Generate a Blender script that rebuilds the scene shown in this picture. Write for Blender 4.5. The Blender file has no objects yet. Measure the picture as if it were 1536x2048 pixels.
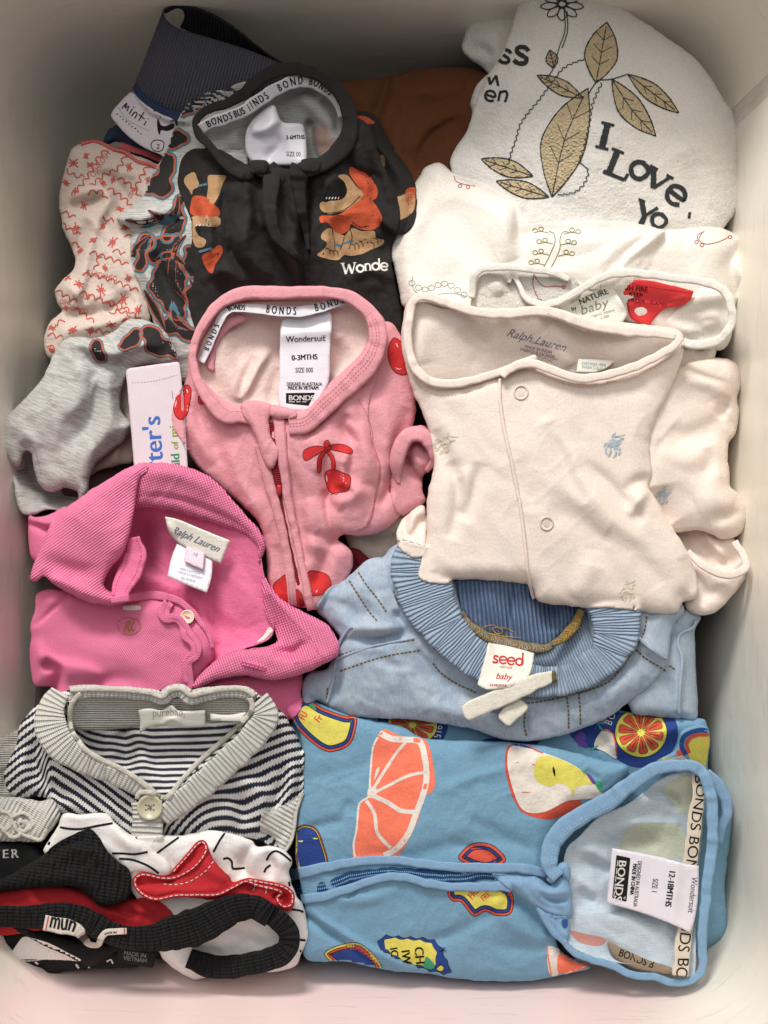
import bpy, math, random
import numpy as np
from mathutils import Vector
from mathutils.geometry import delaunay_2d_cdt
random.seed(4); rng = np.random.RandomState(7)
SC = bpy.context.scene; COL = SC.collection
# ------------------------------------------------------------------ camera, light, exposure
K = 0.00027                    # metres per unit; one unit is one photo pixel at height 0
HC = 2600.0                    # camera height above the clothes, in units
cam = bpy.data.objects.new('camera', bpy.data.cameras.new('camera')); COL.objects.link(cam)
cam.location = (0, 0, HC*K); cam.rotation_euler = (0, 0, 0)
cam.data.sensor_fit = 'VERTICAL'; cam.data.sensor_height = 24; cam.data.lens = 24*HC/2048
cam.data.clip_start = .01; cam.data.clip_end = 20
cam.data.dof.use_dof = True; cam.data.dof.focus_distance = (HC-10)*K; cam.data.dof.aperture_fstop = 9
SC.camera = cam
w = bpy.data.worlds.new('World'); SC.world = w; w.use_nodes = True
w.node_tree.nodes['Background'].inputs[0].default_value = (.96, .96, .97, 1)
w.node_tree.nodes['Background'].inputs[1].default_value = .20
def area(name, loc, target, size, power, col):
    l = bpy.data.lights.new(name, 'AREA'); l.shape = 'RECTANGLE'; l.size, l.size_y = size; l.energy = power; l.color = col
    o = bpy.data.objects.new(name, l); COL.objects.link(o); o.location = loc
    o.rotation_euler = (Vector(target)-Vector(loc)).to_track_quat('-Z', 'Y').to_euler()
    return o
area('window_light', (-.28, 1.08, .86), (0, -.08, 0), (.42, .3), 21, (1, .97, .925))
area('overhead_fill', (-.10, .70, 1.50), (0, -.05, 0), (1.6, 1.0), 13, (1, .985, .96))  # added overhead panel for soft fill, grazing the far wall
SC.view_settings.view_transform = 'Standard'; SC.view_settings.look = 'None'
SC.view_settings.exposure = 0; SC.view_settings.gamma = 1
SC.cycles.max_bounces = 6; SC.cycles.diffuse_bounces = 4
# ------------------------------------------------------------------ helpers
def world(p):
    """(N,3) photo x, photo y, height -> metres"""
    p = np.asarray(p, float); s = (HC-p[:, 2])/HC*K
    return np.stack([(p[:, 0]-768)*s, (1024-p[:, 1])*s, p[:, 2]*K], 1)
def thing(name, label, cat, x, y, z=-100, group=None):
    o = bpy.data.objects.new(name, None); COL.objects.link(o); o.empty_display_size = .01
    o.location = world([(x, y, z)])[0]; o['label'] = label; o['category'] = cat
    if group: o['group'] = group
    return o
def origin(par):
    v = Vector((0, 0, 0))
    while par is not None: v = v+par.location; par = par.parent
    return np.array(v)
def mesh(name, W, faces, mat, parent=None, uv=None, smooth=True, uv2=None):
    me = bpy.data.meshes.new(name)
    W = np.asarray(W)-origin(parent)
    me.from_pydata(W.tolist(), [], faces)
    if uv is not None:
        li = np.empty(len(me.loops), np.int32); me.loops.foreach_get('vertex_index', li)
        me.uv_layers.new(name='UV').data.foreach_set('uv', np.asarray(uv, np.float32)[li].ravel())
        if uv2 is not None: me.uv_layers.new(name='S').data.foreach_set('uv', np.asarray(uv2, np.float32)[li].ravel())
    if smooth: me.polygons.foreach_set('use_smooth', np.ones(len(me.polygons), bool))
    me.materials.append(mat)
    o = bpy.data.objects.new(name, me); COL.objects.link(o)
    if parent is not None: o.parent = parent
    return o
def spline(P, closed=False, step=4.0):
    """Catmull-Rom through points; a point with a third value of 1 is a corner."""
    P = [tuple(p) for p in P]; n = len(P); out = []
    for i in range(n if closed else n-1):
        p1, p2 = P[i], P[(i+1) % n]
        a, b = np.array(p1[:2], float), np.array(p2[:2], float)
        c1 = len(p1) > 2 and p1[2]; c2 = len(p2) > 2 and p2[2]
        p0 = np.array(P[i-1][:2], float) if (closed or i > 0) and not c1 else a
        p3 = np.array(P[(i+2) % n][:2], float) if (closed or i < n-2) and not c2 else b
        L = np.hypot(*(b-a)); m = max(1, int(round(L/step)))
        t = (np.arange(m)/m)[:, None]
        # centripetal-ish: clip tangents
        m1 = (b-p0)*.5 if not c1 else (b-a)*.5
        m2 = (p3-a)*.5 if not c2 else (b-a)*.5
        for v_ in (m1, m2):
            l_ = np.hypot(*v_)
            if l_ > L*1.1: v_ *= L*1.1/l_
        out.append((2*t**3-3*t**2+1)*a+(t**3-2*t**2+t)*m1+(-2*t**3+3*t**2)*b+(t**3-t**2)*m2)
    if not closed: out.append(np.array([P[-1][:2]], float))
    return np.concatenate(out)
def resamp(P, step, closed=False):
    if closed: P = np.vstack([P, P[:1]])
    d = np.r_[0, np.cumsum(np.hypot(*np.diff(P, axis=0).T))]
    n = max(2, int(round(d[-1]/step))+1); s = np.linspace(0, d[-1], n)
    Q = np.stack([np.interp(s, d, P[:, 0]), np.interp(s, d, P[:, 1])], 1)
    return Q[:-1] if closed else Q
def segdist(X, Y, P, closed=False, signed=False):
    """distance, parameter 0..1 along P, inside flag (closed) / side"""
    X = X.astype(np.float32); Y = Y.astype(np.float32)
    A = P if closed else P[:-1]; B = np.roll(P, -1, 0) if closed else P[1:]
    best = np.full(X.shape, 1e9, np.float32); tt = np.zeros_like(best); side = np.zeros_like(best)
    ins = np.zeros(X.shape, bool); n = len(A)
    for i in range(n):
        ax, ay = A[i]; bx, by = B[i]; dx, dy = bx-ax, by-ay; L = dx*dx+dy*dy+1e-9
        px, py = X-ax, Y-ay
        t = np.clip((px*dx+py*dy)/L, 0, 1)
        d = (px-t*dx)**2+(py-t*dy)**2
        m = d < best
        best = np.where(m, d, best)
        if signed: tt = np.where(m, (i+t)/n, tt); side = np.where(m, np.sign(dx*py-dy*px), side)
        if closed:
            c = (ay > Y) != (by > Y)
            if c.any(): ins ^= c & (X < (bx-ax)*(Y-ay)/((by-ay) or 1e-9)+ax)
    return np.sqrt(best), tt, side, ins
_lat = {}
def vnoise(x, y, seed=0):
    if seed not in _lat: _lat[seed] = np.random.RandomState(seed+11).rand(64, 64)*2-1
    G = _lat[seed]; xi = np.floor(x).astype(int); yi = np.floor(y).astype(int); fx = x-xi; fy = y-yi
    fx = fx*fx*fx*(fx*(fx*6-15)+10); fy = fy*fy*fy*(fy*(fy*6-15)+10)
    g = lambda a, b: G[a % 64, b % 64]
    return (g(xi, yi)*(1-fx)+g(xi+1, yi)*fx)*(1-fy)+(g(xi, yi+1)*(1-fx)+g(xi+1, yi+1)*fx)*fy
# ------------------------------------------------------------------ height stack
GX0, GY0, GS = -120, -120, 2
GW, GH = 890, 1150
HM = np.full((GH, GW), -420.0)
def bil(A, x0, y0, x, y):
    fx = np.clip((x-x0)/GS, 0, A.shape[1]-1.001); fy = np.clip((y-y0)/GS, 0, A.shape[0]-1.001)
    i = fx.astype(int); j = fy.astype(int); a = fx-i; b = fy-j
    return (A[j, i]*(1-a)+A[j, i+1]*a)*(1-b)+(A[j+1, i]*(1-a)+A[j+1, i+1]*a)*b
def top(x, y): return bil(HM, GX0, GY0, np.asarray(x, float), np.asarray(y, float))
def blur(A, r):
    for ax in (0, 1):
        for _ in range(2):
            B = np.cumsum(np.pad(A, [(r+1, r) if a == ax else (0, 0) for a in (0, 1)], mode='edge'), axis=ax)
            A = (np.take(B, range(2*r+1, B.shape[ax]), ax)-np.take(B, range(0, B.shape[ax]-2*r-1), ax))/(2*r+1)
    return A
def smax(a, b, k): 
    h = np.clip(.5+.5*(a-b)/k, 0, 1); return b*(1-h)+a*h+k*h*(1-h)
def basez(z, X, Y):
    if np.isscalar(z): return np.full(X.shape, float(z))
    C = np.array(z, float); P = C[:, :2]; n = len(P)
    R = np.hypot(P[:, None, 0]-P[None, :, 0], P[:, None, 1]-P[None, :, 1])
    if n < 3: A = R; V = np.linalg.lstsq(np.block([[R, np.ones((n, 1))], [np.ones((1, n)), np.zeros((1, 1))]]), np.r_[C[:, 2], 0], rcond=None)[0]
    else:
        Q = np.c_[np.ones(n), P]
        V = np.linalg.lstsq(np.block([[R, Q], [Q.T, np.zeros((3, 3))]]), np.r_[C[:, 2], 0, 0, 0], rcond=None)[0]
    out = np.zeros(X.shape)
    for i in range(n): out += V[i]*np.hypot(X-P[i, 0], Y-P[i, 1])
    if n < 3: return out+V[n]
    return out+V[n]+V[n+1]*X+V[n+2]*Y
class Surf:
    def z(s, x, y): return bil(s.Z, s.x0, s.y0, np.asarray(x, float), np.asarray(y, float))
def tri_faces(pts, poly_n, extra_edges=()):
    r = delaunay_2d_cdt([Vector((float(a), float(b))) for a, b in pts], list(extra_edges), [list(range(poly_n))], 1, 1e-4)
    return np.array([tuple(v) for v in r[0]]), [tuple(f) for f in r[2]]
def patch(par, name, out, mat, z=0, puff=(10, 14), folds=(), wr=(), step=4, eps=3, skirt=25, drape=True, blurr=5, uv=None, uvr=0, uv2=None, corner=False, edgew=0, inset=2, draw=True, hole=None, crease=None):
    """a piece of cloth: outline in photo coordinates, rounded edge, folds [(points, amp, width[, width2][, taper])], draped on what lies below"""
    P = np.array([q[:2] for q in out], float) if corner else spline(out, True, 5)
    P = resamp(P, step*.9, True)
    edgew = edgew or (1.1 if puff[0] > 4 else .3)
    if edgew:
        nrm = np.roll(P, -1, 0)-np.roll(P, 1, 0); nrm = np.stack([nrm[:, 1], -nrm[:, 0]], 1)/(np.hypot(*nrm.T)[:, None]+1e-6)
        P = P+nrm*((vnoise(P[:, 0]/13, P[:, 1]/13, 5)+.3*vnoise(P[:, 0]/5, P[:, 1]/5, 6))*edgew)[:, None]
    x0 = int((P[:, 0].min()-12-GX0)//GS); x1 = int((P[:, 0].max()+12-GX0)//GS)+1
    y0 = int((P[:, 1].min()-12-GY0)//GS); y1 = int((P[:, 1].max()+12-GY0)//GS)+1
    x0, y0 = max(x0, 0), max(y0, 0); x1, y1 = min(x1, GW), min(y1, GH)
    X, Y = np.meshgrid(GX0+GS*np.arange(x0, x1), GY0+GS*np.arange(y0, y1))
    D, _, _, ins = segdist(X, Y, resamp(P, 7, True), True)
    Hp = None
    if hole is not None:
        Hp = resamp(spline(hole, True, 5), step*.9, True); Dh, _, _, ih = segdist(X, Y, resamp(Hp, 7, True), True)
        ins = ins & ~ih; D = np.minimum(D, Dh)
    D = np.where(ins, D, 0)
    Z = basez(z, X, Y)
    Hs = HM[y0:y1, x0:x1]
    if drape: Z = smax(Z, blur(Hs, blurr)+eps+2, 14)
    ph, pw = puff
    t = np.clip(D/pw, 0, 1); q = np.sqrt(np.clip(1-(1-t)**2, 0, 1))
    if ph > 8: t = np.clip(D/(pw*1.45), 0, 1); q = .26*np.sqrt(np.clip(1-(1-np.clip(D/5, 0, 1))**2, 0, 1))+.74*(1-(1-t)**2)   # a thin hem, then a soft swell
    Z = Z+ph*(q-(1 if ph > 0 else 0))
    for f in folds:
        pts, amp, wd = f[0], f[1], f[2]; w2 = f[3] if len(f) > 3 and f[3] else wd; tp = f[4] if len(f) > 4 else 'b'
        if abs(amp) <= 16: amp = amp*1.4
        S = resamp(spline(pts, False, 6), 9)
        m = 3*max(wd, w2)
        ii = (X > S[:, 0].min()-m) & (X < S[:, 0].max()+m) & (Y > S[:, 1].min()-m) & (Y < S[:, 1].max()+m)
        if not ii.any(): continue
        d, tt, sd, _ = segdist(X[ii], Y[ii], S, False, True)
        ww = np.where(sd > 0, w2, wd)
        g = np.exp(-(d/ww)**2)
        if tp == 'b': tap = np.clip(np.sin(np.pi*np.clip(tt, 0, 1)), 0, 1)**.6
        elif tp == 'i': tap = np.clip(1-tt, 0, 1)**.7
        elif tp == 'o': tap = np.clip(tt, 0, 1)**.7
        else: tap = 1
        Z[ii] += amp*g*tap
    for (amp, sc, ang, an) in wr:
        c, s = math.cos(math.radians(ang)), math.sin(math.radians(ang))
        u = (X*c+Y*s)/(sc*an); v = (-X*s+Y*c)/sc
        sd_ = abs(hash(name)) % 7 if False else int(sc+ang) % 13
        wx = vnoise(u*.7+3, v*.7, 3)*.6
        Z += amp*(vnoise(u+wx, v+wx, sd_)+.35*vnoise(u*2.1, v*2.1+wx, sd_+1))*np.clip(D/10, 0.15, 1)
    cz = (1.0 if puff[0] > 4 else .15) if crease is None else crease
    if cz:                                              # small sharp creases of soft cotton
        sdn = (len(out)*7+int(abs(out[0][0]))) % 50
        for (sc, am, an, q) in ((46, 2.6, 1.9, 35), (21, 1.1, 1.6, -25), (9, .32, 1.3, 60)):
            c, s_ = math.cos(math.radians(q+sdn*7)), math.sin(math.radians(q+sdn*7))
            u = (X*c+Y*s_)/(sc*an)+sdn; v = (-X*s_+Y*c)/sc+sdn
            wx = vnoise(u*.6, v*.6, 9)*1.1
            rg = 1-np.abs(vnoise(u+wx, v+wx*.7, sdn % 5+20))
            msk = np.clip(vnoise(u*.45+9, v*.45, 31)+.45, 0, 1)
            Z += cz*am*(rg**5-.35)*msk*np.clip(D/12, .1, 1)
    if drape: Z = np.maximum(Z, Hs+eps)
    S = Surf(); S.Z = Z; S.x0 = GX0+GS*x0; S.y0 = GY0+GS*y0; S.P = P
    HM[y0:y1, x0:x1] = np.where(ins, np.maximum(Hs, Z) if drape else Z, Hs)
    if not draw: return S
    # mesh
    gx, gy = np.meshgrid(np.arange(P[:, 0].min(), P[:, 0].max(), step), np.arange(P[:, 1].min(), P[:, 1].max(), step))
    gx = gx+((np.arange(gx.shape[0]) % 2)*step*.5)[:, None]; gx = gx.ravel(); gy = gy.ravel()
    gi = ((gx-S.x0)/GS).round().astype(int).clip(0, D.shape[1]-1); gj = ((gy-S.y0)/GS).round().astype(int).clip(0, D.shape[0]-1)
    k = D[gj, gi] > step*.55
    pts = np.vstack([P, np.stack([gx[k], gy[k]], 1)]); n = len(P)
    if Hp is not None:
        h = len(Hp); pts = np.vstack([P, Hp, pts[n:]])
        V, F = tri_faces(pts, n, [(n+i, n+(i+1) % h) for i in range(h)])
        cc = np.array([np.mean(V[list(f)], 0) for f in F]); ih = pip(Hp, cc[:, 0], cc[:, 1]); F = [f for f, q in zip(F, ih) if not q]
    else: V, F = tri_faces(pts, n)
    zz = S.z(V[:, 0], V[:, 1])
    # skirt
    ar = np.sum(P[:, 0]*np.roll(P[:, 1], -1)-np.roll(P[:, 0], -1)*P[:, 1])
    T = np.roll(P, -1, 0)-np.roll(P, 1, 0); N = np.stack([-T[:, 1], T[:, 0]], 1)/(np.hypot(*T.T)[:, None]+1e-6)*(1 if ar > 0 else -1)
    m = len(V); ze = S.z(P[:, 0], P[:, 1])
    r1 = np.c_[P+N*inset*.3, ze-2.5]; r2 = np.c_[P+N*inset, ze-2.5-skirt]
    VV = np.vstack([np.c_[V, zz], r1, r2])
    fl = F[0]; a, b, c = V[list(fl[:3])]
    up = (b[0]-a[0])*(c[1]-a[1])-(b[1]-a[1])*(c[0]-a[0])
    if up > 0: F = [f[::-1] for f in F]
    sk = []
    for i in range(n):
        j = (i+1) % n
        for (p, q) in ((i, j),): 
            qd = [(p, q, m+q, m+p), (m+p, m+q, m+n+q, m+n+p)]
            sk += [f if ar > 0 else f[::-1] for f in qd]
    if uv is None:
        c, s = math.cos(math.radians(uvr)), math.sin(math.radians(uvr))
        U = np.stack([VV[:, 0]*c+VV[:, 1]*s, -VV[:, 0]*s+VV[:, 1]*c], 1)/100
    else: U = np.stack(uv(VV[:, 0], VV[:, 1]), 1)
    U2 = np.stack(uv2(VV[:, 0], VV[:, 1], VV[:, 2]), 1) if uv2 else None
    S.o = mesh(name, world(VV), F+sk, mat, par, U, True, U2)
    return S
def interp_list(v, s01):
    if np.isscalar(v): return np.full(s01.shape, float(v))
    x = np.linspace(0, 1, len(v)); 
    return np.interp(s01, x, v) if len(v) < 4 else np.interp(s01, np.linspace(0, 1, 8*len(v)), blur1(np.interp(np.linspace(0, 1, 8*len(v)), x, v), 4))
def blur1(a, r):
    k = np.ones(2*r+1)/(2*r+1); return np.convolve(np.pad(a, r, mode='edge'), k, 'valid')
class Rib(Surf):
    def at(s, d, t):
        """d = distance along in units, t = -1..1 across -> x,y,z on the upper face"""
        d = np.asarray(d, float); t = np.asarray(t, float)
        f = np.clip(d/s.ds, 0, len(s.C)-1.001); i = f.astype(int); a = f-i
        g = lambda A: A[i]*(1-a)+A[i+1]*a
        cx, cy, nx, ny, w_, z_, tl = g(s.C[:, 0]), g(s.C[:, 1]), g(s.N[:, 0]), g(s.N[:, 1]), g(s.W), g(s.Zc), g(s.Tl)
        return cx+nx*w_*t, cy+ny*w_*t, z_+tl*t+s.rise*np.sqrt(np.clip(1-np.abs(t)**s.pw, 0, 1))
def ribbon(par, name, pts, width, mat, z='on', lift=3, rise=6, tilt=0, step=4, nt=8, closed=False, thick=4, pw=2.5, ribs=None, wob=0, stamp=True, endround=0, sm=6):
    C = spline(pts, closed, 4); C = resamp(C, step, closed)
    wm = width if np.isscalar(width) else max(width)
    if not closed:
        if wm >= 12: rise *= .62; pw = max(pw, 4.5)
        C = C+np.stack([vnoise(C[:, 0]/17, C[:, 1]/17, 7), vnoise(C[:, 0]/17+5, C[:, 1]/17, 8)], 1)*(1.3 if wm >= 12 else .5)
    if closed: C = np.vstack([C, C[:1]])
    n = len(C); s01 = np.linspace(0, 1, n)
    T = np.gradient(C, axis=0)
    if closed: T[0] = T[-1] = C[1]-C[-2]
    N = np.stack([-T[:, 1], T[:, 0]], 1)/(np.hypot(*T.T)[:, None]+1e-9)   # t=+1 is to the right of travel on the photo
    W = interp_list(width, s01)/2
    if not closed: W = W*(1+.07*vnoise(np.arange(n)*step/19., np.zeros(n)+wm, 4))
    if endround:
        d = np.minimum(np.arange(n), np.arange(n)[::-1])*step; W = W*np.sqrt(np.clip(1-(1-np.clip((d+1)/endround, 0, 1))**2, 0, 1))
    if isinstance(z, str):
        zz = np.max([top(C[:, 0]+N[:, 0]*W*q, C[:, 1]+N[:, 1]*W*q) for q in (-.8, -.4, 0, .4, .8)], 0)+lift
        zz = np.maximum(blur1(zz, sm), zz-2)
    else: zz = interp_list(z, s01)
    if not closed and not wob and wm >= 12: wob = 1.6
    if wob: zz = zz+wob*vnoise(np.arange(n)*step/14., np.zeros(n), 2)
    R = Rib(); R.C, R.N, R.W, R.Zc, R.Tl, R.rise, R.ds, R.pw = C, N, W, zz, interp_list(tilt, s01), rise, step, pw
    R.L = (n-1)*step
    t = np.linspace(-1, 1, nt+1); t = np.sign(t)*np.abs(t)**.8
    d = np.arange(n)*step; Dg, Tg = np.meshgrid(d, t, indexing='ij')
    x, y, zt = R.at(Dg, Tg)
    if ribs: zt = zt+ribs[1]*np.sin(2*np.pi*Dg/ribs[0])*np.sqrt(1-np.abs(Tg)**4*.6); 
    cs = nt+1
    tb = t[::-1][1:-1] if nt > 2 else t[:0]
    xb, yb, _ = R.at(*np.meshgrid(d, tb, indexing='ij')); zb = R.Zc[:, None]+R.Tl[:, None]*tb[None]-thick
    VX = np.concatenate([x, xb], 1); VY = np.concatenate([y, yb], 1); VZ = np.concatenate([zt, zb], 1)
    m = VX.shape[1]
    V = np.stack([VX.ravel(), VY.ravel(), VZ.ravel()], 1)
    i, j = np.meshgrid(np.arange(n-1), np.arange(m), indexing='ij'); j2 = (j+1) % m
    F = np.stack([i*m+j, i*m+j2, (i+1)*m+j2, (i+1)*m+j], -1).reshape(-1, 4)[:, ::-1].tolist()
    if not closed: F += [tuple(range(m)), tuple(range((n-1)*m, n*m))[::-1]]
    tu = np.concatenate([np.broadcast_to(Tg, x.shape), np.broadcast_to(tb, xb.shape)], 1)
    du = np.broadcast_to(d[:, None], VX.shape)
    U = np.stack([du.ravel()/100, (tu*R.W[:, None]).ravel()/100], 1)
    R.o = mesh(name, world(V), F, mat, par, U)
    if stamp:
        dd = np.arange(0, R.L, 1.5); tq = np.linspace(-1, 1, max(5, int(W.max()*2/1.5)))
        a, b, c = R.at(*np.meshgrid(dd, tq, indexing='ij'))
        ii = ((a-GX0)/GS).round().astype(int).clip(0, GW-1).ravel(); jj = ((b-GY0)/GS).round().astype(int).clip(0, GH-1).ravel()
        np.maximum.at(HM, (jj, ii), c.ravel())
    return R
# ------------------------------------------------------------------ prints, stitches and lettering laid on the cloth
_fo = None
def glyphs(txt, space=1.0):
    global _fo
    if _fo is None:
        _fo = bpy.data.objects.new('lettering', bpy.data.curves.new('lettering', 'FONT')); COL.objects.link(_fo)
    c = _fo.data; c.body = txt; c.size = 1; c.resolution_u = 3; c.space_character = space
    bpy.context.view_layer.update()
    m = _fo.to_mesh(); V = np.array([v.co[:2] for v in m.vertices]) if len(m.vertices) else np.zeros((0, 2)); F = [tuple(p.vertices) for p in m.polygons]
    _fo.to_mesh_clear(); return V, F
def free_font():
    if _fo is not None: bpy.data.objects.remove(_fo)
def pip(P, x, y):
    ins = np.zeros(x.shape, bool); A = P; B = np.roll(P, -1, 0)
    for (ax, ay), (bx, by) in zip(A, B):
        if ay != by: ins ^= ((ay > y) != (by > y)) & (x < (bx-ax)*(y-ay)/(by-ay)+ax)
    return ins
class Ink:
    """collects flat print on one surface, then becomes one part"""
    def __init__(s, surf, dz=.8, clip=True): s.sf, s.dz, s.V, s.F, s.clip = surf, dz, [], [], clip; s.n = 0
    def add(s, V, F, dz=0):
        s.marks = getattr(s, 'marks', []); s.marks.append((len(s.F), s.n)); V = np.asarray(V, float)
        if not len(V) or not len(F): return s
        z = s.sf(V[:, 0], V[:, 1]) if callable(s.sf) else s.sf.z(V[:, 0], V[:, 1])
        if s.clip and hasattr(s.sf, 'P'):
            ok = pip(s.sf.P, V[:, 0], V[:, 1]); F = [f for f in F if all(ok[i] for i in f)]
        s.V.append(np.c_[V, z+s.dz+dz]); s.F += [tuple(i+s.n for i in f) for f in F]; s.n += len(V); return s
    def poly(s, pts, dz=0, raw=False, g=5):
        P = np.array([q[:2] for q in pts], float) if raw else spline(pts, True, 4)
        P = resamp(P, 3, True)
        gx, gy = np.meshgrid(np.arange(P[:, 0].min(), P[:, 0].max(), g), np.arange(P[:, 1].min(), P[:, 1].max(), g)); gx = gx.ravel(); gy = gy.ravel()
        k = pip(P, gx, gy)
        V, F = tri_faces(np.vstack([P, np.stack([gx[k], gy[k]], 1)]), len(P))
        return s.add(V, F, dz)
    def line(s, pts, w=2, closed=False, dz=0, raw=False, rag=0, taper=False):
        P = np.array([q[:2] for q in pts], float) if raw else spline(pts, closed, 3)
        P = resamp(P, 3, closed)
        if closed: P = np.vstack([P, P[:1]])
        T = np.gradient(P, axis=0); N = np.stack([-T[:, 1], T[:, 0]], 1)/(np.hypot(*T.T)[:, None]+1e-9)
        W = np.full(len(P), w/2.)
        if rag: W = W*(1+rag*rng.uniform(-1, 1, len(P)))
        if taper: W = W*np.sin(np.linspace(.15, math.pi-.15, len(P)))
        n = len(P); V = np.vstack([P-N*W[:, None], P+N*W[:, None]])
        return s.add(V, [(i, i+1, n+i+1, n+i) for i in range(n-1)], dz)
    def dash(s, pts, w=2, L=6, gap=4, closed=False, dz=0):
        P = resamp(spline(pts, closed, 3), 1, closed); i = 0
        while i+L < len(P):
            s.line(P[int(i):int(i+L+1):max(1, int(L//2))], w, raw=True, dz=dz); i += L+gap
        return s
    def text(s, txt, x, y, size, ang=0, sx=1.0, shear=0, space=1.0, bold=0, dz=0, bend=None, center=False):
        V, F = glyphs(txt, space)
        if not len(V): return s
        if center: V = V-[(V[:, 0].max()+V[:, 0].min())/2, 0]
        if size > 26: V, F = refine(V, F, 6/size)
        c, q = math.cos(math.radians(ang)), math.sin(math.radians(ang))
        offs = [(0, 0)] if not bold else [(-bold, 0), (bold, 0), (0, 0)]
        for kx, ky in offs:
            u = (V[:, 0]*sx+V[:, 1]*shear)*size+kx; v = -V[:, 1]*size+ky
            if bend: v = v+bend*(u/100.)**2
            s.add(np.stack([x+u*c-v*q, y+u*q+v*c], 1), F, dz+.05*kx)
        return s
    def on(s, R, txt, d, t0, size, sx=1.0, space=1.0, flip=1, bold=0):
        """lettering along a ribbon"""
        V, F = glyphs(txt, space)
        for kx in ((0,) if not bold else (-bold, bold)):
            dd = d+flip*V[:, 0]*size*sx+kx; x, y, z = R.at(dd, t0-flip*V[:, 1]*size/R.W.mean())
            s.V.append(np.c_[x, y, z+s.dz+.05*kx]); s.F += [tuple(i+s.n for i in f) for f in F]; s.n += len(V)
        return s
    def rdash(s, R, t0, w=2, L=6, gap=4, d0=0, d1=None):
        d = d0; d1 = d1 or R.L
        while d+L < d1:
            a = np.array([d, d+L/2, d+L]); tw = w/2/R.W.mean()
            x, y, z = R.at(np.r_[a, a], np.r_[[t0-tw]*3, [t0+tw]*3])
            s.V.append(np.c_[x, y, z+s.dz]); s.F += [(s.n, s.n+1, s.n+4, s.n+3), (s.n+1, s.n+2, s.n+5, s.n+4)]; s.n += 6; d += L+gap
        return s
    def build(s, par, name, mat, label=None):
        if not s.V: return None
        if s.dz > 0 and name.endswith('_print') and len(getattr(s, 'marks', [])) > 1:
            VV = np.vstack(s.V); mk = s.marks+[(len(s.F), s.n)]; FF = s.F; rest = Ink(s.sf, s.dz); rest.V = []; big = None
            for (f0, v0), (f1, v1) in zip(mk[:-1], mk[1:]):
                if f1 <= f0: continue
                q = VV[v0:v1]
                if np.ptp(q[:, 0]) > 13 or np.ptp(q[:, 1]) > 13:
                    one = Ink(s.sf, s.dz); one.V = [q]; one.F = [tuple(i-v0 for i in f) for f in FF[f0:f1]]; one.n = v1-v0; big = one.build(par, name, mat, label)
                else: rest.V.append(q); rest.F += [tuple(i-v0+rest.n for i in f) for f in FF[f0:f1]]; rest.n += v1-v0
            if rest.n:
                o = rest.build(par, 'small_'+name, mat, label); o['kind'] = 'stuff'
            return big
        V = np.vstack(s.V)
        F = []
        for f in s.F:
            a, b, c = V[f[0]], V[f[1]], V[f[2]]
            F.append(f if (b[0]-a[0])*(c[1]-a[1])-(b[1]-a[1])*(c[0]-a[0]) < 0 else f[::-1])
        o = mesh(name, world(V), F, mat, par, V[:, :2]/100, True)
        if label: o['label'] = label
        if any(k in name for k in ('stitch', 'thread', 'teeth', 'perforation')): o['kind'] = 'stuff'
        return o
def refine(V, F, L):
    V = [tuple(v) for v in V]; T = []
    for f in F:
        for k in range(1, len(f)-1): T.append((f[0], f[k], f[k+1]))
    for _ in range(7):
        mid = {}; out = []; ch = False
        for a, b, c in T:
            e = [(math.dist(V[a], V[b]), a, b, c), (math.dist(V[b], V[c]), b, c, a), (math.dist(V[c], V[a]), c, a, b)]
            l, p, q, r = max(e)
            if l > L:
                k = (min(p, q), max(p, q))
                if k not in mid: mid[k] = len(V); V.append(((V[p][0]+V[q][0])/2, (V[p][1]+V[q][1])/2))
                m = mid[k]; out += [(p, m, r), (m, q, r)]; ch = True
            else: out.append((a, b, c))
        T = out
        if not ch: break
    return np.array(V), T
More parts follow.
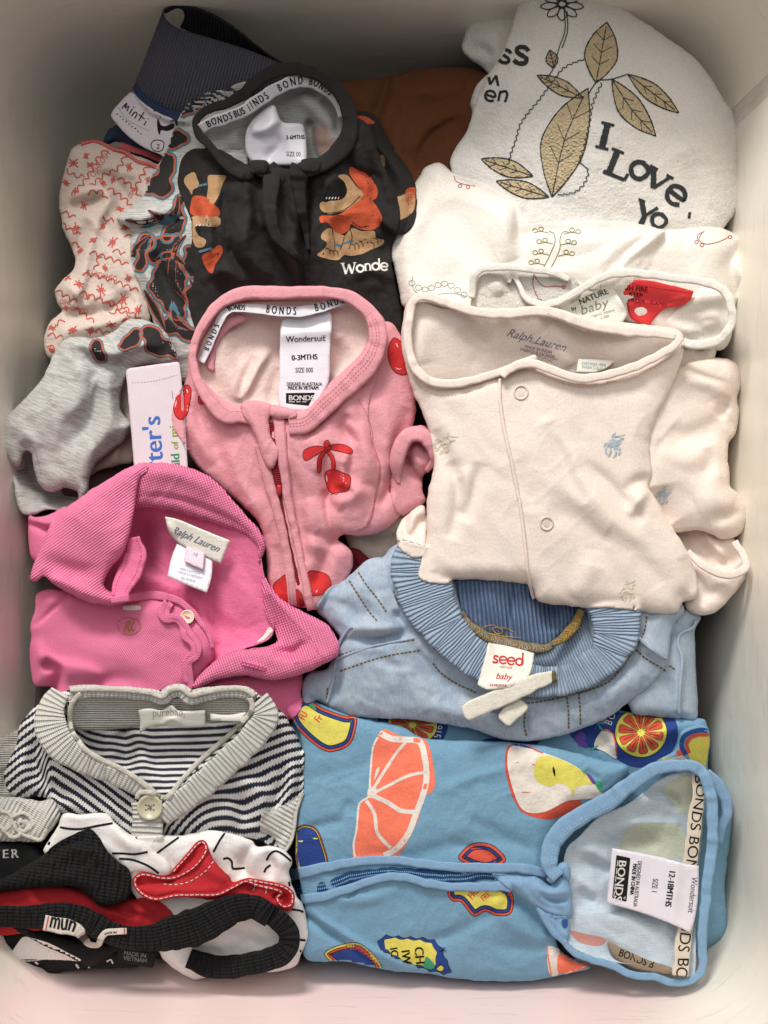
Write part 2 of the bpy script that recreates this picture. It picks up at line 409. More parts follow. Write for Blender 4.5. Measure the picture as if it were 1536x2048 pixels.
# ------------------------------------------------------------------ materials
_m = {}
def mat(name, col, kind='jersey', col2=None, rough=.92, sheen=.25, bump=1.0, per=7., per2=None, mott=.10, ang=0, spec=.25, **kw):
    if name in _m: return _m[name]
    M = bpy.data.materials.new(name); M.use_nodes = True; nt = M.node_tree; N, L = nt.nodes, nt.links
    B = N['Principled BSDF']; B.inputs['Roughness'].default_value = rough; B.inputs['Specular IOR Level'].default_value = spec
    B.inputs['Sheen Weight'].default_value = sheen; B.inputs['Sheen Roughness'].default_value = .5
    B.inputs['Sheen Tint'].default_value = (*col, 1)
    def nd(t, **k):
        n = N.new(t)
        for a, b in k.items(): setattr(n, a, b)
        return n
    uvn = nd('ShaderNodeUVMap', uv_map='UV'); mp = nd('ShaderNodeMapping'); L.new(uvn.outputs[0], mp.inputs[0]); mp.inputs['Rotation'].default_value = (0, 0, math.radians(ang))
    sep = nd('ShaderNodeSeparateXYZ'); L.new(mp.outputs[0], sep.inputs[0]); U, V = sep.outputs[0], sep.outputs[1]
    def ma(op, a, b=None, c=None):
        n = nd('ShaderNodeMath', operation=op)
        for i, v in enumerate((a, b, c)):
            if v is None: continue
            if hasattr(v, 'links') or hasattr(v, 'is_linked'): L.new(v, n.inputs[i])
            else: n.inputs[i].default_value = v
        return n.outputs[0]
    def noise(scale, det=2, st=(1, 1), rough_=.5):
        m2 = nd('ShaderNodeMapping'); L.new(mp.outputs[0], m2.inputs[0]); m2.inputs['Scale'].default_value = (st[0], st[1], 1)
        n = nd('ShaderNodeTexNoise'); n.inputs['Scale'].default_value = scale; n.inputs['Detail'].default_value = det; n.inputs['Roughness'].default_value = rough_
        L.new(m2.outputs[0], n.inputs['Vector']); return n.outputs[0]
    def wave(src, period): return ma('MULTIPLY_ADD', ma('SINE', ma('MULTIPLY', src, 2*math.pi*100/period)), .5, .5)
    def mix(f, a, b):
        n = nd('ShaderNodeMix', data_type='RGBA'); 
        if hasattr(f, 'links'): L.new(f, n.inputs[0])
        else: n.inputs[0].default_value = f
        for i, v in ((6, a), (7, b)):
            if hasattr(v, 'links'): L.new(v, n.inputs[i])
            else: n.inputs[i].default_value = (*v[:3], 1)
        return n.outputs[2]
    def ramp(f, lo, hi):
        n = nd('ShaderNodeMapRange'); L.new(f, n.inputs[0]); n.inputs[1].default_value = lo; n.inputs[2].default_value = hi; return n.outputs[0]
    gl = .3*col[0]+.55*col[1]+.15*col[2]; ds = lambda c: tuple(x*.93+gl*.07 for x in c); col = ds(col); col2 = ds(col2) if col2 else None
    c0 = tuple(col); c1 = tuple(col2) if col2 else tuple(min(1, x*(1-mott*1.6)) for x in col)
    H = None
    fine = noise(45, 2); mac = noise(2.2, 3)
    if kind in ('jersey', 'print', 'fleece', 'pique', 'rib', 'cord'):
        cc = mix(ramp(mac, .3, .7), c0, tuple(x*(1-mott) for x in c0)); cc = mix(ramp(noise(70, 1), .35, .75), cc, c1 if kind != 'print' else tuple(x*(1-mott) for x in c0))
        H = ma('ADD', ma('ADD', ma('MULTIPLY', fine, 1.0), ma('MULTIPLY', noise(90, 1), .8)), ma('ADD', ma('MULTIPLY', noise(14, 3), 1.2), ma('MULTIPLY', noise(5, 3), 2.4)))
        if kind == 'fleece': H = ma('ADD', ma('MULTIPLY', noise(30, 4, (1, .6), .7), 2.2), ma('MULTIPLY', noise(9, 2), 2))
        if kind == 'pique': H = ma('ADD', ma('MULTIPLY', ma('MULTIPLY', wave(ma('ADD', U, V), per), wave(ma('SUBTRACT', U, V), per)), 2.4), ma('MULTIPLY', fine, .5))
        if kind in ('rib', 'cord'):
            jit = ma('ADD', U, ma('MULTIPLY', noise(3, 2), .02 if kind == 'rib' else .14))
            H = ma('ADD', ma('MULTIPLY', ma('POWER', wave(jit, per), .6), 3.0), ma('MULTIPLY', fine, .7))
            if per2: H = ma('ADD', H, ma('MULTIPLY', wave(V, per2), .9))
    elif kind == 'marl':
        st = noise(30, 3, (.12, 1.3), .65); dots = noise(55, 2, (.5, 1))
        cc = mix(ramp(st, .42, .68), c0, c1); cc = mix(ma('MULTIPLY', ramp(dots, .55, .8), .5), cc, c1)
        H = ma('ADD', ma('MULTIPLY', fine, .9), ma('MULTIPLY', noise(12, 3), .8))
    elif kind == 'denim':
        tw = wave(ma('ADD', ma('MULTIPLY', U, .7), V), 3.4); mot = noise(2.2, 6, (1, 1), .68); sl = noise(30, 3, (1, .25), .6)
        cc = mix(ramp(mot, .33, .68), c0, c1); cc = mix(ma('MULTIPLY', ramp(sl, .4, .75), .22), cc, (min(1, c0[0]*1.7+.05), min(1, c0[1]*1.5+.05), min(1, c0[2]*1.3+.05)))
        H = ma('ADD', ma('MULTIPLY', tw, .7), ma('ADD', ma('MULTIPLY', fine, .9), ma('MULTIPLY', noise(11, 4), 1.6)))
        if kw.get('ribp'):
            jit = ma('ADD', U, ma('MULTIPLY', noise(3, 2), .03)); wv = ma('POWER', wave(jit, kw['ribp']), .7)
            H = ma('ADD', ma('MULTIPLY', wv, 4.0), ma('MULTIPLY', fine, .8)); cc = mix(wv, c1, cc)
    elif kind == 'stripe':     # horizontal knitted stripes driven by the second UV map (v counts stripes)
        u2 = nd('ShaderNodeUVMap', uv_map='S'); s2 = nd('ShaderNodeSeparateXYZ'); L.new(u2.outputs[0], s2.inputs[0])
        tooth = ma('ABSOLUTE', ma('SUBTRACT', ma('FRACT', s2.outputs[0]), .5))
        v2 = ma('ADD', s2.outputs[1], ma('MULTIPLY', tooth, kw.get('tooth', .32)))
        v2 = ma('ADD', v2, ma('MULTIPLY', ma('SUBTRACT', noise(20, 2), .5), .14))
        f = ma('FRACT', v2); sq = ramp(ma('ABSOLUTE', ma('SUBTRACT', f, .5)), .245-.03, .245+.03)
        cc = mix(sq, c0, c1); cc = mix(ma('MULTIPLY', fine, .14), cc, tuple(x*.55 for x in c0))
        H = ma('ADD', ma('MULTIPLY', wave(ma('MULTIPLY', v2, .01), 25 if False else .25), 1.0), ma('ADD', ma('MULTIPLY', tooth, 3.0), ma('MULTIPLY', fine, 1.2)))
    elif kind == 'satin':
        cc = mix(ramp(mac, .3, .7), c0, c1); H = ma('ADD', ma('MULTIPLY', wave(V, 2.6), .25), ma('MULTIPLY', noise(6, 2), .5))
    elif kind == 'stitch':     # embroidery: dotted fill
        vo = nd('ShaderNodeTexVoronoi'); vo.inputs['Scale'].default_value = 22; L.new(mp.outputs[0], vo.inputs['Vector'])
        cc = mix(ramp(vo.outputs['Distance'], .12, .34), c1, c0); H = ma('MULTIPLY', vo.outputs['Distance'], 3)
    elif kind == 'plastic':
        cc = mix(ramp(noise(.35, 2), .3, .7), c0, c1); cc = mix(ma('MULTIPLY', ramp(noise(2.5, 4, (.25, 1), .7), .5, .75), .35), cc, tuple(x*.86 for x in c0)); H = ma('ADD', ma('MULTIPLY', noise(.8, 2), 3.0), ma('MULTIPLY', ramp(noise(6, 5, (.12, 1), .7), .6, .64), .5))
    else:
        cc = mix(ramp(mac, .3, .7), c0, c1); H = ma('MULTIPLY', fine, .5)
    if kind not in ('plastic', 'plain', 'satin'):       # heathered yarn
        hv = nd('ShaderNodeHueSaturation'); L.new(cc, hv.inputs['Color'])
        yn = ma('ADD', ma('MULTIPLY', ramp(noise(24, 4, (1, 1), .75), .3, .7), .22), ma('MULTIPLY', ramp(noise(1.1, 3), .3, .7), .05)); L.new(ma('ADD', yn, .85), hv.inputs['Value']); cc = hv.outputs[0]
    L.new(cc, B.inputs['Base Color'])
    bp = nd('ShaderNodeBump'); bp.inputs['Strength'].default_value = 1; bp.inputs['Distance'].default_value = K*bump
    L.new(H, bp.inputs['Height']); L.new(bp.outputs[0], B.inputs['Normal'])
    _m[name] = M; M['b'] = 1
    return M
def srgb(r, g, b): return tuple((x/255/12.92 if x/255 <= .04045 else ((x/255+.055)/1.055)**2.4) for x in (r, g, b))
# ------------------------------------------------------------------ the plastic tub
def tub():
    t = thing('storage_tub', 'translucent pale plastic storage tub holding the baby clothes', 'tub', 768, 1024, -600)
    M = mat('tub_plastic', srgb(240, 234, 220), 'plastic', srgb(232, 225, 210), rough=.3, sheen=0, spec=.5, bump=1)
    b = M.node_tree.nodes['Principled BSDF']; b.inputs['Coat Weight'].default_value = .25; b.inputs['Coat Roughness'].default_value = .25
    b.inputs['Subsurface Weight'].default_value = 0
    nt = M.node_tree; N, L = nt.nodes, nt.links          # pink light through the translucent near end, put into the base colour
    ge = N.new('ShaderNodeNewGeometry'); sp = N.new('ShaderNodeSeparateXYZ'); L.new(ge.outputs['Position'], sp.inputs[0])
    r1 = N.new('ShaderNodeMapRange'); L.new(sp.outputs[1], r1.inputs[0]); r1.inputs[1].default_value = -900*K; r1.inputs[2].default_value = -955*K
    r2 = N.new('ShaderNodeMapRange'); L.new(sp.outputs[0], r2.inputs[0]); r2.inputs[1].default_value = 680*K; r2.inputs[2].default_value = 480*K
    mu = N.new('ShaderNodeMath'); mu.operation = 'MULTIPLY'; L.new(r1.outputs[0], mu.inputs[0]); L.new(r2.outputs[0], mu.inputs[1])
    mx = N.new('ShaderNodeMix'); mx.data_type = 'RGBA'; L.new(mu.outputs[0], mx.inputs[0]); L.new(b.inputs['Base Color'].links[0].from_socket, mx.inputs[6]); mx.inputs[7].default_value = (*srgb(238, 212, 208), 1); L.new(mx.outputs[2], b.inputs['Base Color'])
    def ring(z, grow=0):
        a, c, r = 762+.12*z+grow, 1006+.12*z+grow, 190+.05*z
        pts = []
        for (sx, sy, a0) in ((1, 1, 0), (-1, 1, 90), (-1, -1, 180), (1, -1, 270)):
            for k in range(13):
                th = math.radians(a0+k*7.5); pts.append((sx*(a-r)+r*math.cos(th), sy*(c-r)+r*math.sin(th)))
        P = resamp(np.array(pts), 40, True)
        Q = resamp(np.vstack([P]), 40, True); n = 150
        d = np.r_[0, np.cumsum(np.hypot(*np.diff(np.vstack([P, P[:1]]), axis=0).T))]; s = np.linspace(0, d[-1], n+1)[:-1]
        PP = np.vstack([P, P[:1]])
        return np.stack([np.interp(s, d, PP[:, 0]), np.interp(s, d, PP[:, 1])], 1)+[-26, 30]
    prof = [(-600, -60), (-592, -22), (-570, -4), (-540, 0), (-300, 4), (-120, 8), (0, 9), (100, 9), (200, 9), (330, 9), (345, 14), (350, 26), (352, 60), (340, 66), (310, 66)]
    outer = [(310, 60), (340, 60), (344, 28), (330, 15), (100, 15), (-160, 15), (-540, 8), (-606, -20)]
    V = []; U = []
    for z, g in prof+outer:
        P = ring(z, g); V.append(np.c_[P*K, np.full(len(P), z*K)]); U.append(np.c_[np.arange(len(P))*.4, np.full(len(P), z/100)])
    n = len(V[0]); m = len(V); V = np.vstack(V); F = []
    for i in range(m-1):
        for j in range(n): F.append((i*n+j, (i+1)*n+j, (i+1)*n+(j+1) % n, i*n+(j+1) % n))
    F.append(tuple(range(n))); F.append(tuple(range((m-1)*n, m*n))[::-1])
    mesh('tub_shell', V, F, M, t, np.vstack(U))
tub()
fl = mesh('floor', np.array([(-3, -3, -.18), (3, -3, -.18), (3, 3, -.18), (-3, 3, -.18)]), [(0, 1, 2, 3)], mat('floor_boards', srgb(150, 130, 110), 'plain', srgb(135, 118, 100), rough=.6, sheen=0), None, np.array([(0, 0), (60, 0), (60, 60), (0, 60)]), False); fl['kind'] = 'structure'; fl.name = 'floor'
# added dark filler cloth for the gaps, where only shade shows
t = thing('gap_filler', 'dark filler cloth added beneath all the other clothes for the shaded gaps', 'filler', 760, 1050, -300)
patch(t, 'filler_cloth', [(240, 420), (420, 260), (700, 170), (1000, 150), (1330, 240), (1380, 500), (1390, 1000), (1350, 1400), (1360, 1880), (1100, 1940), (600, 1930), (60, 1900), (70, 1400), (110, 900), (160, 700)], mat('under_cloth', srgb(96, 84, 78), 'jersey'), z=-170, drape=False, wr=[(14, 90, 30, 1.5)], step=14, skirt=150, puff=(60, 60))
# ------------------------------------------------------------------ shared print colours
BLACKINK = mat('black_ink', srgb(28, 27, 28), 'print', mott=.1)
GREYINK = mat('grey_ink', srgb(120, 116, 128), 'print')
# ------------------------------------------------------------------ brown top in the back
t = thing('brown_top', 'rust brown garment bunched behind the charcoal suit and the white fleece', 'top', 830, 220, -170)
Mbr = mat('rust_cotton', srgb(104, 60, 32), 'jersey', srgb(88, 48, 24))
patch(t, 'body', [(676, 168), (700, 160), (740, 158), (780, 152), (820, 143), (865, 136), (910, 134), (960, 142), (1000, 160), (1010, 240), (980, 330), (940, 400), (820, 420), (740, 330), (690, 250)], Mbr,
      z=[(690, 170, -160), (960, 150, -150), (900, 380, -100), (740, 350, -110)], puff=(26, 30),
      folds=[([(775, 160), (765, 200), (752, 235), (750, 270)], -20, 9, 16, 'n'), ([(840, 345), (845, 300), (875, 262), (930, 235)], -16, 10, 22), ([(790, 200), (840, 180), (930, 175)], 12, 22), ([(800, 340), (790, 280), (800, 230)], 14, 18)], wr=[(5, 34, 20, 1.6)], skirt=120)
# ------------------------------------------------------------------ navy ribbed pants standing in the back corner
t = thing('ribbed_pants', 'dark grey ribbed waistband standing open in the top corner of the tub', 'pants', 430, 130, -150)
Mrib = mat('charcoal_rib', srgb(82, 82, 94), 'rib', srgb(60, 60, 72), per=6.3, bump=1.3, mott=.12)
Mnav = mat('navy_fleece', srgb(44, 54, 84), 'fleece', srgb(34, 42, 68))
patch(t, 'leg', [(206, 282), (214, 264), (232, 250), (262, 240), (300, 236), (420, 200), (520, 200), (520, 330), (400, 350), (280, 320), (236, 284), (216, 288)], Mnav, z=-140, puff=(26, 22), skirt=150)
def band(par, name, top_, bot, zt, zb, m, n=110, k=14, bulge=10):
    """a curved cloth band between two rims"""
    A = spline(top_, False, 3); B = spline(bot, False, 3)
    f = lambda P: resamp(P, np.hypot(*np.diff(P, axis=0).T).sum()/(n-1))[:n]
    A, B = f(A), f(B); n2 = min(len(A), len(B)); A, B = A[:n2], B[:n2]
    v = np.linspace(0, 1, k)[None, :, None]
    P = A[:, None, :]*(1-v)+B[:, None, :]*v
    za = interp_list(zt, np.linspace(0, 1, n2))[:, None]; zb_ = interp_list(zb, np.linspace(0, 1, n2))[:, None]
    vv = np.linspace(0, 1, k)[None, :]
    Z = za*(1-vv)+zb_*vv+bulge*np.sin(np.pi*vv)**.8
    L = np.r_[0, np.cumsum(np.hypot(*np.diff(A, axis=0).T))]; H = np.hypot(*(A-B).T).mean()
    V = np.concatenate([P, Z[..., None]], 2).reshape(-1, 3)
    U = np.stack([np.repeat(L[:, None], k, 1), np.repeat(vv*H, n2, 0)], 2).reshape(-1, 2)/100
    F = [(i*k+j, i*k+j+1, (i+1)*k+j+1, (i+1)*k+j) for i in range(n2-1) for j in range(k-1)]
    # flip so that faces look up
    q = F[0]; a, b, c = V[q[0]], V[q[1]], V[q[2]]
    if (b[0]-a[0])*(c[1]-a[1])-(b[1]-a[1])*(c[0]-a[0]) > 0: F = [g[::-1] for g in F]
    o = mesh(name, world(V), F, m, par, U)
    sol = o.modifiers.new('thickness', 'SOLIDIFY'); sol.thickness = 3.5*K; sol.offset = -1
    for q in np.linspace(0, 1, 60):
        Q = A*(1-q)+B*q; zq = (za[:, 0]*(1-q)+zb_[:, 0]*q+bulge*math.sin(math.pi*q)**.8)
        Q2 = np.vstack([Q, (Q[1:]+Q[:-1])/2]); z2 = np.r_[zq, (zq[1:]+zq[:-1])/2]
        ii = ((Q2[:, 0]-GX0)/GS).round().astype(int).clip(0, GW-1); jj = ((Q2[:, 1]-GY0)/GS).round().astype(int).clip(0, GH-1)
        np.maximum.at(HM, (jj, ii), z2)
    return V.reshape(n2, k, 3)
band(t, 'waistband_back', [(328, 22), (352, 13), (385, 16), (425, 30), (470, 58), (512, 92), (548, 118), (600, 150)], [(330, 40), (370, 60), (420, 84), (470, 108), (520, 130), (560, 146), (590, 160), (610, 170)], -62, -150, mat('shaded_rib_inside', srgb(44, 42, 46), 'rib', srgb(34, 32, 36), per=6.3, bump=1), bulge=-6)  # back band in a darker rib: shade inside the opening put into its colour
band(t, 'waistband_front', [(326, 20), (334, 40), (356, 56), (400, 70), (450, 85), (500, 101), (550, 122), (590, 140), (620, 160)], [(268, 172), (282, 196), (306, 216), (340, 234), (392, 240), (440, 230), (500, 220), (560, 210), (620, 215)], [-58, -50, -48, -50, -56], [-115, -100, -92, -90, -90], Mrib, bulge=22)
ribbon(t, 'waist_seam', [(271, 172), (286, 196), (310, 217), (345, 232), (392, 236), (440, 226)], [14, 22, 24, 22, 20], Mnav, z=[-108, -92, -82, -80, -80], rise=8, wob=2)
# white swing tag sewn under the waistband
tg = patch(t, 'size_label', [(262, 184), (244, 200), (222, 228), (232, 246), (256, 272), (286, 294), (318, 308), (335, 314), (350, 300), (352, 262), (348, 240), (318, 226), (286, 205), (268, 186)], mat('label_cotton', srgb(196, 186, 190), 'satin', srgb(190, 180, 186), rough=.6, sheen=0), z=[(225, 228, -104), (265, 185, -112), (335, 312, -92), (350, 240, -90)], puff=(2, 5), step=4, skirt=3)
ik = Ink(tg)
def M_(pts, x, y, a, s=1): 
    c, q = math.cos(math.radians(a)), math.sin(math.radians(a)); return [(x+(u*c-v*q)*s, y+(u*q+v*c)*s) for u, v in pts]
for pts in ([(0, 0), (2, -14), (3, -16), (5, -4), (9, -13), (12, -2)], [(18, -12), (19, 0)], [(25, 1), (26, -10), (31, -10), (33, 1)], [(41, -20), (42, 0)], [(35, -10), (50, -9)], [(55, -8), (56, 2)]): ik.line(M_(pts, 243, 217, 35, 1.0), 2.2)
ik.line(M_([(18, -17), (19, -16)], 243, 217, 35), 3).line(M_([(55, -14), (56, -13)], 243, 217, 35), 3)
ik.dash([(236, 215), (256, 240), (298, 262)], 1, 2, 2)
for k in range(9): ik.line(M_([(k*7.3, 0), (k*7.3+2, -3+(k % 3))], 233, 229+k*.6, 35), 2.2)
ik.line([(316, 280), (327, 284), (326, 298), (316, 303), (305, 298), (302, 288), (308, 281)], 1.6, True)
ik.text('2', 312, 297, 14, 10)
ik.poly([(316, 236), (322, 250), (332, 252), (346, 246), (348, 256), (334, 262), (322, 260), (320, 270), (316, 264), (314, 248)])
ik.build(t, 'printed_lettering', BLACKINK)
# ------------------------------------------------------------------ white fleece
t = thing('fleece_top', 'white fleece garment with tan and black embroidery reading I Love You', 'top', 1200, 230, -60)
Mfl = mat('white_fleece', srgb(228, 222, 214), 'fleece', srgb(218, 212, 205), sheen=.5, bump=1.5, mott=.03)
patch(t, 'sleeve', [(930, 70), (944, 44), (972, 26), (1008, 16), (1050, 10), (1080, 40), (1060, 100), (1030, 150), (1000, 170), (970, 140), (940, 118), (924, 96)], Mfl, z=-110, puff=(44, 42), folds=[([(1000, 30), (985, 80), (975, 130)], 8, 24), ([(930, 100), (960, 95), (985, 120)], -10, 12)], skirt=120)
patch(t, 'sleeve', [(948, 182), (962, 160), (985, 144), (1030, 130), (1060, 180), (1040, 250), (1000, 280), (960, 250), (942, 216)], Mfl, z=-90, puff=(34, 34), folds=[([(975, 150), (968, 190), (975, 240)], -12, 9)], skirt=100)
bf = patch(t, 'body', [(1042, -40), (1034, 10), (1024, 50), (1014, 80), (1004, 105), (990, 128), (976, 150), (962, 184), (950, 206), (942, 240), (930, 268), (908, 302), (900, 330), (920, 380), (960, 430), (1040, 500), (1200, 520), (1350, 500), (1425, 478), (1460, 440), (1482, 400), (1487, 330), (1484, 275), (1468, 230), (1446, 196), (1418, 150), (1385, 112), (1340, 80), (1300, 52), (1258, 24), (1228, -6), (1200, -50)],
      Mfl, z=[(1050, 0, -40), (1230, 20, -50), (950, 300, -50), (1200, 250, 10), (1480, 350, -90), (1400, 150, -70), (1200, 450, -5), (1050, 150, -10)], puff=(34, 46),
      folds=[([(1010, 330), (1100, 400), (1220, 440), (1330, 440)], -7, 30), ([(1330, 90), (1390, 200), (1410, 330)], 8, 40), ([(960, 300), (1010, 230), (1040, 120)], 6, 26), ([(1420, 440), (1390, 380), (1380, 300)], -7, 22)], wr=[(3.5, 60, 25, 1.6), (1.2, 18, 70, 1.2)], skirt=200)
tan = mat('tan_embroidery', srgb(192, 172, 136), 'stitch', srgb(170, 144, 104), sheen=.1, bump=1.4)
thr = mat('charcoal_thread', srgb(54, 58, 58), 'fleece', srgb(44, 48, 48), bump=1)
# generic embroidered leaf spray with a daisy
lf, le = Ink(bf, .9), Ink(bf, 1.6)
def leaf(x0, y0, x1, y1, w_, bend=0):
    d = np.array([x1-x0, y1-y0]); n_ = np.array([-d[1], d[0]])/np.hypot(*d); q = lambda u, s: tuple(np.array([x0, y0])+d*u+n_*(s*w_+bend*math.sin(math.pi*u)))
    P = [(x0, y0, 1), q(.2, .6), q(.45, 1), q(.75, .7), (x1, y1, 1), q(.75, -.7), q(.45, -1), q(.2, -.6)]
    lf.poly(P); le.line(P, 2.4, True, rag=.4); le.line([(x0, y0), q(.5, 0), q(.92, 0)], 1.8, rag=.4)
    for u in (.3, .5, .7): le.line([q(u, 0), q(u+.12, .55)], 1.4).line([q(u, 0), q(u+.12, -.55)], 1.4)
for a_ in ((1192, 166, 1214, 44, 33), (1224, 158, 1312, 272, 24, 6), (1256, 148, 1358, 226, 17), (1104, 394, 1176, 176, 44, -12), (1166, 196, 1074, 150, 15), (1066, 352, 962, 318, 17), (1098, 394, 992, 362, 16), (1108, 136, 1100, 100, 12)): leaf(*a_)
jag = lambda P, a: [(x+a*(1 if i % 2 else -1), y+a*.5*(1 if i % 2 else -1)) for i, (x, y) in enumerate(resamp(spline(P, False, 3), 6))]
le.line(jag([(1170, 118), (1130, 134), (1100, 170), (1078, 200), (1056, 226), (1040, 250), (1032, 278), (1022, 306), (1016, 330)], 2.2), 2, raw=True)
le.line(jag([(1204, 166), (1186, 206), (1178, 250), (1170, 290), (1160, 322), (1176, 340), (1170, 364), (1150, 384), (1118, 390)], 2.6), 2, raw=True)
le.line([(1196, 160), (1184, 176), (1176, 190)], 2.4).line([(1196, 160), (1224, 158), (1256, 148)], 2.2)
le.line([(1128, 22), (1130, 60), (1118, 96), (1106, 138), (1090, 160)], 2).line([(1134, 22), (1135, 62), (1124, 96)], 2)
for k in range(9):
    a = math.radians(k*40+10); c, q = math.cos(a), math.sin(a)
    le.line([(1124+c*9, 8+q*7), (1124+c*28-q*9, 8+q*22+c*7), (1124+c*44, 8+q*33), (1124+c*28+q*9, 8+q*22-c*7)], 2.2, True)
le.line([(1115, 8), (1124, 0), (1134, 8), (1124, 15)], 4, True)
lf.build(t, 'embroidered_leaves', tan)
def serif(ink, strokes, x, y, s, ang=0, wk=1):
    c, q = math.cos(math.radians(ang)), math.sin(math.radians(ang))
    for pts, w_ in strokes:
        ink.line([(x+(u*c-v*q)*s, y+(u*q+v*c)*s) for u, v in pts], w_*s*wk, raw=len(pts) < 3, rag=.12)
LI = [([(0, 0), (0, 10)], 2.6), ([(-2.6, .3), (2.6, .3)], 1.1), ([(-2.6, 9.8), (2.6, 9.8)], 1.1)]
LL = [([(0, 0), (0, 10)], 2.4), ([(-2.4, .3), (2.6, .3)], 1.1), ([(-2.2, 9.7), (6.5, 9.7)], 1.5), ([(6.6, 10), (7, 7)], 1.2)]
LO = [([(0, 0), (2.8, 1.2), (3.2, 3.4), (1.4, 5.8), (-1.4, 5.6), (-3, 3), (-2, .8), (0, 0), (1, .1)], 1.7)]
LV = [([(-3.4, 0), (0, 6)], 2.0), ([(0, 6), (3, 0)], 1.1), ([(-4.8, 0), (-1.8, 0)], 1), ([(1.6, 0), (4.2, 0)], 1)]
LE = [([(-2.6, 3), (2.8, 2.8), (2.2, .8), (0, 0), (-2.4, 1), (-3, 3.2), (-1.8, 5.4), (.6, 6), (2.9, 4.8)], 1.5)]
LS = [([(2.4, 1.2), (1, 0), (-1.6, .4), (-1.8, 2), (0, 3), (2, 4), (1.8, 5.6), (-.6, 6.2), (-2.6, 5.2)], 1.7)]
LY = [([(-3.4, 0), (0, 5)], 2.0), ([(3.2, 0), (0, 5)], 1.2), ([(0, 5), (0, 9)], 2), ([(-4.6, 0), (-2, 0)], 1)]
serif(le, LI, 1216, 246, 5.2, 14); serif(le, LL, 1236, 300, 5.2, 22); serif(le, LO, 1285, 325, 5.6, 24); serif(le, LV, 1325, 345, 6.0, 30); serif(le, LE, 1363, 376, 6.0, 38)
serif(le, LY, 1300, 408, 5.4, 24); serif(le, LO, 1322, 428, 4.6, 20); serif(le, [([(0, 0), (1.5, 2.5)], 1.2)], 1380, 424, 4.5, 40)
serif(le, LS, 1013, 100, 4.2, 12); serif(le, LS, 1045, 94, 5.4, 8)
serif(le, [([(-3, 0), (-1, 5)], 1.6), ([(-1, 5), (1, 0)], 1.1), ([(1, 0), (3, 5)], 1.4)], 988, 150, 4, 10); serif(le, LE, 984, 182, 3.4, 20)
serif(le, [([(-2, 0), (-2.4, 6)], 1.4), ([(-2, 1), (1, 0), (2, 2), (1.4, 6)], 1.4)], 1008, 182, 3.6, 8)
le.build(t, 'embroidered_lettering', thr)
# ------------------------------------------------------------------ cream garment with red scallops and stars
t = thing('playsuit', 'cream playsuit printed with red scallops and stars, bunched along the left wall', 'playsuit', 190, 480, -100)
Mcr = mat('cream_cotton', srgb(206, 188, 176), 'jersey', srgb(194, 176, 164), mott=.04)
Mred = mat('brick_red_ink', srgb(190, 84, 72), 'print', mott=.08)
Mcoral = mat('coral_binding', srgb(204, 96, 92), 'jersey')
osb = patch(t, 'body', [(160, 288), (186, 284), (212, 290), (246, 302), (300, 322), (330, 340), (330, 420), (310, 520), (300, 600), (296, 650), (240, 672), (170, 690), (120, 712), (98, 716), (88, 694), (92, 662), (104, 640), (124, 622), (114, 604), (110, 580), (124, 562), (146, 540), (150, 516), (142, 492), (130, 470), (122, 436), (118, 400), (126, 352), (136, 318), (144, 298)], Mcr,
      z=[(150, 300, -120), (320, 330, -85), (120, 420, -130), (300, 600, -70), (100, 690, -100), (170, 520, -95)], puff=(30, 30),
      folds=[([(122, 402), (150, 392), (186, 378), (212, 388), (214, 404), (196, 440), (184, 480), (176, 520)], 20, 12, 22), ([(150, 410), (178, 404), (196, 398)], -26, 12, 12, 'n'), ([(178, 440), (164, 476), (156, 506), (148, 524)], -22, 12), ([(166, 500), (168, 550), (150, 600), (128, 626)], 18, 10, 26), ([(262, 350), (250, 400), (230, 430)], -12, 16),
             ([(128, 640), (170, 630), (220, 620), (262, 590)], -14, 12, 16), ([(120, 670), (180, 650), (240, 640), (290, 612)], 12, 14), ([(110, 560), (140, 580), (150, 600)], 8, 14), ([(232, 470), (240, 520), (262, 560)], 7, 26), ([(192, 355), (214, 350), (240, 372), (256, 398)], -14, 9, 14)], wr=[(5, 26, 60, 1.8)], skirt=160, crease=2)
osi = Ink(osb)
def scallop(ink, P, w_=3.4, n=None, a=5, sgn=1):
    C = resamp(spline(P, False, 3), 1.2); T = np.gradient(C, axis=0); N = np.stack([-T[:, 1], T[:, 0]], 1)/np.hypot(*T.T)[:, None]
    s = np.arange(len(C))*1.2
    ink.line(C+N*((np.abs(np.sin(s*math.pi/17))*2-1)*a*1.15*sgn)[:, None], w_*.88, raw=True, rag=.15)
def star(ink, x, y, r=11, w_=2.6, k=4, seed=0):
    for i in range(k):
        a = math.pi*i/k+seed; L = r*(.8+.3*math.sin(i*2.3+seed)); ink.line([(x-L*math.cos(a), y-L*math.sin(a)), (x, y), (x+L*math.cos(a), y+L*math.sin(a))], w_, taper=False)
for P, g in (([(214, 300), (196, 318), (180, 348), (162, 372), (144, 392)], 1), ([(250, 312), (238, 336), (208, 352), (182, 372)], 1), ([(296, 332), (284, 352), (268, 384)], 1), ([(216, 376), (250, 400), (262, 414)], -1), ([(124, 424), (150, 436)], -1), ([(176, 386), (200, 384), (212, 400)], -1), ([(205, 436), (228, 440)], 1),
             ([(180, 504), (214, 516), (256, 530)], -1), ([(166, 546), (220, 560), (276, 582)], -1), ([(113, 580), (130, 592), (154, 604)], -1), ([(160, 584), (200, 600), (248, 622)], -1), ([(148, 616), (168, 630), (188, 644)], -1), ([(142, 486), (160, 492)], -1), ([(220, 628), (236, 620), (262, 630)], 1), ([(96, 668), (124, 676)], -1)): scallop(osi, P, 3.2, a=4.2, sgn=g)
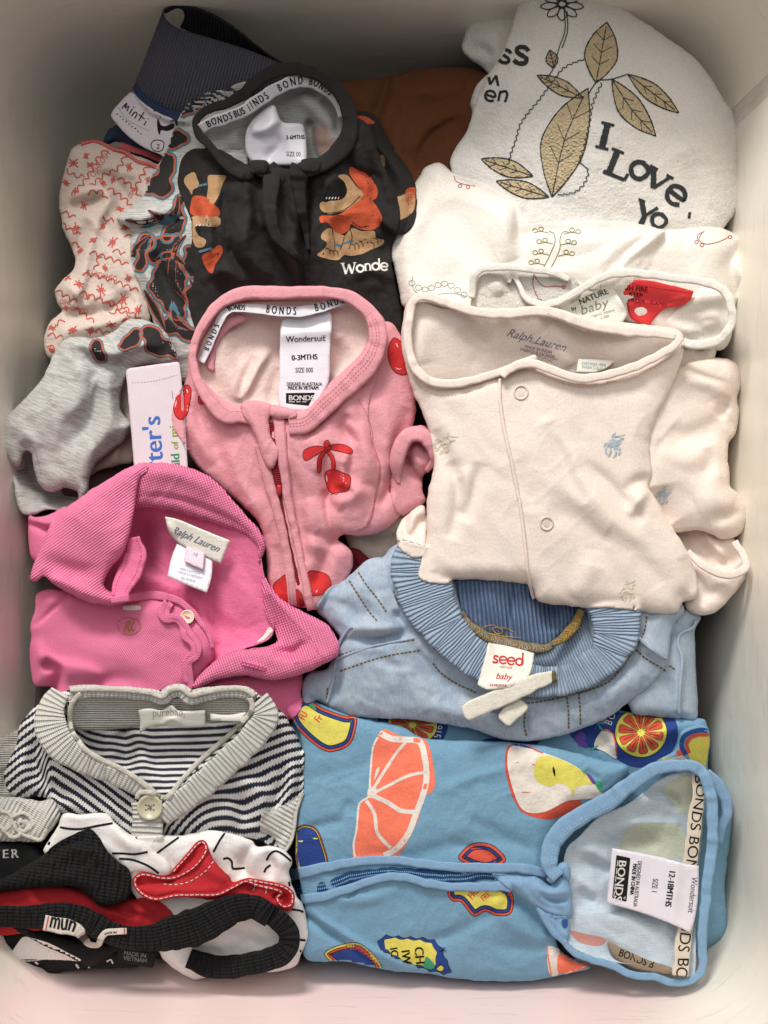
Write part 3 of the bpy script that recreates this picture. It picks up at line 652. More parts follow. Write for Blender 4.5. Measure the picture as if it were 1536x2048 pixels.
for i, (x, y, r) in enumerate([(147, 326, 12), (132, 366, 8), (258, 334, 9), (152, 456, 11), (225, 484, 13), (186, 480, 9), (134, 554, 9), (158, 568, 10), (202, 580, 12), (247, 598, 12), (276, 620, 12), (145, 660, 11), (182, 662, 11), (104, 656, 8), (102, 700, 6), (172, 312, 7), (226, 360, 7), (160, 502, 8)]): star(osi, x, y, r, 2.8, 4, i)
for P, g in (([(132, 340), (150, 350), (168, 352)], 1), ([(236, 356), (262, 372), (280, 396)], -1), ([(120, 446), (140, 460), (160, 470)], -1), ([(200, 512), (190, 540)], 1), ([(226, 500), (250, 508)], -1), ([(262, 440), (290, 460)], -1), ([(250, 470), (280, 484), (296, 500)], -1), ([(96, 690), (110, 700)], -1), ([(190, 660), (230, 668), (270, 650)], -1), ([(128, 640), (110, 650)], 1), ([(214, 604), (240, 610), (280, 640)], -1)): scallop(osi, P, 3.0, a=4, sgn=g)
for i, (x, y, r) in enumerate([(180, 330, 8), (206, 366, 8), (168, 412, 9), (206, 452, 9), (250, 456, 9), (272, 510, 9), (210, 536, 7), (256, 556, 8), (176, 594, 8), (132, 616, 8), (222, 650, 10), (160, 684, 8), (128, 686, 8), (250, 640, 8), (280, 470, 7), (240, 418, 8), (296, 360, 7), (150, 382, 7)]): star(osi, x, y, r, 2.6, 4, i*1.3)
osi.text('OSHKOSH', 188, 356, 17, -56, .75).text('OSHKOSH B', 236, 552, 16, 192, .72).text('OSHKO', 176, 618, 14, 190, .7).text('OSH', 262, 398, 13, -60, .7).text('OSHK', 118, 606, 13, 12, .7)
osi.build(t, 'printed_pattern', Mred)['kind'] = 'stuff'
ribbon(t, 'neck_binding', [(162, 288), (184, 283), (205, 287), (226, 298), (246, 303), (262, 314), (278, 324), (300, 328), (330, 345)], 7, Mcoral, rise=4)
ribbon(t, 'neck_binding', [(240, 290), (268, 300), (300, 310), (330, 325)], 13, Mcoral, rise=6)

# ------------------------------------------------------------------ off-white garment with looped embroidery (top right)
t = thing('sleepsuit', 'off-white sleepsuit with thin looped red, green and grey embroidery and a red care label', 'sleepsuit', 1150, 540, -50, None)
Mow = mat('offwhite_cotton', srgb(230, 222, 212), 'jersey', srgb(224, 216, 206), mott=.03, bump=.6)
Mbind = mat('offwhite_binding', srgb(230, 224, 214), 'jersey', srgb(222, 216, 206), bump=.9, mott=.03)
nb = patch(t, 'body', [(868, 326), (884, 326), (898, 340), (922, 354), (960, 364), (1004, 386), (1036, 406), (1046, 428), (1054, 446), (1100, 446), (1170, 443), (1250, 444), (1310, 456), (1332, 480), (1300, 560), (1200, 620), (1000, 660), (860, 640), (806, 612), (800, 590), (792, 550), (782, 512), (780, 484), (788, 446), (806, 410), (832, 364), (850, 336)], Mow,
      z=[(870, 340, -50), (790, 480, -60), (1000, 420, 0), (1200, 480, 5), (1300, 460, -10), (900, 620, 0), (1000, 560, 10)], puff=(40, 34),
      folds=[([(1010, 406), (1022, 440), (1018, 480), (1030, 520)], 14, 14, 34), ([(1052, 446), (1040, 480), (1050, 520), (1080, 540)], -16, 18, 26, 'i'), ([(824, 600), (812, 540), (816, 480), (842, 420), (870, 370)], 12, 18, 26), ([(900, 400), (930, 460), (940, 540)], -6, 30), ([(850, 590), (900, 560), (960, 550)], -6, 26), ([(1120, 470), (1180, 480), (1240, 470)], 6, 22)], wr=[(3, 60, 40, 1.5)], skirt=120)
patch(t, 'flap', [(1318, 458), (1330, 466), (1300, 500), (1260, 540), (1200, 580), (1120, 560), (1090, 545), (1120, 528), (1180, 505), (1240, 478), (1290, 460)], Mow, z=[(1310, 465, 14), (1100, 548, 26), (1200, 570, 14)], puff=(14, 18), folds=[([(1310, 465), (1250, 510), (1210, 560)], -10, 7, 12), ([(1320, 470), (1220, 530)], 5, 10)], skirt=14)
sl = patch(t, 'sleeve', [(1310, 460), (1340, 460), (1400, 454), (1440, 456), (1474, 470), (1500, 492), (1518, 530), (1512, 562), (1492, 584), (1470, 610), (1440, 700), (1250, 640), (1200, 570), (1230, 540), (1262, 504)], Mow,
      z=[(1320, 470, 0), (1500, 540, -80), (1400, 600, -20), (1250, 560, 4)], puff=(40, 32), folds=[([(1478, 500), (1460, 530), (1474, 580)], -18, 10, 16, 'n'), ([(1278, 500), (1262, 540), (1270, 580)], -9, 8, 16), ([(1400, 470), (1420, 520), (1400, 570)], 5, 34), ([(1500, 520), (1490, 560)], 6, 10)], wr=[(3, 44, 70, 1.4)], skirt=160)
patch(t, 'sleeve_fold', [(1380, 688), (1400, 700), (1430, 690), (1426, 730), (1400, 760), (1330, 760), (1340, 700)], Mow, z=-60, puff=(16, 14), skirt=40)
gn = mat('green_thread', srgb(132, 128, 70), 'print'); rd = mat('dusty_red_thread', srgb(176, 92, 92), 'print'); gy = mat('sage_thread', srgb(140, 152, 144), 'print')
g1 = Ink(nb)
def loop(ink, x, y, r, w_=1.7, a=0): ink.line([(x+r*math.cos(k*.7+a), y+r*.85*math.sin(k*.7+a)) for k in range(9)], w_, True)
def curls(ink, x, y, s):
    ink.line([(x, y), (x+s*14, y-3), (x+s*26, y-2)], 1.6); loop(ink, x+s*28, y-5, 5); loop(ink, x+s*16, y-8, 5)
g1.line([(1084, 540), (1096, 518), (1104, 500), (1110, 484), (1108, 468), (1098, 462)], 1.7).line([(1102, 536), (1112, 516), (1120, 496), (1120, 478), (1126, 464), (1138, 464)], 1.7)
for y, xl, xr in ((466, 1100, 1128), (488, 1108, 1120), (510, 1100, 1116), (530, 1092, 1108)):
    curls(g1, xl-2, y, -1)
    if y < 520: curls(g1, xr, y+2, 1)
g1.build(t, 'green_vine_embroidery', gn)
g2 = Ink(nb); g2.line([(908, 352), (912, 362), (926, 368), (950, 372)], 1.6); loop(g2, 920, 372, 4); loop(g2, 936, 374, 4); g2.build(t, 'red_heart_embroidery', rd)
g2 = Ink(sl); g2.line([(1396, 482), (1396, 470), (1410, 462), (1404, 466), (1398, 480), (1412, 488), (1436, 484), (1458, 474)], 1.7); loop(g2, 1393, 484, 4); loop(g2, 1404, 490, 4); loop(g2, 1460, 474, 4); g2.build(t, 'red_heart_embroidery', rd)
g3 = Ink(nb)
for k in range(9): loop(g3, 824+k*13, 566+9*math.sin(k*.9)+k*2, 6.5, 1.4)
g3.line([(826, 552), (824, 566), (832, 584), (860, 590), (900, 586), (930, 592)], 1.4); g3.build(t, 'chain_embroidery', gy)
# back facing, labels and binding round the neck
fc = patch(t, 'neck_facing', [(948, 560), (960, 540), (1000, 534), (1060, 538), (1110, 548), (1150, 556), (1160, 590), (1120, 620), (1000, 640), (945, 620)], mat('bobbly_knit', srgb(228, 222, 212), 'fleece', srgb(210, 204, 194), bump=2.2), z=[(950, 570, 16), (1150, 570, 20), (1050, 620, 14)], puff=(14, 14), folds=[([(1024, 556), (1036, 580), (1066, 600)], -20, 9, 12, 'n'), ([(990, 560), (1000, 590)], 9, 14)])
g4 = Ink(fc); g4.line([(1068, 548), (1066, 570), (1076, 596), (1084, 600)], 1.8).line([(1068, 550), (1086, 572), (1110, 572), (1128, 574)], 1.8); loop(g4, 1127, 574, 4); g4.build(t, 'red_heart_embroidery', rd)
inn = patch(t, 'lining', [(1150, 590), (1230, 560), (1340, 556), (1430, 572), (1456, 600), (1460, 660), (1400, 690), (1250, 660), (1140, 640)], Mow, z=-22, puff=(-8, 20), folds=[([(1440, 590), (1390, 600), (1340, 640), (1380, 660)], 22, 22, 16, 'n'), ([(1400, 650), (1440, 640)], 14, 14), ([(1300, 600), (1310, 650)], -10, 14)], drape=False, skirt=10)
rt = patch(t, 'red_care_label', [(1226, 562, 1), (1290, 560), (1340, 570), (1388, 582, 1), (1380, 600), (1362, 612), (1330, 618), (1306, 640), (1296, 652), (1262, 636), (1250, 600)], mat('red_label_satin', srgb(216, 44, 48), 'satin', srgb(206, 36, 42), rough=.5), z=[(1226, 565, 8), (1385, 582, 4), (1300, 650, -6)], puff=(2, 5), folds=[([(1262, 606), (1290, 602), (1330, 612), (1370, 600)], 7, 7, 12, 'n')], skirt=2)
ri = Ink(rt); ri.text('HIGH FIRE', 1234, 578, 15, 6, .9, bold=.3).text('KEEP', 1258, 592, 13, 8, .95, bold=.3).text('FROM', 1256, 604, 13, 6, .95, bold=.3).text('FLAMES', 1300, 608, 10, 8, 1).dash([(1240, 562), (1300, 574), (1380, 586)], 1, 3, 3); ri.build(t, 'printed_lettering', mat('dark_red_ink', srgb(92, 14, 20), 'print'))
wl = patch(t, 'brand_label', [(1120, 606, 1), (1170, 584), (1214, 562, 1), (1232, 584), (1254, 626), (1244, 646, 1), (1180, 646), (1120, 640, 1)], mat('offwhite_label', srgb(226, 224, 214), 'satin', srgb(218, 216, 204), rough=.6, sheen=0), z=[(1120, 620, 16), (1214, 565, 18), (1250, 630, 16)], puff=(2, 5), folds=[([(1236, 584), (1252, 620)], 6, 12)], skirt=2)
wi = Ink(wl); wi.text('NATURE', 1160, 610, 17, -22, .95, bold=.4).text('by', 1144, 622, 11, -22, bold=.3); wi.build(t, 'printed_lettering', mat('olive_ink', srgb(84, 86, 66), 'print'))
wi = Ink(wl); wi.text('baby', 1162, 630, 26, -18, 1.2, .25).text('organic cotton', 1180, 636, 8, -16, 1.1).text('size 000', 1194, 641, 8, -16); wi.build(t, 'printed_lettering', mat('sage_ink', srgb(148, 150, 120), 'print'))
ribbon(t, 'neck_binding', [(945, 596), (946, 560), (958, 541), (990, 534), (1040, 536), (1096, 544), (1140, 560)], [14, 16, 16, 15, 12], Mbind, z=[20, 34, 40, 42, 40, 34], rise=9, thick=6)
ribbon(t, 'neck_binding', [(1018, 566), (1024, 552), (1034, 562), (1050, 592), (1076, 608), (1110, 606), (1150, 586), (1200, 556), (1236, 546), (1290, 548), (1350, 556), (1410, 564), (1448, 582), (1462, 612), (1462, 648), (1440, 678), (1400, 690), (1366, 684)], [8, 14, 16, 17, 18, 18, 18, 18, 18], Mbind, z=[20, 34, 40, 42, 44, 44, 44, 42, 40, 34, 28], rise=10, thick=8)
# ------------------------------------------------------------------ grey marle garment with black shapes
Mgm = mat('grey_marle', srgb(188, 186, 180), 'marl', srgb(134, 133, 131), mott=.05)
OR = mat('orange_ink', srgb(186, 88, 56), 'print'); TE = mat('teal_ink', srgb(76, 116, 132), 'print'); BK = mat('soft_black_ink', srgb(44, 42, 42), 'print')
t = thing('romper', 'grey marle romper with black, orange and teal blotches, its loose cuff hanging at the left', 'romper', 280, 600, -90)
gd = patch(t, 'body', [(500, 170), (450, 178), (412, 186), (386, 200), (364, 224), (346, 262), (336, 290), (320, 324), (302, 350), (288, 388), (262, 412), (234, 434), (242, 448), (262, 458), (260, 500), (266, 540), (284, 585), (302, 628), (318, 690), (340, 745), (390, 765), (430, 700), (460, 500), (500, 300)], Mgm,
      z=[(440, 190, -76), (345, 270, -80), (240, 436, -60), (290, 600, -66), (380, 740, -80), (400, 450, -20)], puff=(22, 22),
      folds=[([(236, 436), (280, 440), (330, 420), (362, 400)], 14, 12, 20), ([(262, 462), (300, 452), (350, 440)], -14, 9, 14, 'n'), ([(350, 300), (340, 360), (310, 410), (290, 440)], 10, 16), ([(370, 250), (364, 300), (372, 340)], -10, 14), ([(280, 500), (300, 560), (340, 640), (370, 720)], 12, 18), ([(310, 500), (330, 560), (370, 620)], -14, 12, 18), ([(360, 470), (352, 560), (372, 640)], 10, 14), ([(360, 480), (340, 460)], -8, 12)], wr=[(3.5, 24, 60, 1.8)], skirt=120)
def blotch(surf, P, name='body'):
    C = np.mean(np.array([p[:2] for p in P], float), 0)
    def grow(k): 
        S = spline(P, True, 4); T = np.roll(S, -1, 0)-np.roll(S, 1, 0); N = np.stack([T[:, 1], -T[:, 0]], 1)/(np.hypot(*T.T)[:, None]+1e-6)
        ar = np.sum(S[:, 0]*np.roll(S[:, 1], -1)-np.roll(S[:, 0], -1)*S[:, 1]); return S+N*(k+2.0*np.sin(np.arange(len(S))*.9)+4.5*np.sin(np.arange(len(S))*.42)+2)[:, None]*(1 if ar > 0 else -1)
    S = spline(P, True, 4)
    return grow
def blotches(par, surf, PL, ow=4, tw=4, claws=()):
    a, b, c = Ink(surf, .7), Ink(surf, .7), Ink(surf, .7)
    for P in PL:
        g = blotch(surf, P)
        a.poly(g(0), 0, True)
        b.line(g(ow/2), ow, True, .5, True); c.line(g(ow+tw/2-.5), tw, True, .25, True)
    for P in claws: c.line(P, 24, dz=0, taper=True); b.line(P, 16.5, dz=.35, taper=True); a.line(P, 10, dz=.7, taper=True)
    a.build(par, 'black_print', BK); b.build(par, 'orange_print', OR); c.build(par, 'teal_print', TE)
blotches(t, gd, [[(345, 268), (372, 276), (362, 292), (342, 290), (336, 282)], [(336, 312), (344, 334), (340, 366), (330, 386), (306, 390), (294, 382), (312, 350), (326, 322)],
   [(298, 474), (284, 482), (276, 500), (278, 536), (286, 528), (296, 500), (302, 486)], [(366, 398), (356, 410), (344, 448), (330, 474), (342, 478), (358, 460)], [(304, 494), (326, 478), (352, 470), (350, 490), (324, 510), (306, 520)],
   [(322, 528), (344, 520), (366, 540), (364, 566), (368, 596), (362, 618), (366, 640), (350, 636), (340, 618), (324, 606), (312, 592), (306, 570), (308, 548)], [(378, 580), (392, 590), (420, 640), (404, 630), (384, 610)], [(336, 640), (352, 640), (374, 650), (390, 664), (384, 676), (350, 668), (334, 660)],
   [(372, 500), (388, 512), (398, 540), (384, 548), (372, 530)], [(390, 200), (400, 206), (380, 226), (366, 232)]], 3, 4.6, [[(300, 470), (270, 500), (266, 560), (290, 600)], [(372, 470), (350, 500), (345, 560), (372, 600)], [(296, 420), (330, 440), (352, 420), (356, 390)], [(310, 520), (340, 510), (370, 530)], [(288, 580), (310, 620), (330, 660)], [(380, 560), (400, 600), (410, 660)], [(345, 600), (352, 640), (380, 660)], [(250, 440), (290, 445), (330, 430)]])
Mgi = mat('grey_inside', srgb(112, 108, 104), 'marl', srgb(90, 88, 86))
patch(t, 'sleeve_inside', [(8, 905), (22, 935), (30, 985), (40, 1022), (62, 1030), (100, 1018), (140, 1030), (164, 1012), (176, 985), (150, 930), (60, 880)], Mgm, z=[(10, 910, -120), (60, 1025, -105), (150, 1020, -100), (100, 950, -170)], puff=(10, 8), folds=[([(50, 930), (80, 970), (110, 990), (150, 990)], -50, 30, 22, 'n')], drape=False, skirt=60)
cu = patch(t, 'sleeve', [(122, 686), (134, 676), (160, 674), (192, 676), (228, 662), (246, 646), (266, 638), (300, 644), (330, 664), (346, 690), (356, 714), (344, 732), (300, 728), (262, 742), (246, 770), (242, 820), (262, 850), (250, 880), (215, 908), (190, 930), (180, 955), (176, 986), (160, 1000), (152, 982), (128, 976), (104, 984), (82, 974), (70, 944), (64, 910), (56, 902), (46, 906), (42, 926), (34, 934), (20, 922), (6, 896), (2, 868), (10, 838), (40, 806), (76, 768), (94, 740), (104, 716), (112, 700)], Mgm,
      z=[(130, 685, -55), (330, 680, -30), (10, 870, -85), (100, 970, -75), (170, 980, -60), (230, 880, -70), (130, 820, -50)], puff=(24, 20),
      folds=[([(132, 690), (160, 720), (172, 760), (160, 800), (120, 840), (104, 900)], 20, 20, 40), ([(128, 684), (170, 690), (222, 708), (280, 690), (330, 690)], 15, 16, 10), ([(140, 696), (190, 722), (240, 728)], -22, 10, 18, 'o'), ([(196, 750), (218, 790), (220, 850), (180, 900), (172, 960)], 18, 18, 26), ([(186, 740), (190, 800), (170, 850), (140, 900)], -20, 18, 20), ([(60, 880), (50, 900)], -8, 10), ([(30, 840), (56, 880), (70, 930)], 10, 18), ([(236, 740), (240, 800), (252, 850)], -20, 12, 20)], wr=[(3, 30, 60, 1.6)], step=4, skirt=30, uvr=20, crease=1.8)
i = Ink(cu, .8); i.dash([(84, 966), (104, 974), (128, 966), (152, 970), (166, 980)], 1.2, 4, 3).dash([(50, 896), (66, 894), (76, 920), (82, 950)], 1.2, 4, 3); i.build(t, 'hem_stitching', GREYINK)
blotches(t, cu, [[(190, 682), (200, 700), (214, 722), (206, 722), (192, 706), (186, 690)], [(280, 664), (262, 672), (236, 690), (240, 694), (270, 686), (284, 676)], [(286, 666), (310, 660), (340, 690), (348, 714), (318, 706), (296, 694), (288, 680)]], 3, 3)
patch(t, 'leg', [(238, 760), (262, 745), (270, 860), (268, 920), (240, 930), (200, 940), (182, 950), (190, 920), (225, 890), (246, 850), (236, 800)], mat('cream_print_cloth', srgb(196, 178, 164), 'jersey'), z=-120, puff=(12, 14), folds=[([(240, 870), (225, 930)], 8, 12)], drape=False)
# ------------------------------------------------------------------ cardboard swing tag
tg = thing('swing_tag', 'white cardboard swing tag with blue lettering tucked upright beside the pink suit', 'swing tag', 310, 840, -60)
tp = patch(tg, 'card', [(252, 744), (254, 739), (260, 736), (350, 724), (357, 724), (360, 729), (366, 790), (376, 944), (272, 948), (268, 930)], mat('white_card', srgb(206, 190, 196), 'satin', srgb(202, 186, 192), rough=.45, sheen=0, bump=.2), z=[(252, 740, -14), (360, 726, -8), (272, 948, 4), (376, 944, 8)], puff=(.8, 2), drape=False, corner=True, skirt=3, eps=1)
i = Ink(tp, .5); i.text("ter's", 326, 921, 52, -94, .98, bold=1.1).line([(301, 924), (304, 930)], 6); i.build(tg, 'printed_lettering', mat('tag_blue', srgb(66, 112, 190), 'print'))
i = Ink(tp, .5); i.text('ild', 360, 930, 25, -94, bold=.7); i.build(tg, 'printed_lettering', mat('tag_green', srgb(30, 140, 96), 'print'))
i = Ink(tp, .5); i.text('of', 357, 898, 19, -94, bold=.6).text('mi', 356, 874, 24, -94, bold=.7); i.build(tg, 'printed_lettering', mat('tag_lime', srgb(150, 164, 36), 'print'))
i = Ink(tp, .5); i.dash([(264, 766), (310, 762), (360, 748)], 1, 3, 3).line([(344, 782), (346, 798)], 1.2); i.build(tg, 'perforation', GREYINK)

# ------------------------------------------------------------------ black suit
t = thing('black_zip_suit', 'charcoal zip suit printed with tan dogs in orange capes, its lettered neck open', 'sleepsuit', 580, 430, -30)
Mbk = mat('charcoal_cotton', srgb(46, 43, 42), 'jersey', srgb(33, 31, 31), mott=.2, sheen=.35)
DOG = mat('dog_tan', srgb(184, 144, 102), 'print'); ORG = mat('cape_orange', srgb(196, 80, 42), 'print'); WH = mat('white_ink', srgb(226, 222, 216), 'print'); TL = mat('leg_band_blue', srgb(84, 124, 140), 'print')
s2 = patch(t, 'sleeve', [(690, 232), (716, 224), (738, 224), (756, 238), (778, 280), (798, 312), (818, 338), (830, 368), (834, 410), (826, 450), (800, 470), (760, 440), (720, 340)], Mbk, z=[(720, 230, -60), (830, 400, -60), (740, 400, -20)], puff=(22, 22), folds=[([(720, 240), (760, 290), (800, 350), (820, 400)], 12, 14), ([(730, 290), (770, 340), (790, 400)], -14, 12)], skirt=90)
bb = patch(t, 'body', [(364, 318), (378, 302), (400, 296), (440, 300), (500, 330), (560, 336), (640, 330), (690, 260), (712, 236), (736, 250), (752, 290), (766, 330), (780, 360), (796, 400), (800, 440), (792, 470), (782, 500), (786, 540), (796, 590), (806, 640), (800, 700), (600, 700), (420, 690), (384, 640), (378, 590), (388, 556), (376, 520), (384, 480), (382, 440), (368, 404), (356, 372), (358, 340)], Mbk,
      z=[(370, 330, -60), (400, 560, -30), (500, 340, 0), (700, 260, 10), (790, 480, -40), (600, 620, -84), (460, 640, -84), (800, 640, -60), (560, 450, -6)], puff=(26, 26),
      folds=[([(548, 340), (540, 400), (548, 470), (590, 520), (612, 600)], 24, 14, 20), ([(660, 330), (668, 400), (650, 470), (660, 560), (700, 620)], 18, 14, 20), ([(480, 350), (500, 420), (490, 500), (540, 560)], 20, 12, 16), ([(416, 330), (404, 400), (420, 470), (410, 540)], 17, 12, 16), ([(740, 300), (752, 380), (770, 450), (768, 520)], -24, 14, 10), ([(690, 560), (740, 540), (790, 560)], 17, 12), ([(400, 560), (450, 540), (500, 570)], 17, 12), ([(600, 345), (612, 400), (608, 480), (612, 560), (614, 620)], -44, 20, 12, 'n'), ([(524, 350), (520, 420), (540, 490), (580, 560), (604, 620)], -30, 12, 18, 'n'), ([(640, 345), (646, 420), (640, 500)], -18, 9, 14), ([(450, 330), (448, 400), (456, 470)], -20, 12, 9), ([(400, 470), (440, 500), (480, 560), (500, 620)], 22, 16, 24), ([(430, 450), (470, 520), (500, 590)], -18, 10), ([(690, 300), (710, 340), (770, 360)], -17, 10), ([(570, 350), (572, 420), (588, 480)], -16, 9, 12), ([(468, 360), (470, 430), (500, 500), (560, 560), (590, 600)], 14, 18, 28), ([(440, 400), (440, 470), (480, 540), (540, 590)], -10, 18), ([(500, 350), (520, 400), (530, 460)], 10, 10), ([(400, 310), (420, 360), (432, 420), (424, 500)], 8, 22), ([(640, 340), (628, 420), (640, 520), (690, 560)], 10, 16, 40), ([(700, 480), (760, 500), (790, 490)], -7, 18), ([(640, 590), (720, 570), (790, 580)], 6, 22)], wr=[(5, 36, 70, 1.8), (2, 13, 40, 1.4)], skirt=120, crease=2.2)
li = patch(t, 'lining', [(408, 250), (450, 232), (490, 215), (530, 190), (575, 168), (620, 166), (660, 184), (688, 212), (694, 250), (680, 290), (650, 330), (600, 350), (540, 352), (470, 345), (430, 310)], mat('grey_brushed', srgb(160, 158, 154), 'marl', srgb(140, 138, 136)), z=[(420, 260, -30), (560, 180, -20), (680, 230, -24), (560, 280, -60), (600, 340, -46)], puff=(-16, 30), drape=False, folds=[([(600, 190), (640, 230), (662, 270), (660, 320)], 20, 22, 14), ([(640, 200), (672, 230), (676, 270)], -14, 9), ([(500, 230), (470, 270), (480, 320)], 10, 18), ([(620, 250), (626, 300), (640, 330)], -16, 8, 10, 'n')], wr=[(4, 26, 50, 1.5)], skirt=4)
i = Ink(li, .5); i.poly([(626, 262), (648, 250), (664, 280), (668, 300), (650, 322), (636, 300)]); i.build(t, 'faded_print', mat('faded_peach', srgb(186, 152, 140), 'print'))
Msat = mat('white_satin', srgb(226, 220, 226), 'satin', srgb(214, 208, 218), rough=.28, sheen=0, spec=.5, bump=.5)
lb = patch(t, 'size_label', [(498, 250), (520, 226), (546, 210), (556, 228), (566, 245), (590, 246), (606, 250), (612, 280), (612, 326), (590, 330), (540, 330), (500, 320), (490, 280)], Msat, z=[(500, 250, -26), (550, 215, -10), (610, 260, -34), (600, 325, -30), (510, 310, -44)], puff=(3, 8), drape=False, folds=[([(560, 236), (530, 260), (500, 262)], 12, 8, 18), ([(540, 268), (560, 290), (530, 320)], -8, 12)], skirt=3)
i = Ink(lb, .6); i.text('3-6MTHS', 572, 279, 12, -2, .8, bold=.4).text('SIZE 00', 572, 312, 13, 2, .72); i.build(t, 'printed_lettering', BLACKINK)
Mtape = mat('white_tape', srgb(206, 202, 206), 'satin', srgb(196, 192, 198), rough=.7, sheen=.1, bump=.5)
tpz = ribbon(t, 'neck_tape', [(402, 258), (430, 243), (462, 233), (494, 218), (526, 196), (560, 176), (596, 162), (630, 166), (656, 182), (676, 204), (688, 232)], [22, 26, 26, 27, 26, 22], Mtape, z=[-4, 4, 8, 10, 10, 8, 0, -6], tilt=-8, rise=1, thick=3)
i = Ink(None, .6, False); i.on(tpz, 'BONDS', 14, .45, 21, .62, 1.35, bold=.5).on(tpz, 'BUS', 72, .45, 21, .6, 1.1, bold=.5).on(tpz, '//NDS', 104, .5, 21, .62, 1.5, bold=.5).on(tpz, 'BOND', 176, .5, 21, .62, 1.7, bold=.5).on(tpz, 'BONDS', 240, .5, 20, .62, 1.4, bold=.5)
i.build(t, 'tape_lettering', BLACKINK)
ribbon(t, 'neckband', [(486, 352), (460, 336), (436, 312), (416, 288), (398, 268), (392, 246), (404, 228), (430, 214), (456, 206), (486, 188), (512, 164), (536, 148), (566, 138), (600, 140), (634, 150), (664, 170), (686, 196), (698, 226), (700, 256), (690, 286), (672, 308), (648, 326), (622, 338), (600, 340)], [18, 18, 17, 17, 18, 22, 27, 28, 26, 24, 28, 34, 38, 34, 28], Mbk, z=[2, 0, -6, -8, 0, 8, 16, 20, 20, 20, 18, 12, 10, 10], rise=10, thick=12)
ribbon(t, 'zip_guard', [(560, 332), (546, 350), (540, 390), (540, 430), (552, 470), (580, 500), (604, 520)], [30, 34, 30, 24, 18, 10], Mbk, lift=4, rise=8)
ribbon(t, 'zip_placket', [(600, 330), (596, 360), (602, 410), (612, 460), (616, 500)], [40, 28, 18, 8], Mbk, lift=3, rise=7)
for k, (x, y) in enumerate([(486, 346), (515, 334), (618, 330)]): patch(t, 'neck_gather', [(x-16, y-10), (x+14, y-14), (x+24, y), (x+16, y+14), (x-12, y+12)], Mbk, z=10+k*2, puff=(9, 10), skirt=6)
o, d, wk, bl, k2 = Ink(bb, .7), Ink(bb, .7), Ink(bb, 1.2), Ink(bb, 1.15), Ink(bb, 1.1)
# dog on the right chest
o.poly([(700, 334), (716, 340), (740, 352), (754, 376), (754, 394), (746, 402), (752, 410), (764, 434), (760, 450), (744, 460), (720, 458), (702, 448), (698, 460), (684, 468), (670, 464), (660, 450), (652, 444), (642, 446), (640, 432), (680, 428), (722, 396), (726, 388), (700, 350)])
d.poly([(676, 352), (694, 350), (712, 372), (728, 388), (716, 404), (692, 420), (660, 428), (642, 420), (640, 406), (652, 402), (676, 400), (692, 388), (690, 366)]).poly([(660, 456), (676, 466), (690, 470), (704, 456), (722, 462), (748, 462), (752, 476), (768, 480), (764, 490), (740, 500), (724, 508), (700, 512), (688, 510), (676, 520), (656, 518), (634, 510), (646, 500), (654, 486), (642, 476), (646, 464)])
o.poly([(388, 392), (412, 394), (432, 412), (438, 418), (440, 430), (430, 434), (384, 430), (382, 404)])
d.poly([(372, 352), (388, 344), (394, 356), (398, 372), (386, 380), (384, 390), (378, 380), (368, 364)]).poly([(416, 352), (430, 350), (452, 352), (446, 366), (438, 390), (426, 408), (414, 396), (416, 376)]).poly([(384, 434), (426, 432), (440, 436), (440, 450), (428, 454), (392, 452), (396, 470), (412, 480), (406, 494), (390, 492), (382, 460)])
o.poly([(404, 512), (420, 502), (438, 490), (446, 500), (440, 516), (430, 530), (424, 548), (412, 536)])
k2.poly([(660, 366), (674, 358), (688, 364), (694, 384), (684, 398), (664, 400), (648, 404), (650, 384)])
k2.line([(720, 392), (700, 412), (676, 424), (648, 426)], 1.5).line([(664, 456), (668, 478), (670, 498)], 1.5).line([(690, 470), (684, 490), (680, 500)], 1.5).line([(700, 458), (704, 476), (698, 498)], 1.5).line([(704, 444), (720, 454), (738, 452)], 1.8).line([(732, 346), (746, 360), (750, 368)], 1.8)
for x, y in ((656, 504), (664, 508), (672, 508), (706, 496), (714, 494), (722, 490), (752, 484), (758, 480), (744, 492)): k2.line([(x-5, y-8), (x+3, y-5), (x+4, y+4)], 1.5)
k2.line([(402, 356), (406, 374), (402, 386)], 1.5).line([(396, 456), (402, 474)], 1.4)
for x in range(5): wk.line([(652+x*6, 398), (654+x*6, 394)], 2)
for x in range(5): wk.line([(392+x*7, 452), (394+x*7, 448)], 2)
bl.line([(668, 488), (682, 492)], 5).line([(686, 486), (706, 482)], 5).line([(396, 372), (414, 368)], 4).line([(398, 504), (424, 496)], 5)
serif(wk, [([(-5, 0), (-2.6, 9)], 1.8), ([(-2.6, 9), (0, 2)], .9), ([(0, 1), (2.6, 9)], 1.8), ([(2.6, 9), (5.4, 0)], .9), ([(-6.6, 0), (-3.4, 0)], .7), ([(3.8, 0), (6.6, 0)], .7)], 697, 526, 2.4, -3)
serif(wk, LO, 720, 530, 2.3, 0); serif(wk, [([(-2, 0), (-2, 6)], 1.5), ([(-2, 1.4), (0, 0), (2, 1.4), (2, 6)], 1.3), ([(-3.2, 6), (-.8, 6)], .7), ([(.9, 6), (3.2, 6)], .7)], 735, 527, 2.3, -4); serif(wk, LO, 751, 526, 2.3, 0); serif(wk, [([(2.6, -4), (2.6, 6)], 1.5)], 752, 526, 2.3, 0); serif(wk, LE, 769, 526, 2.4, 4)
o.build(t, 'orange_print', ORG); d.build(t, 'tan_print', DOG); k2.build(t, 'black_print', mat('print_black', srgb(20, 18, 18), 'print')); wk.build(t, 'white_print', WH); bl.build(t, 'blue_print', TL)
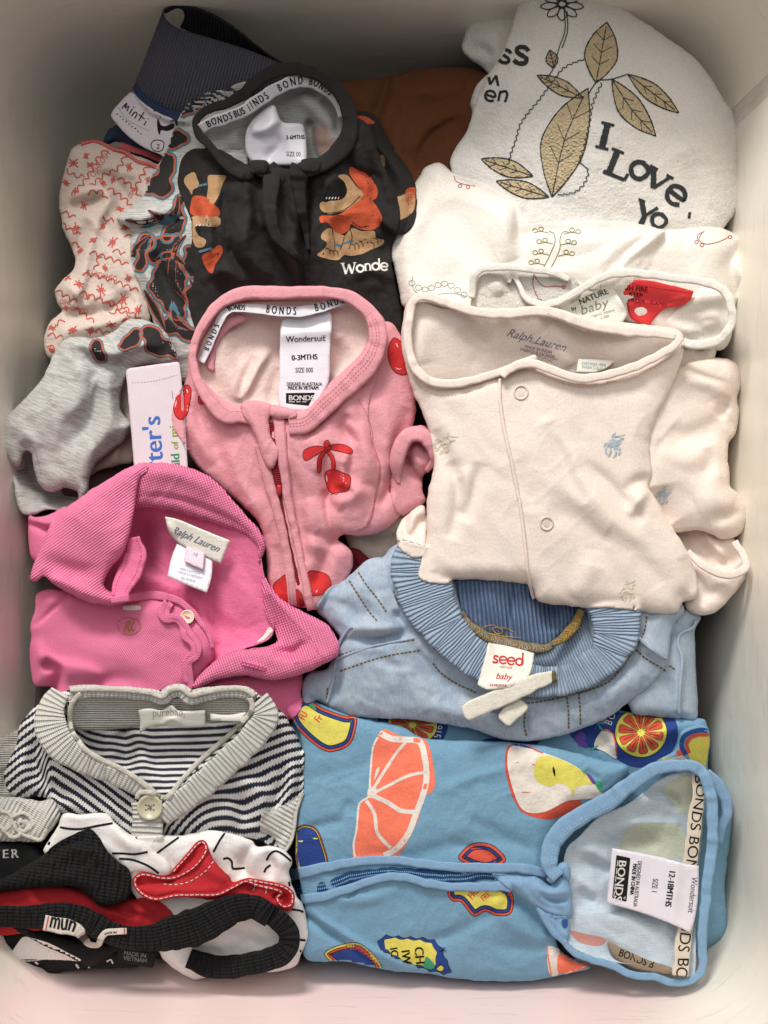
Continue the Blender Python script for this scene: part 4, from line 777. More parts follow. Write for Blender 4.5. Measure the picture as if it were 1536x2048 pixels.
i = Ink(s2, .7); i.poly([(716, 232), (734, 234), (750, 246), (732, 248), (718, 242)]).poly([(812, 380), (832, 376), (832, 400), (816, 410)]); i.build(t, 'orange_print', ORG)
i = Ink(s2, .7); i.poly([(752, 318), (766, 310), (770, 330), (758, 348), (752, 340)]).poly([(786, 292), (800, 300), (808, 320), (796, 312)]).poly([(776, 400), (800, 392), (826, 384), (828, 420), (800, 440), (780, 430)]); i.build(t, 'tan_print', DOG)
def cr(ox, oy, s, P): return [(ox+p[0]/s, oy+p[1]/s)+tuple(p[2:]) for p in P]
t = thing('beige_bodysuit', 'beige garment just showing between the cherry suit, the jeans and the blush romper', 'bodysuit', 740, 1090, -120)
patch(t, 'body', [(690, 1060), (720, 1040), (800, 1020), (850, 1040), (830, 1110), (760, 1140), (716, 1120), (700, 1100)], mat('beige_cotton', srgb(190, 176, 160), 'jersey'), z=[(700, 1080, -70), (820, 1060, -60), (760, 1130, -80)], puff=(20, 18), folds=[([(720, 1060), (760, 1080), (820, 1070)], -12, 12)], skirt=90)
t = thing('maroon_shorts', 'sliver of dark red cloth between the cherry suit and the light jeans', 'shorts', 712, 1130, -120)
patch(t, 'body', [(690, 1100), (716, 1098), (740, 1120), (756, 1140), (720, 1170), (690, 1180), (670, 1160)], mat('maroon_cotton', srgb(116, 24, 40), 'jersey'), z=-70, puff=(12, 12), folds=[([(700, 1110), (720, 1150)], -9, 6)], skirt=90)
# ------------------------------------------------------------------ pink zip suit with cherries
t = thing('cherry_suit', 'soft pink zip suit printed with red cherries, lying open at its lettered neck', 'sleepsuit', 590, 880, 0)
Mpk = mat('soft_pink', srgb(232, 160, 168), 'jersey', srgb(218, 140, 150), mott=.06, sheen=.35)
CH = mat('cherry_red', srgb(216, 42, 44), 'print'); CHD = mat('cherry_line', srgb(110, 18, 24), 'print'); CHL = mat('cherry_light', srgb(248, 190, 190), 'print')
A = lambda P: cr(340, 560, 2.743, P)
slv = patch(t, 'sleeve', A([(1180, 230), (1270, 310), (1330, 500), (1350, 700), (1330, 800), (1270, 900), (1240, 960), (1240, 1080), (1270, 1180), (1270, 1280), (1180, 1370), (1080, 1400), (960, 1390), (900, 1300), (980, 1100), (1000, 700), (1050, 400)]), Mpk,
      z=[(790, 660, -10), (830, 800, -16), (780, 1040, -20), (700, 1060, 4), (720, 800, 14)], puff=(20, 20), folds=[(A([(1130, 660), (1200, 800), (1200, 950), (1170, 1100)]), 12, 22), (A([(1240, 1000), (1200, 1150), (1140, 1250)]), -12, 10), (A([(1300, 700), (1260, 850), (1220, 1000)]), -8, 14)], wr=[(2, 24, 60, 1.5)], skirt=90)
cf = patch(t, 'rolled_cuff', A([(1240, 950), (1270, 865), (1320, 812), (1395, 800), (1450, 870), (1472, 950), (1440, 1030), (1392, 1070), (1386, 1150), (1400, 1215), (1330, 1270), (1260, 1292), (1222, 1220), (1210, 1100)]), Mpk, z=[(800, 880, -6), (870, 910, -10), (820, 1020, -24)], puff=(18, 14), folds=[(A([(1250, 1000), (1280, 900), (1350, 850), (1430, 890), (1450, 960)]), 9, 6), (A([(1300, 1000), (1310, 920), (1360, 880), (1410, 920)]), -14, 5, 8, 'n'), (A([(1300, 980), (1340, 1060), (1390, 1090)]), -16, 6, 9, 'n'), (A([(1340, 960), (1390, 1030)]), 6, 8)], skirt=90)
ribbon(t, 'cuff_fold', A([(1250, 1120), (1245, 1010), (1262, 920), (1310, 856), (1390, 852), (1440, 920), (1446, 990), (1404, 1050)]), [8, 26, 34, 32, 32, 24, 8], Mpk, z=[-30, 0, 12, 14, 12, 2, -24], rise=16, thick=6, tilt=3)
pk = patch(t, 'body', A([(110, 380), (160, 240), (240, 140), (330, 80), (450, 60), (780, 60), (960, 70), (1080, 130), (1180, 260), (1190, 400), (1130, 560), (1090, 700), (1110, 900), (1150, 1020), (1130, 1170), (1090, 1340), (990, 1385), (950, 1395), (918, 1424), (960, 1450), (1000, 1500), (996, 1590), (950, 1665), (870, 1745), (800, 1812), (760, 1800), (650, 1790), (590, 1760), (540, 1660), (530, 1500), (490, 1340), (400, 1240), (300, 1160), (200, 1070), (120, 980), (60, 880), (14, 790), (12, 720), (36, 640), (84, 560)]), Mpk,
      z=[(380, 700, 0), (345, 820, -20), (590, 580, 14), (760, 640, 12), (560, 900, 26), (540, 1150, -6), (690, 1150, -14), (740, 1040, 8), (450, 1000, -14), (630, 1215, 0)], puff=(26, 26),
      folds=[(A([(880, 900), (860, 1000), (870, 1120), (850, 1240)]), -14, 12, 18), (A([(760, 860), (820, 960), (800, 1060)]), 9, 14), (A([(300, 900), (380, 1100), (470, 1250), (520, 1400)]), 10, 12, 20), (A([(580, 1450), (600, 1600), (590, 1720)]), -9, 10), (A([(940, 620), (880, 720), (800, 800), (720, 860)]), -9, 10, 14), (A([(170, 660), (210, 850), (330, 1060), (450, 1220)]), -9, 20), (A([(100, 620), (120, 800), (250, 1000)]), 8, 18), (A([(130, 640), (160, 760), (200, 860)]), -6, 8), (A([(620, 1000), (700, 1180), (720, 1400), (740, 1560)]), -10, 14, 22), (A([(800, 1380), (850, 1470), (830, 1600), (780, 1700)]), -14, 14), (A([(980, 740), (950, 800), (1000, 880), (980, 960)]), -14, 9, 14), (A([(1010, 880), (960, 980), (940, 1080), (1000, 1160)]), 16, 10, 16), (A([(940, 1000), (900, 1120), (940, 1160), (1010, 1150)]), -20, 10, 12), (A([(900, 1240), (1000, 1180), (1060, 1130)]), 14, 16), (A([(880, 1250), (890, 1330), (920, 1420)]), 12, 10, 20), (A([(862, 1180), (872, 1300), (900, 1440)]), -20, 12, 9, 'n'), (A([(750, 1420), (830, 1470), (880, 1480)]), 12, 14), (A([(1040, 780), (1090, 960), (1080, 1120)]), 10, 20), (A([(760, 1200), (780, 1300), (760, 1380)]), 8, 18)],
      wr=[(3, 28, 60, 1.8)], skirt=100, crease=1.3, hole=A([(160, 450), (210, 320), (280, 210), (350, 150), (450, 130), (780, 120), (950, 120), (1050, 170), (1085, 260), (1060, 380), (970, 480), (880, 560), (810, 640), (770, 690), (700, 715), (600, 690), (480, 680), (400, 680), (300, 660), (210, 580), (160, 510)]))
lin = patch(t, 'lining', A([(150, 420), (200, 300), (270, 210), (340, 140), (450, 120), (780, 110), (960, 110), (1060, 170), (1095, 260), (1070, 380), (980, 480), (900, 560), (830, 640), (800, 720), (700, 730), (600, 700), (480, 690), (380, 700), (280, 680), (200, 600), (150, 500)]), mat('pink_lining', srgb(240, 212, 202), 'jersey', srgb(232, 200, 192), mott=.04, sheen=.4),
      z=[(400, 700, -6), (590, 600, 4), (730, 650, 2), (560, 700, -34), (520, 800, -24), (640, 780, -26)], puff=(-14, 26), drape=False, folds=[(A([(300, 260), (280, 400), (330, 560), (400, 650)]), 16, 22, 34), (A([(560, 370), (480, 480), (420, 600), (390, 670)]), 14, 9, 24), (A([(470, 420), (420, 520), (380, 640)]), -12, 9), (A([(900, 330), (930, 430), (900, 520)]), -10, 16), (A([(600, 480), (560, 620), (560, 700)]), -8, 12)], wr=[(3, 30, 70, 1.6)], skirt=4)
patch(t, 'lining_edge', A([(250, 260), (330, 200), (410, 190), (420, 220), (340, 260), (280, 330), (250, 420), (240, 500), (200, 480), (220, 360)]), Mpk, z=[(430, 650, 2), (470, 630, 4), (420, 730, -4)], puff=(5, 7), drape=False, skirt=4)
lb = patch(t, 'size_label', A([(618, 214), (700, 200), (800, 188), (882, 180), (880, 360), (870, 560), (830, 640), (800, 720), (700, 718), (600, 700), (600, 500), (604, 330)]), mat('white_satin', (1, 1, 1)), z=[(565, 640, 6), (660, 630, 6), (610, 680, 0), (562, 800, 0), (640, 790, 0)], puff=(1.5, 4), drape=False, folds=[([(562, 668), (660, 660)], 5, 10, 16, 'n')], skirt=3)
i = Ink(lb, .5); serif
for ch, X in (('Wondersuit', 636),):
    i.text(ch, *A([(X, 342)])[0], 17.5, -2, .92, bold=.25)
i.text('TM', *A([(838, 312)])[0], 5, -2).text('0-3MTHS', *A([(668, 442)])[0], 15.5, -3, .86, bold=.6).text('SIZE 000', *A([(688, 508)])[0], 14, -1, .70, bold=.15).text('DESIGNED IN AUSTRALIA', *A([(640, 580)])[0], 10, 0, .62, bold=.25).text('MADE IN VIETNAM', *A([(646, 602)])[0], 11, 0, .66, bold=.4)
i.poly(A([(636, 620), (796, 618), (760, 690), (636, 676)]), 0, True); i.build(t, 'printed_lettering', BLACKINK)
i = Ink(lb, 1.0); i.text('BONDS', *A([(650, 660)])[0], 14.5, 0, 1.05, bold=.4); i.line(A([(652, 668), (684, 668)]), 1.4).line(A([(692, 668), (716, 668)]), 1.4).line(A([(724, 668), (748, 668)]), 1.4); i.build(t, 'brand_lettering', WH)
tpz = ribbon(t, 'neck_tape', A([(168, 450), (200, 390), (230, 320), (262, 250), (300, 180), (350, 150), (430, 155), (600, 170), (720, 172), (840, 148), (970, 105)]), [14, 16, 17, 18, 20, 22, 22, 20, 18], Mtape, z=[2, 10, 16, 20, 20, 20, 18, 16], tilt=4, rise=1, thick=3)
i = Ink(None, .6, False)
i.on(tpz, 'BONDS', 26, .5, 18, .6, 1.9, bold=.5).on(tpz, 'BONDS', 118, .5, 17, .6, 1.05, bold=.5)
i.on(tpz, 'BONDS', 196, .55, 20, .62, 1.7, bold=.5).on(tpz, 'BONDS', 294, .55, 20, .62, 1.7, bold=.5); i.build(t, 'tape_lettering', BLACKINK)
NB = ribbon(t, 'neckband', A([(470, 770), (400, 750), (300, 740), (220, 660), (160, 570), (132, 480), (125, 400), (150, 310), (190, 230), (250, 150), (340, 90), (440, 68), (600, 70), (760, 66), (880, 70), (980, 90), (1070, 150), (1130, 240), (1140, 330), (1110, 420), (1040, 510), (960, 590), (880, 660), (810, 730), (740, 790), (650, 800)]), [22, 30, 28, 22, 16, 16, 18, 22, 26, 28, 26, 24, 24, 24, 30, 38, 42, 44, 42, 40, 38, 38], Mpk, z=[26, 26, 20, 18, 22, 26, 30, 34, 34, 34, 36, 38, 36, 34, 34, 32], rise=8, thick=14, pw=3)
i = Ink(None, .8, False); i.rdash(NB, .62, 1.1, 4, 3, 640).rdash(NB, -.1, 1.1, 4, 3, 640, 960).rdash(NB, .2, 1.1, 4, 3, 640, 1000).rdash(NB, .72, 1, 4, 3, 0, 300); i.build(t, 'topstitching', mat('pink_thread', srgb(206, 112, 130), 'print'))
zp = ribbon(t, 'zip', A([(560, 780), (570, 950), (600, 1180), (650, 1420), (690, 1600), (730, 1800)]), [14, 18, 10, 4, 5, 12], mat('zip_red', srgb(150, 26, 36), 'rib', srgb(110, 16, 26), per=4), lift=1, rise=2)
pl1 = ribbon(t, 'zip_placket', A([(490, 900), (540, 1090), (598, 1300), (640, 1500), (668, 1700), (678, 1800)]), [20, 20, 19, 18, 21], Mpk, lift=3, rise=6, tilt=4)
pl2 = ribbon(t, 'zip_placket', A([(592, 750), (612, 900), (640, 1150), (690, 1400), (730, 1600), (775, 1812)]), [26, 20, 18, 15, 15, 17], Mpk, lift=4, rise=7)
i = Ink(None, .8, False); i.rdash(pl2, -.7, 1, 4, 3).rdash(pl1, .6, 1, 4, 3); i.build(t, 'topstitching', mat('pink_thread', (0, 0, 0)))
zs = A([(598, 1150)])[0]; patch(t, 'zip_slider', [(zs[0]-4, zs[1]-9), (zs[0]+4, zs[1]-9), (zs[0]+5, zs[1]+4), (zs[0]+2, zs[1]+12), (zs[0]-2, zs[1]+12), (zs[0]-5, zs[1]+4)], mat('red_enamel', srgb(190, 40, 46), 'plain', rough=.35, sheen=0, spec=.5), z=-50, puff=(4, 3), step=2, skirt=3, crease=0)
tab = patch(t, 'zip_guard', A([(384, 690), (420, 664), (490, 662), (552, 684), (562, 720), (545, 760), (552, 850), (590, 930), (592, 980), (560, 1034), (524, 1010), (500, 960), (465, 860), (440, 800), (400, 740)]), Mpk, z=[(490, 810, 36), (540, 820, 38), (530, 920, 34)], puff=(10, 9), folds=[(A([(430, 700), (470, 800), (530, 960)]), 4, 8)], skirt=16)
patch(t, 'neck_end', A([(556, 690), (600, 690), (690, 720), (700, 750), (640, 760), (580, 760), (548, 740)]), Mpk, z=40, puff=(9, 9), skirt=16)
i = Ink(tab, .8); i.poly(A([(555, 690), (600, 694), (608, 708), (560, 712)])); i.sf = top; i.build(t, 'red_print', CH)
pr, pk2, pll = Ink(pk, .8), Ink(pk, 1.2), Ink(pk, 1.4)
def cherry(pts, hl=None):
    Q = A(pts); pr.poly(Q); pk2.line(Q, 1.3, True)
    if hl: pll.line(A(hl), 3, taper=True)
cherry([(20, 700), (35, 640), (60, 590), (95, 575), (116, 600), (110, 660), (92, 740), (62, 765), (30, 745)], [(26, 700), (36, 660)]); pll.line(A([(92, 600), (98, 618)]), 3)
cherry([(850, 1060), (880, 1040), (920, 1045), (955, 1060), (990, 1080), (980, 1150), (930, 1165), (880, 1165), (855, 1110)], [(858, 1070), (862, 1110)])
cherry([(640, 1620), (600, 1640), (565, 1680), (590, 1740), (640, 1775)]); cherry([(756, 1606), (820, 1600), (870, 1625), (884, 1680), (860, 1715), (800, 1730), (770, 1725)], [(800, 1716), (808, 1700)])
cherry([(690, 1700), (720, 1720), (736, 1790), (706, 1796)]); cherry([(156, 635), (180, 660), (184, 680), (158, 675)])
for P in ([(860, 920), (800, 910), (740, 930), (728, 960), (745, 990), (800, 960), (860, 925)], [(860, 920), (900, 900), (960, 905), (1000, 930), (995, 955), (930, 940), (860, 925)], [(850, 930), (810, 980), (812, 1060), (828, 1050), (836, 980), (868, 930)], [(866, 930), (900, 970), (908, 1030), (890, 1040), (880, 980), (850, 935)], [(845, 890), (870, 880), (880, 930), (850, 940)]): pr.poly(A(P)); pk2.line(A(P), 1.2, True)
pk2.line(A([(880, 1180), (900, 1170), (910, 1180), (930, 1160), (940, 1170)]), 1.2)
pr.build(t, 'cherry_print', CH); pk2.build(t, 'outline_print', CHD); pll.build(t, 'highlight_print', CHL)
i, j, k = Ink(slv, .8), Ink(slv, 1.2), Ink(slv, 1.4)
P = A([(1225, 318), (1250, 325), (1290, 360), (1320, 420), (1310, 500), (1280, 520), (1230, 500), (1200, 440), (1198, 370)]); i.poly(P); j.line(P, 1.4, True); k.line(A([(1240, 345), (1252, 372)]), 3, taper=True).line(A([(1236, 480), (1256, 490), (1272, 484)]), 2.4, taper=True)
for P in (A([(1225, 1060), (1244, 1040), (1240, 1100), (1222, 1100)]), A([(1205, 1130), (1225, 1120), (1222, 1160), (1204, 1165)])): i.poly(P); j.line(P, 1.2, True)
i.build(t, 'cherry_print', CH); j.build(t, 'outline_print', CHD); k.build(t, 'highlight_print', CHL)
i = Ink(top, .7, False); i.line(A([(1030, 650), (1080, 740), (1110, 830), (1115, 900), (1150, 1000), (1155, 1080), (1130, 1200), (1080, 1340)]), 1.3); i.build(t, 'sleeve_seam', mat('pink_thread', (0, 0, 0)))
# ------------------------------------------------------------------ blue zip suit with fruit badges
t = thing('fruit_suit', 'bright blue zip suit printed with grapefruit and fruit badges, its neck opening to the right', 'sleepsuit', 1000, 1700, 0)
Mbl = mat('sky_blue', srgb(122, 166, 192), 'jersey', srgb(106, 152, 180), mott=.07, sheen=.3); Mbt = mat('sky_blue_trim', srgb(134, 172, 204), 'jersey', srgb(122, 160, 194), mott=.04, sheen=.3)
LB = lambda P: cr(560, 1380, 3.072, P); RB = lambda P: cr(960, 1400, 3.012, P)
Ccor = mat('grapefruit_coral', srgb(255, 124, 92), 'print', mott=.03); Cwh = mat('pith_white', srgb(232, 222, 210), 'print', mott=.03); Cye = mat('badge_yellow', srgb(226, 214, 84), 'print', mott=.04); Cna = mat('badge_navy', srgb(42, 70, 142), 'print'); Cor = mat('badge_orange', srgb(222, 84, 58), 'print'); Cbk = mat('print_black', (0, 0, 0)); Cgn = mat('leaf_green', srgb(60, 168, 116), 'print'); Cpu = mat('grape_purple', srgb(104, 70, 160), 'print')
bk = patch(t, 'back_panel', [(585, 1405), (640, 1398), (760, 1420), (1000, 1420), (1150, 1430), (1230, 1420), (1300, 1430), (1408, 1438), (1414, 1450), (1420, 1475), (1416, 1540), (1440, 1555), (1460, 1590), (1462, 1650), (1450, 1760), (1440, 1880), (1300, 1900), (900, 1700), (620, 1600)], Mbl,
      z=[(600, 1400, -50), (1000, 1430, -50), (1250, 1480, -40), (1410, 1450, -60), (1450, 1650, -70), (900, 1650, -60), (1250, 1700, -110), (1300, 1800, -120), (1440, 1860, -80)], puff=(24, 20), folds=[([(1185, 1500), (1260, 1490), (1340, 1460), (1400, 1440)], 12, 12, 20), ([(1150, 1450), (1200, 1480), (1240, 1530)], -12, 12)], wr=[(2, 30, 40, 1.5)], skirt=140)
i1, i2, i3, i4, i5, i6 = Ink(bk, .6), Ink(bk, .9), Ink(bk, 1.2), Ink(bk, 1.5), Ink(bk, 1.0), Ink(bk, 1.7)
def citrus(cx, cy, r, a0=0, sq=1.0, n=10):
    c = lambda k, q: (cx+r*q*math.cos(k), cy+r*q*sq*math.sin(k))
    i1.poly([c(k*.35, 1.42) for k in range(18)]); i2.poly([c(k*.35, 1.0) for k in range(18)]); i6.line([c(k*.35, 1.0) for k in range(18)], 1.2, True)
    for k in range(n):
        a = a0+k*2*math.pi/n; w_ = math.pi/n*.74
        P = [c(a, .14), c(a-w_, .72), c(a-w_*.7, .86), c(a+w_*.7, .86), c(a+w_, .72)]; i3.poly(P, 0); i4.line([c(a, .3), c(a, .7)], 1.2); i6.line(P, .8, True)
citrus(1282, 1465, 52, .2, .95); citrus(825, 1450, 50, .3, .8)
i5.text('BONDS', 1222, 1452, 21, -66, .8, space=1.3); i5.text('1915', 872, 1440, 22, 100, .8)
i1.poly([(1140, 1470), (1170, 1450), (1220, 1450), (1240, 1470), (1200, 1500), (1180, 1496)]); i1.poly([(970, 1478), (1040, 1474), (1080, 1480), (1050, 1500), (960, 1492)])
i1.build(t, 'navy_print', Cna); i2.build(t, 'yellow_print', Cye); i3.build(t, 'orange_print', Cor); i4.build(t, 'black_print', Cbk); i6.build(t, 'outline_print', Cbk); i5.build(t, 'printed_lettering', Cwh)
i = Ink(bk, 2); i.poly([(1148, 1478), (1162, 1462), (1172, 1476), (1160, 1488)]).poly([(1156, 1490), (1168, 1482), (1176, 1496)]); i.build(t, 'purple_print', Cpu)
i = Ink(bk, 2); i.poly([(1188, 1490), (1206, 1460), (1226, 1468), (1234, 1516), (1210, 1504)]); i.build(t, 'white_print', Cwh)
i = Ink(bk, 2.2); i.line([(1206, 1460), (1226, 1468), (1234, 1514)], 3); i.build(t, 'red_print', Cor)
i = Ink(bk, 2.2); i.line([(1196, 1448), (1206, 1462)], 4).line([(1180, 1500), (1196, 1492)], 4); i.build(t, 'green_print', Cgn)
fr = patch(t, 'front_panel', [(572, 1420), (584, 1402), (606, 1396), (640, 1408), (700, 1430), (740, 1440), (800, 1452), (850, 1476), (960, 1482), (1040, 1486), (1120, 1498), (1200, 1520), (1256, 1532), (1240, 1560), (1190, 1600), (1140, 1628), (1108, 1660), (1098, 1700), (1100, 1760), (1110, 1840), (1120, 1900), (1180, 1932), (1160, 1942), (1106, 1954), (1060, 1962), (980, 1962), (900, 1956), (850, 1946), (800, 1944), (760, 1938), (690, 1924), (620, 1922), (606, 1900), (612, 1830), (600, 1760), (590, 1700), (596, 1620), (606, 1540), (600, 1470)], Mbl,
      z=[(590, 1410, -16), (850, 1480, -6), (1200, 1530, 0), (1100, 1700, 10), (620, 1900, -26), (850, 1940, -30), (1080, 1950, -30), (850, 1640, 16), (600, 1650, -10), (950, 1850, 6)], puff=(22, 24),
      folds=[([(590, 1560), (680, 1550), (760, 1520), (860, 1480)], -4, 20), ([(590, 1660), (680, 1640), (700, 1600)], -7, 12), ([(700, 1700), (820, 1710), (940, 1680), (1040, 1700)], -6, 14, 22), ([(870, 1590), (960, 1550), (1060, 1530)], 4, 10), ([(940, 1640), (1020, 1680), (1090, 1710)], -7, 18), ([(1000, 1730), (960, 1700), (900, 1690)], -6, 8),
             ([(614, 1822), (680, 1862), (740, 1900), (800, 1930), (840, 1946)], 10, 7, 16), ([(614, 1834), (680, 1878), (740, 1914), (790, 1940)], -14, 7, 9, 'n'), ([(810, 1880), (900, 1870), (980, 1830), (1060, 1800)], -7, 14), ([(700, 1790), (680, 1800), (730, 1800), (800, 1780)], 8, 14), ([(1010, 1780), (1060, 1830), (1100, 1870)], -16, 12, 8), ([(980, 1800), (1030, 1850), (1090, 1890)], 9, 16), ([(990, 1900), (1060, 1890), (1110, 1900)], -6, 16), ([(760, 1560), (740, 1640), (760, 1700)], 3, 40), ([(1060, 1520), (1130, 1570), (1110, 1640)], 5, 30), ([(1170, 1540), (1200, 1560)], -6, 8)],
      wr=[(2.5, 40, 30, 1.6), (1, 14, 100, 1.8)], skirt=130)
class Multi:
    def __init__(s, sf, b=.5): s.I = {}; s.sf = sf; s.b = b
    def __getitem__(s, k):
        if k not in s.I: s.I[k] = Ink(s.sf, s.b+.3*'obwyrgnkpl'.find(k[0]) if False else s.b)
        return s.I[k]
    def build(s, par, M):
        for k, v in s.I.items(): v.build(par, k+'_print', M[k])
PM = dict(coral=Ccor, white=Cwh, yellow=Cye, navy=Cna, orange=Cor, black=Cbk, green=Cgn, purple=Cpu)
m = Multi(fr)
# half grapefruit
m['coral'].poly(LB([(640, 240), (700, 265), (780, 290), (850, 292), (905, 320), (930, 400), (950, 520), (945, 610), (890, 660), (850, 790), (800, 900), (740, 1000), (680, 1030), (460, 1036), (450, 960), (470, 860), (485, 700), (545, 660), (550, 560), (560, 450), (570, 350), (600, 290)]))
m['white'].line(LB([(612, 262), (690, 300), (780, 305), (860, 320), (890, 420), (900, 530), (880, 640), (835, 760), (790, 880), (720, 970), (640, 1020)]), 12, dz=.4).line(LB([(600, 290), (572, 350), (560, 450), (552, 560), (548, 650), (488, 700), (470, 860), (452, 950), (462, 1035)]), 4, dz=.4)
for P, w_ in (([(560, 630), (640, 500), (720, 380), (790, 300)], 6), ([(560, 640), (660, 590), (780, 530), (890, 505)], 6), ([(560, 645), (660, 690), (740, 740), (830, 750)], 9), ([(530, 680), (580, 760), (600, 880), (680, 970)], 7)): m['white'].line(LB(P), w_, dz=.4)
m['white'].poly(LB([(545, 600), (590, 600), (590, 650), (540, 660)]), .5).poly(LB([(580, 550), (590, 490), (610, 470), (608, 500)]), .5)
# apple
m['orange'].poly(RB([(180, 270), (150, 380), (175, 520), (215, 620), (270, 685), (400, 720), (500, 700), (560, 690), (625, 640), (500, 500), (300, 350)]))
m['white'].poly(RB([(185, 282), (165, 380), (190, 510), (240, 640), (300, 680), (400, 670), (520, 610), (600, 600), (740, 580), (700, 520), (620, 430), (520, 370), (390, 320), (290, 290)]), .4)
m['yellow'].poly(RB([(350, 350), (325, 420), (345, 490), (420, 520), (480, 500), (540, 530), (560, 580), (575, 530), (640, 510), (690, 500), (620, 430), (500, 365), (400, 335)]), .8)
m['black'].line(RB([(440, 400), (446, 430), (452, 460)]), 5, dz=1.2, taper=True)
m['green'].poly(RB([(690, 490), (720, 486), (738, 520), (730, 560), (700, 520)]), .8).poly(RB([(610, 425), (640, 430), (640, 450)]), 1); m['purple'].poly(RB([(640, 445), (665, 450), (700, 505), (680, 505)]), 1)
m['navy'].poly(RB([(110, 250), (200, 252), (300, 285), (385, 320), (340, 310), (240, 285), (180, 262)]), 0); m['orange'].line(RB([(280, 258), (330, 300), (380, 318)]), 3, dz=.5)
# pear badge top left
def badge(P, tr, k1=0, rings=(('orange', 0), ('navy', -5.5), ('yellow', -12))):
    S = spline(tr(P), True, 4)
    for ix, (nme, q) in enumerate(rings):
        T = np.roll(S, -1, 0)-np.roll(S, 1, 0); N = np.stack([T[:, 1], -T[:, 0]], 1)/(np.hypot(*T.T)[:, None]+1e-6)
        ar = np.sum(S[:, 0]*np.roll(S[:, 1], -1)-np.roll(S[:, 0], -1)*S[:, 1]); G = S+N*q*(1 if ar > 0 else -1)
        m[nme].poly(G, ix*.45, True); m['black'].line(G, 1.3, True, ix*.45+.25, True)
badge([(75, 140), (120, 70), (180, 60), (260, 110), (400, 160), (468, 165), (460, 260), (420, 340), (320, 378), (250, 360), (160, 290), (90, 210)], LB)
m['orange'].text('FU', *LB([(150, 190)])[0], 22, -60, .6, bold=.6, dz=1.2).text('Fr', *LB([(240, 205)])[0], 22, -50, .7, bold=.6, dz=1.2); m['green'].poly(LB([(175, 90), (200, 85), (225, 120), (215, 128)]), 1)
# orange slice badge at left edge
badge([(60, 1000), (80, 880), (140, 830), (220, 850), (260, 930), (290, 1080), (170, 1120), (80, 1120)], LB, rings=(('orange', 0), ('yellow', -2.5), ('navy', -5)))
badge([(80, 1060), (100, 970), (150, 950), (180, 1010), (210, 1110), (90, 1115)], LB, rings=(('yellow', 0), ('orange', -5))); m['yellow'].text('H', *LB([(245, 1070)])[0], 9, 80, dz=1.5, bold=.4)
# rainbow badge above the zip and pear below it
badge([(1100, 1040), (1120, 990), (1180, 945), (1260, 940), (1330, 970), (1385, 1050), (1250, 1100)], LB, rings=(('orange', 0), ('navy', -7), ('orange', -13)))
badge([(1030, 1250), (1060, 1200), (1360, 1200), (1430, 1260), (1420, 1370), (1330, 1385), (1260, 1360), (1190, 1388), (1110, 1300), (1060, 1295)], LB)
m['orange'].text('FRE', *LB([(1180, 1290)])[0], 20, -48, .75, bold=.5, dz=1.4).text('FRE', *LB([(1250, 1300)])[0], 17, -40, .75, bold=.5, dz=1.4)
# round badge low left, scalloped badge
badge([(275, 1630), (310, 1590), (400, 1560), (480, 1555), (560, 1610), (620, 1690), (630, 1740), (400, 1720)], LB, rings=(('yellow', 0), ('orange', -5), ('navy', -10)))
m['black'].text('REWER', *LB([(560, 1705)])[0], 19, 192, .95, bold=.3, dz=1.6)
P = spline(LB([(620, 1590), (600, 1560), (640, 1510), (720, 1515), (800, 1520), (880, 1525), (950, 1540), (1000, 1600), (1020, 1660), (1045, 1700), (1035, 1745), (900, 1720), (800, 1680), (700, 1640)]), True, 3)
P = P+np.stack([np.sin(np.arange(len(P))*.75)*2.2, np.cos(np.arange(len(P))*.75)*2.2], 1); m['navy'].poly(P, 0, True); m['black'].line(P, 1.2, True, .2, True)
P = spline(LB([(650, 1590), (640, 1550), (670, 1525), (740, 1530), (820, 1535), (890, 1545), (940, 1570), (960, 1630), (940, 1700), (850, 1690), (740, 1650)]), True, 3); m['yellow'].poly(P+np.stack([np.sin(np.arange(len(P))*.75)*1.6, np.cos(np.arange(len(P))*.75)*1.6], 1), .5, True)
m['black'].text('CH', *LB([(825, 1580)])[0], 26, 84, .95, bold=.6, dz=1.2).text('IW', *LB([(745, 1600)])[0], 24, 82, .95, bold=.6, dz=1.2).text('IC', *LB([(675, 1585)])[0], 22, 82, .9, bold=.6, dz=1.2)
m['green'].poly(LB([(880, 1700), (890, 1660), (900, 1635), (950, 1690), (930, 1715)]), 1.2); m['black'].text('Y', *LB([(975, 1590)])[0], 18, 70, dz=1.4)
m['yellow'].poly(LB([(960, 1715), (990, 1690), (1008, 1710), (990, 1730)]), 1.2); m['black'].line(LB([(960, 1715), (990, 1690), (1008, 1710), (990, 1730)]), 1.2, True, 1.3)
# corner grapefruit piece
m['white'].poly(RB([(405, 1490), (430, 1480), (640, 1590), (600, 1620), (430, 1660)]), .2); m['coral'].poly(RB([(470, 1540), (520, 1530), (650, 1600), (600, 1625), (480, 1655)]), .6); m['coral'].line(RB([(405, 1490), (412, 1560), (430, 1655)]), 3, dz=.6)
m.build(t, PM)
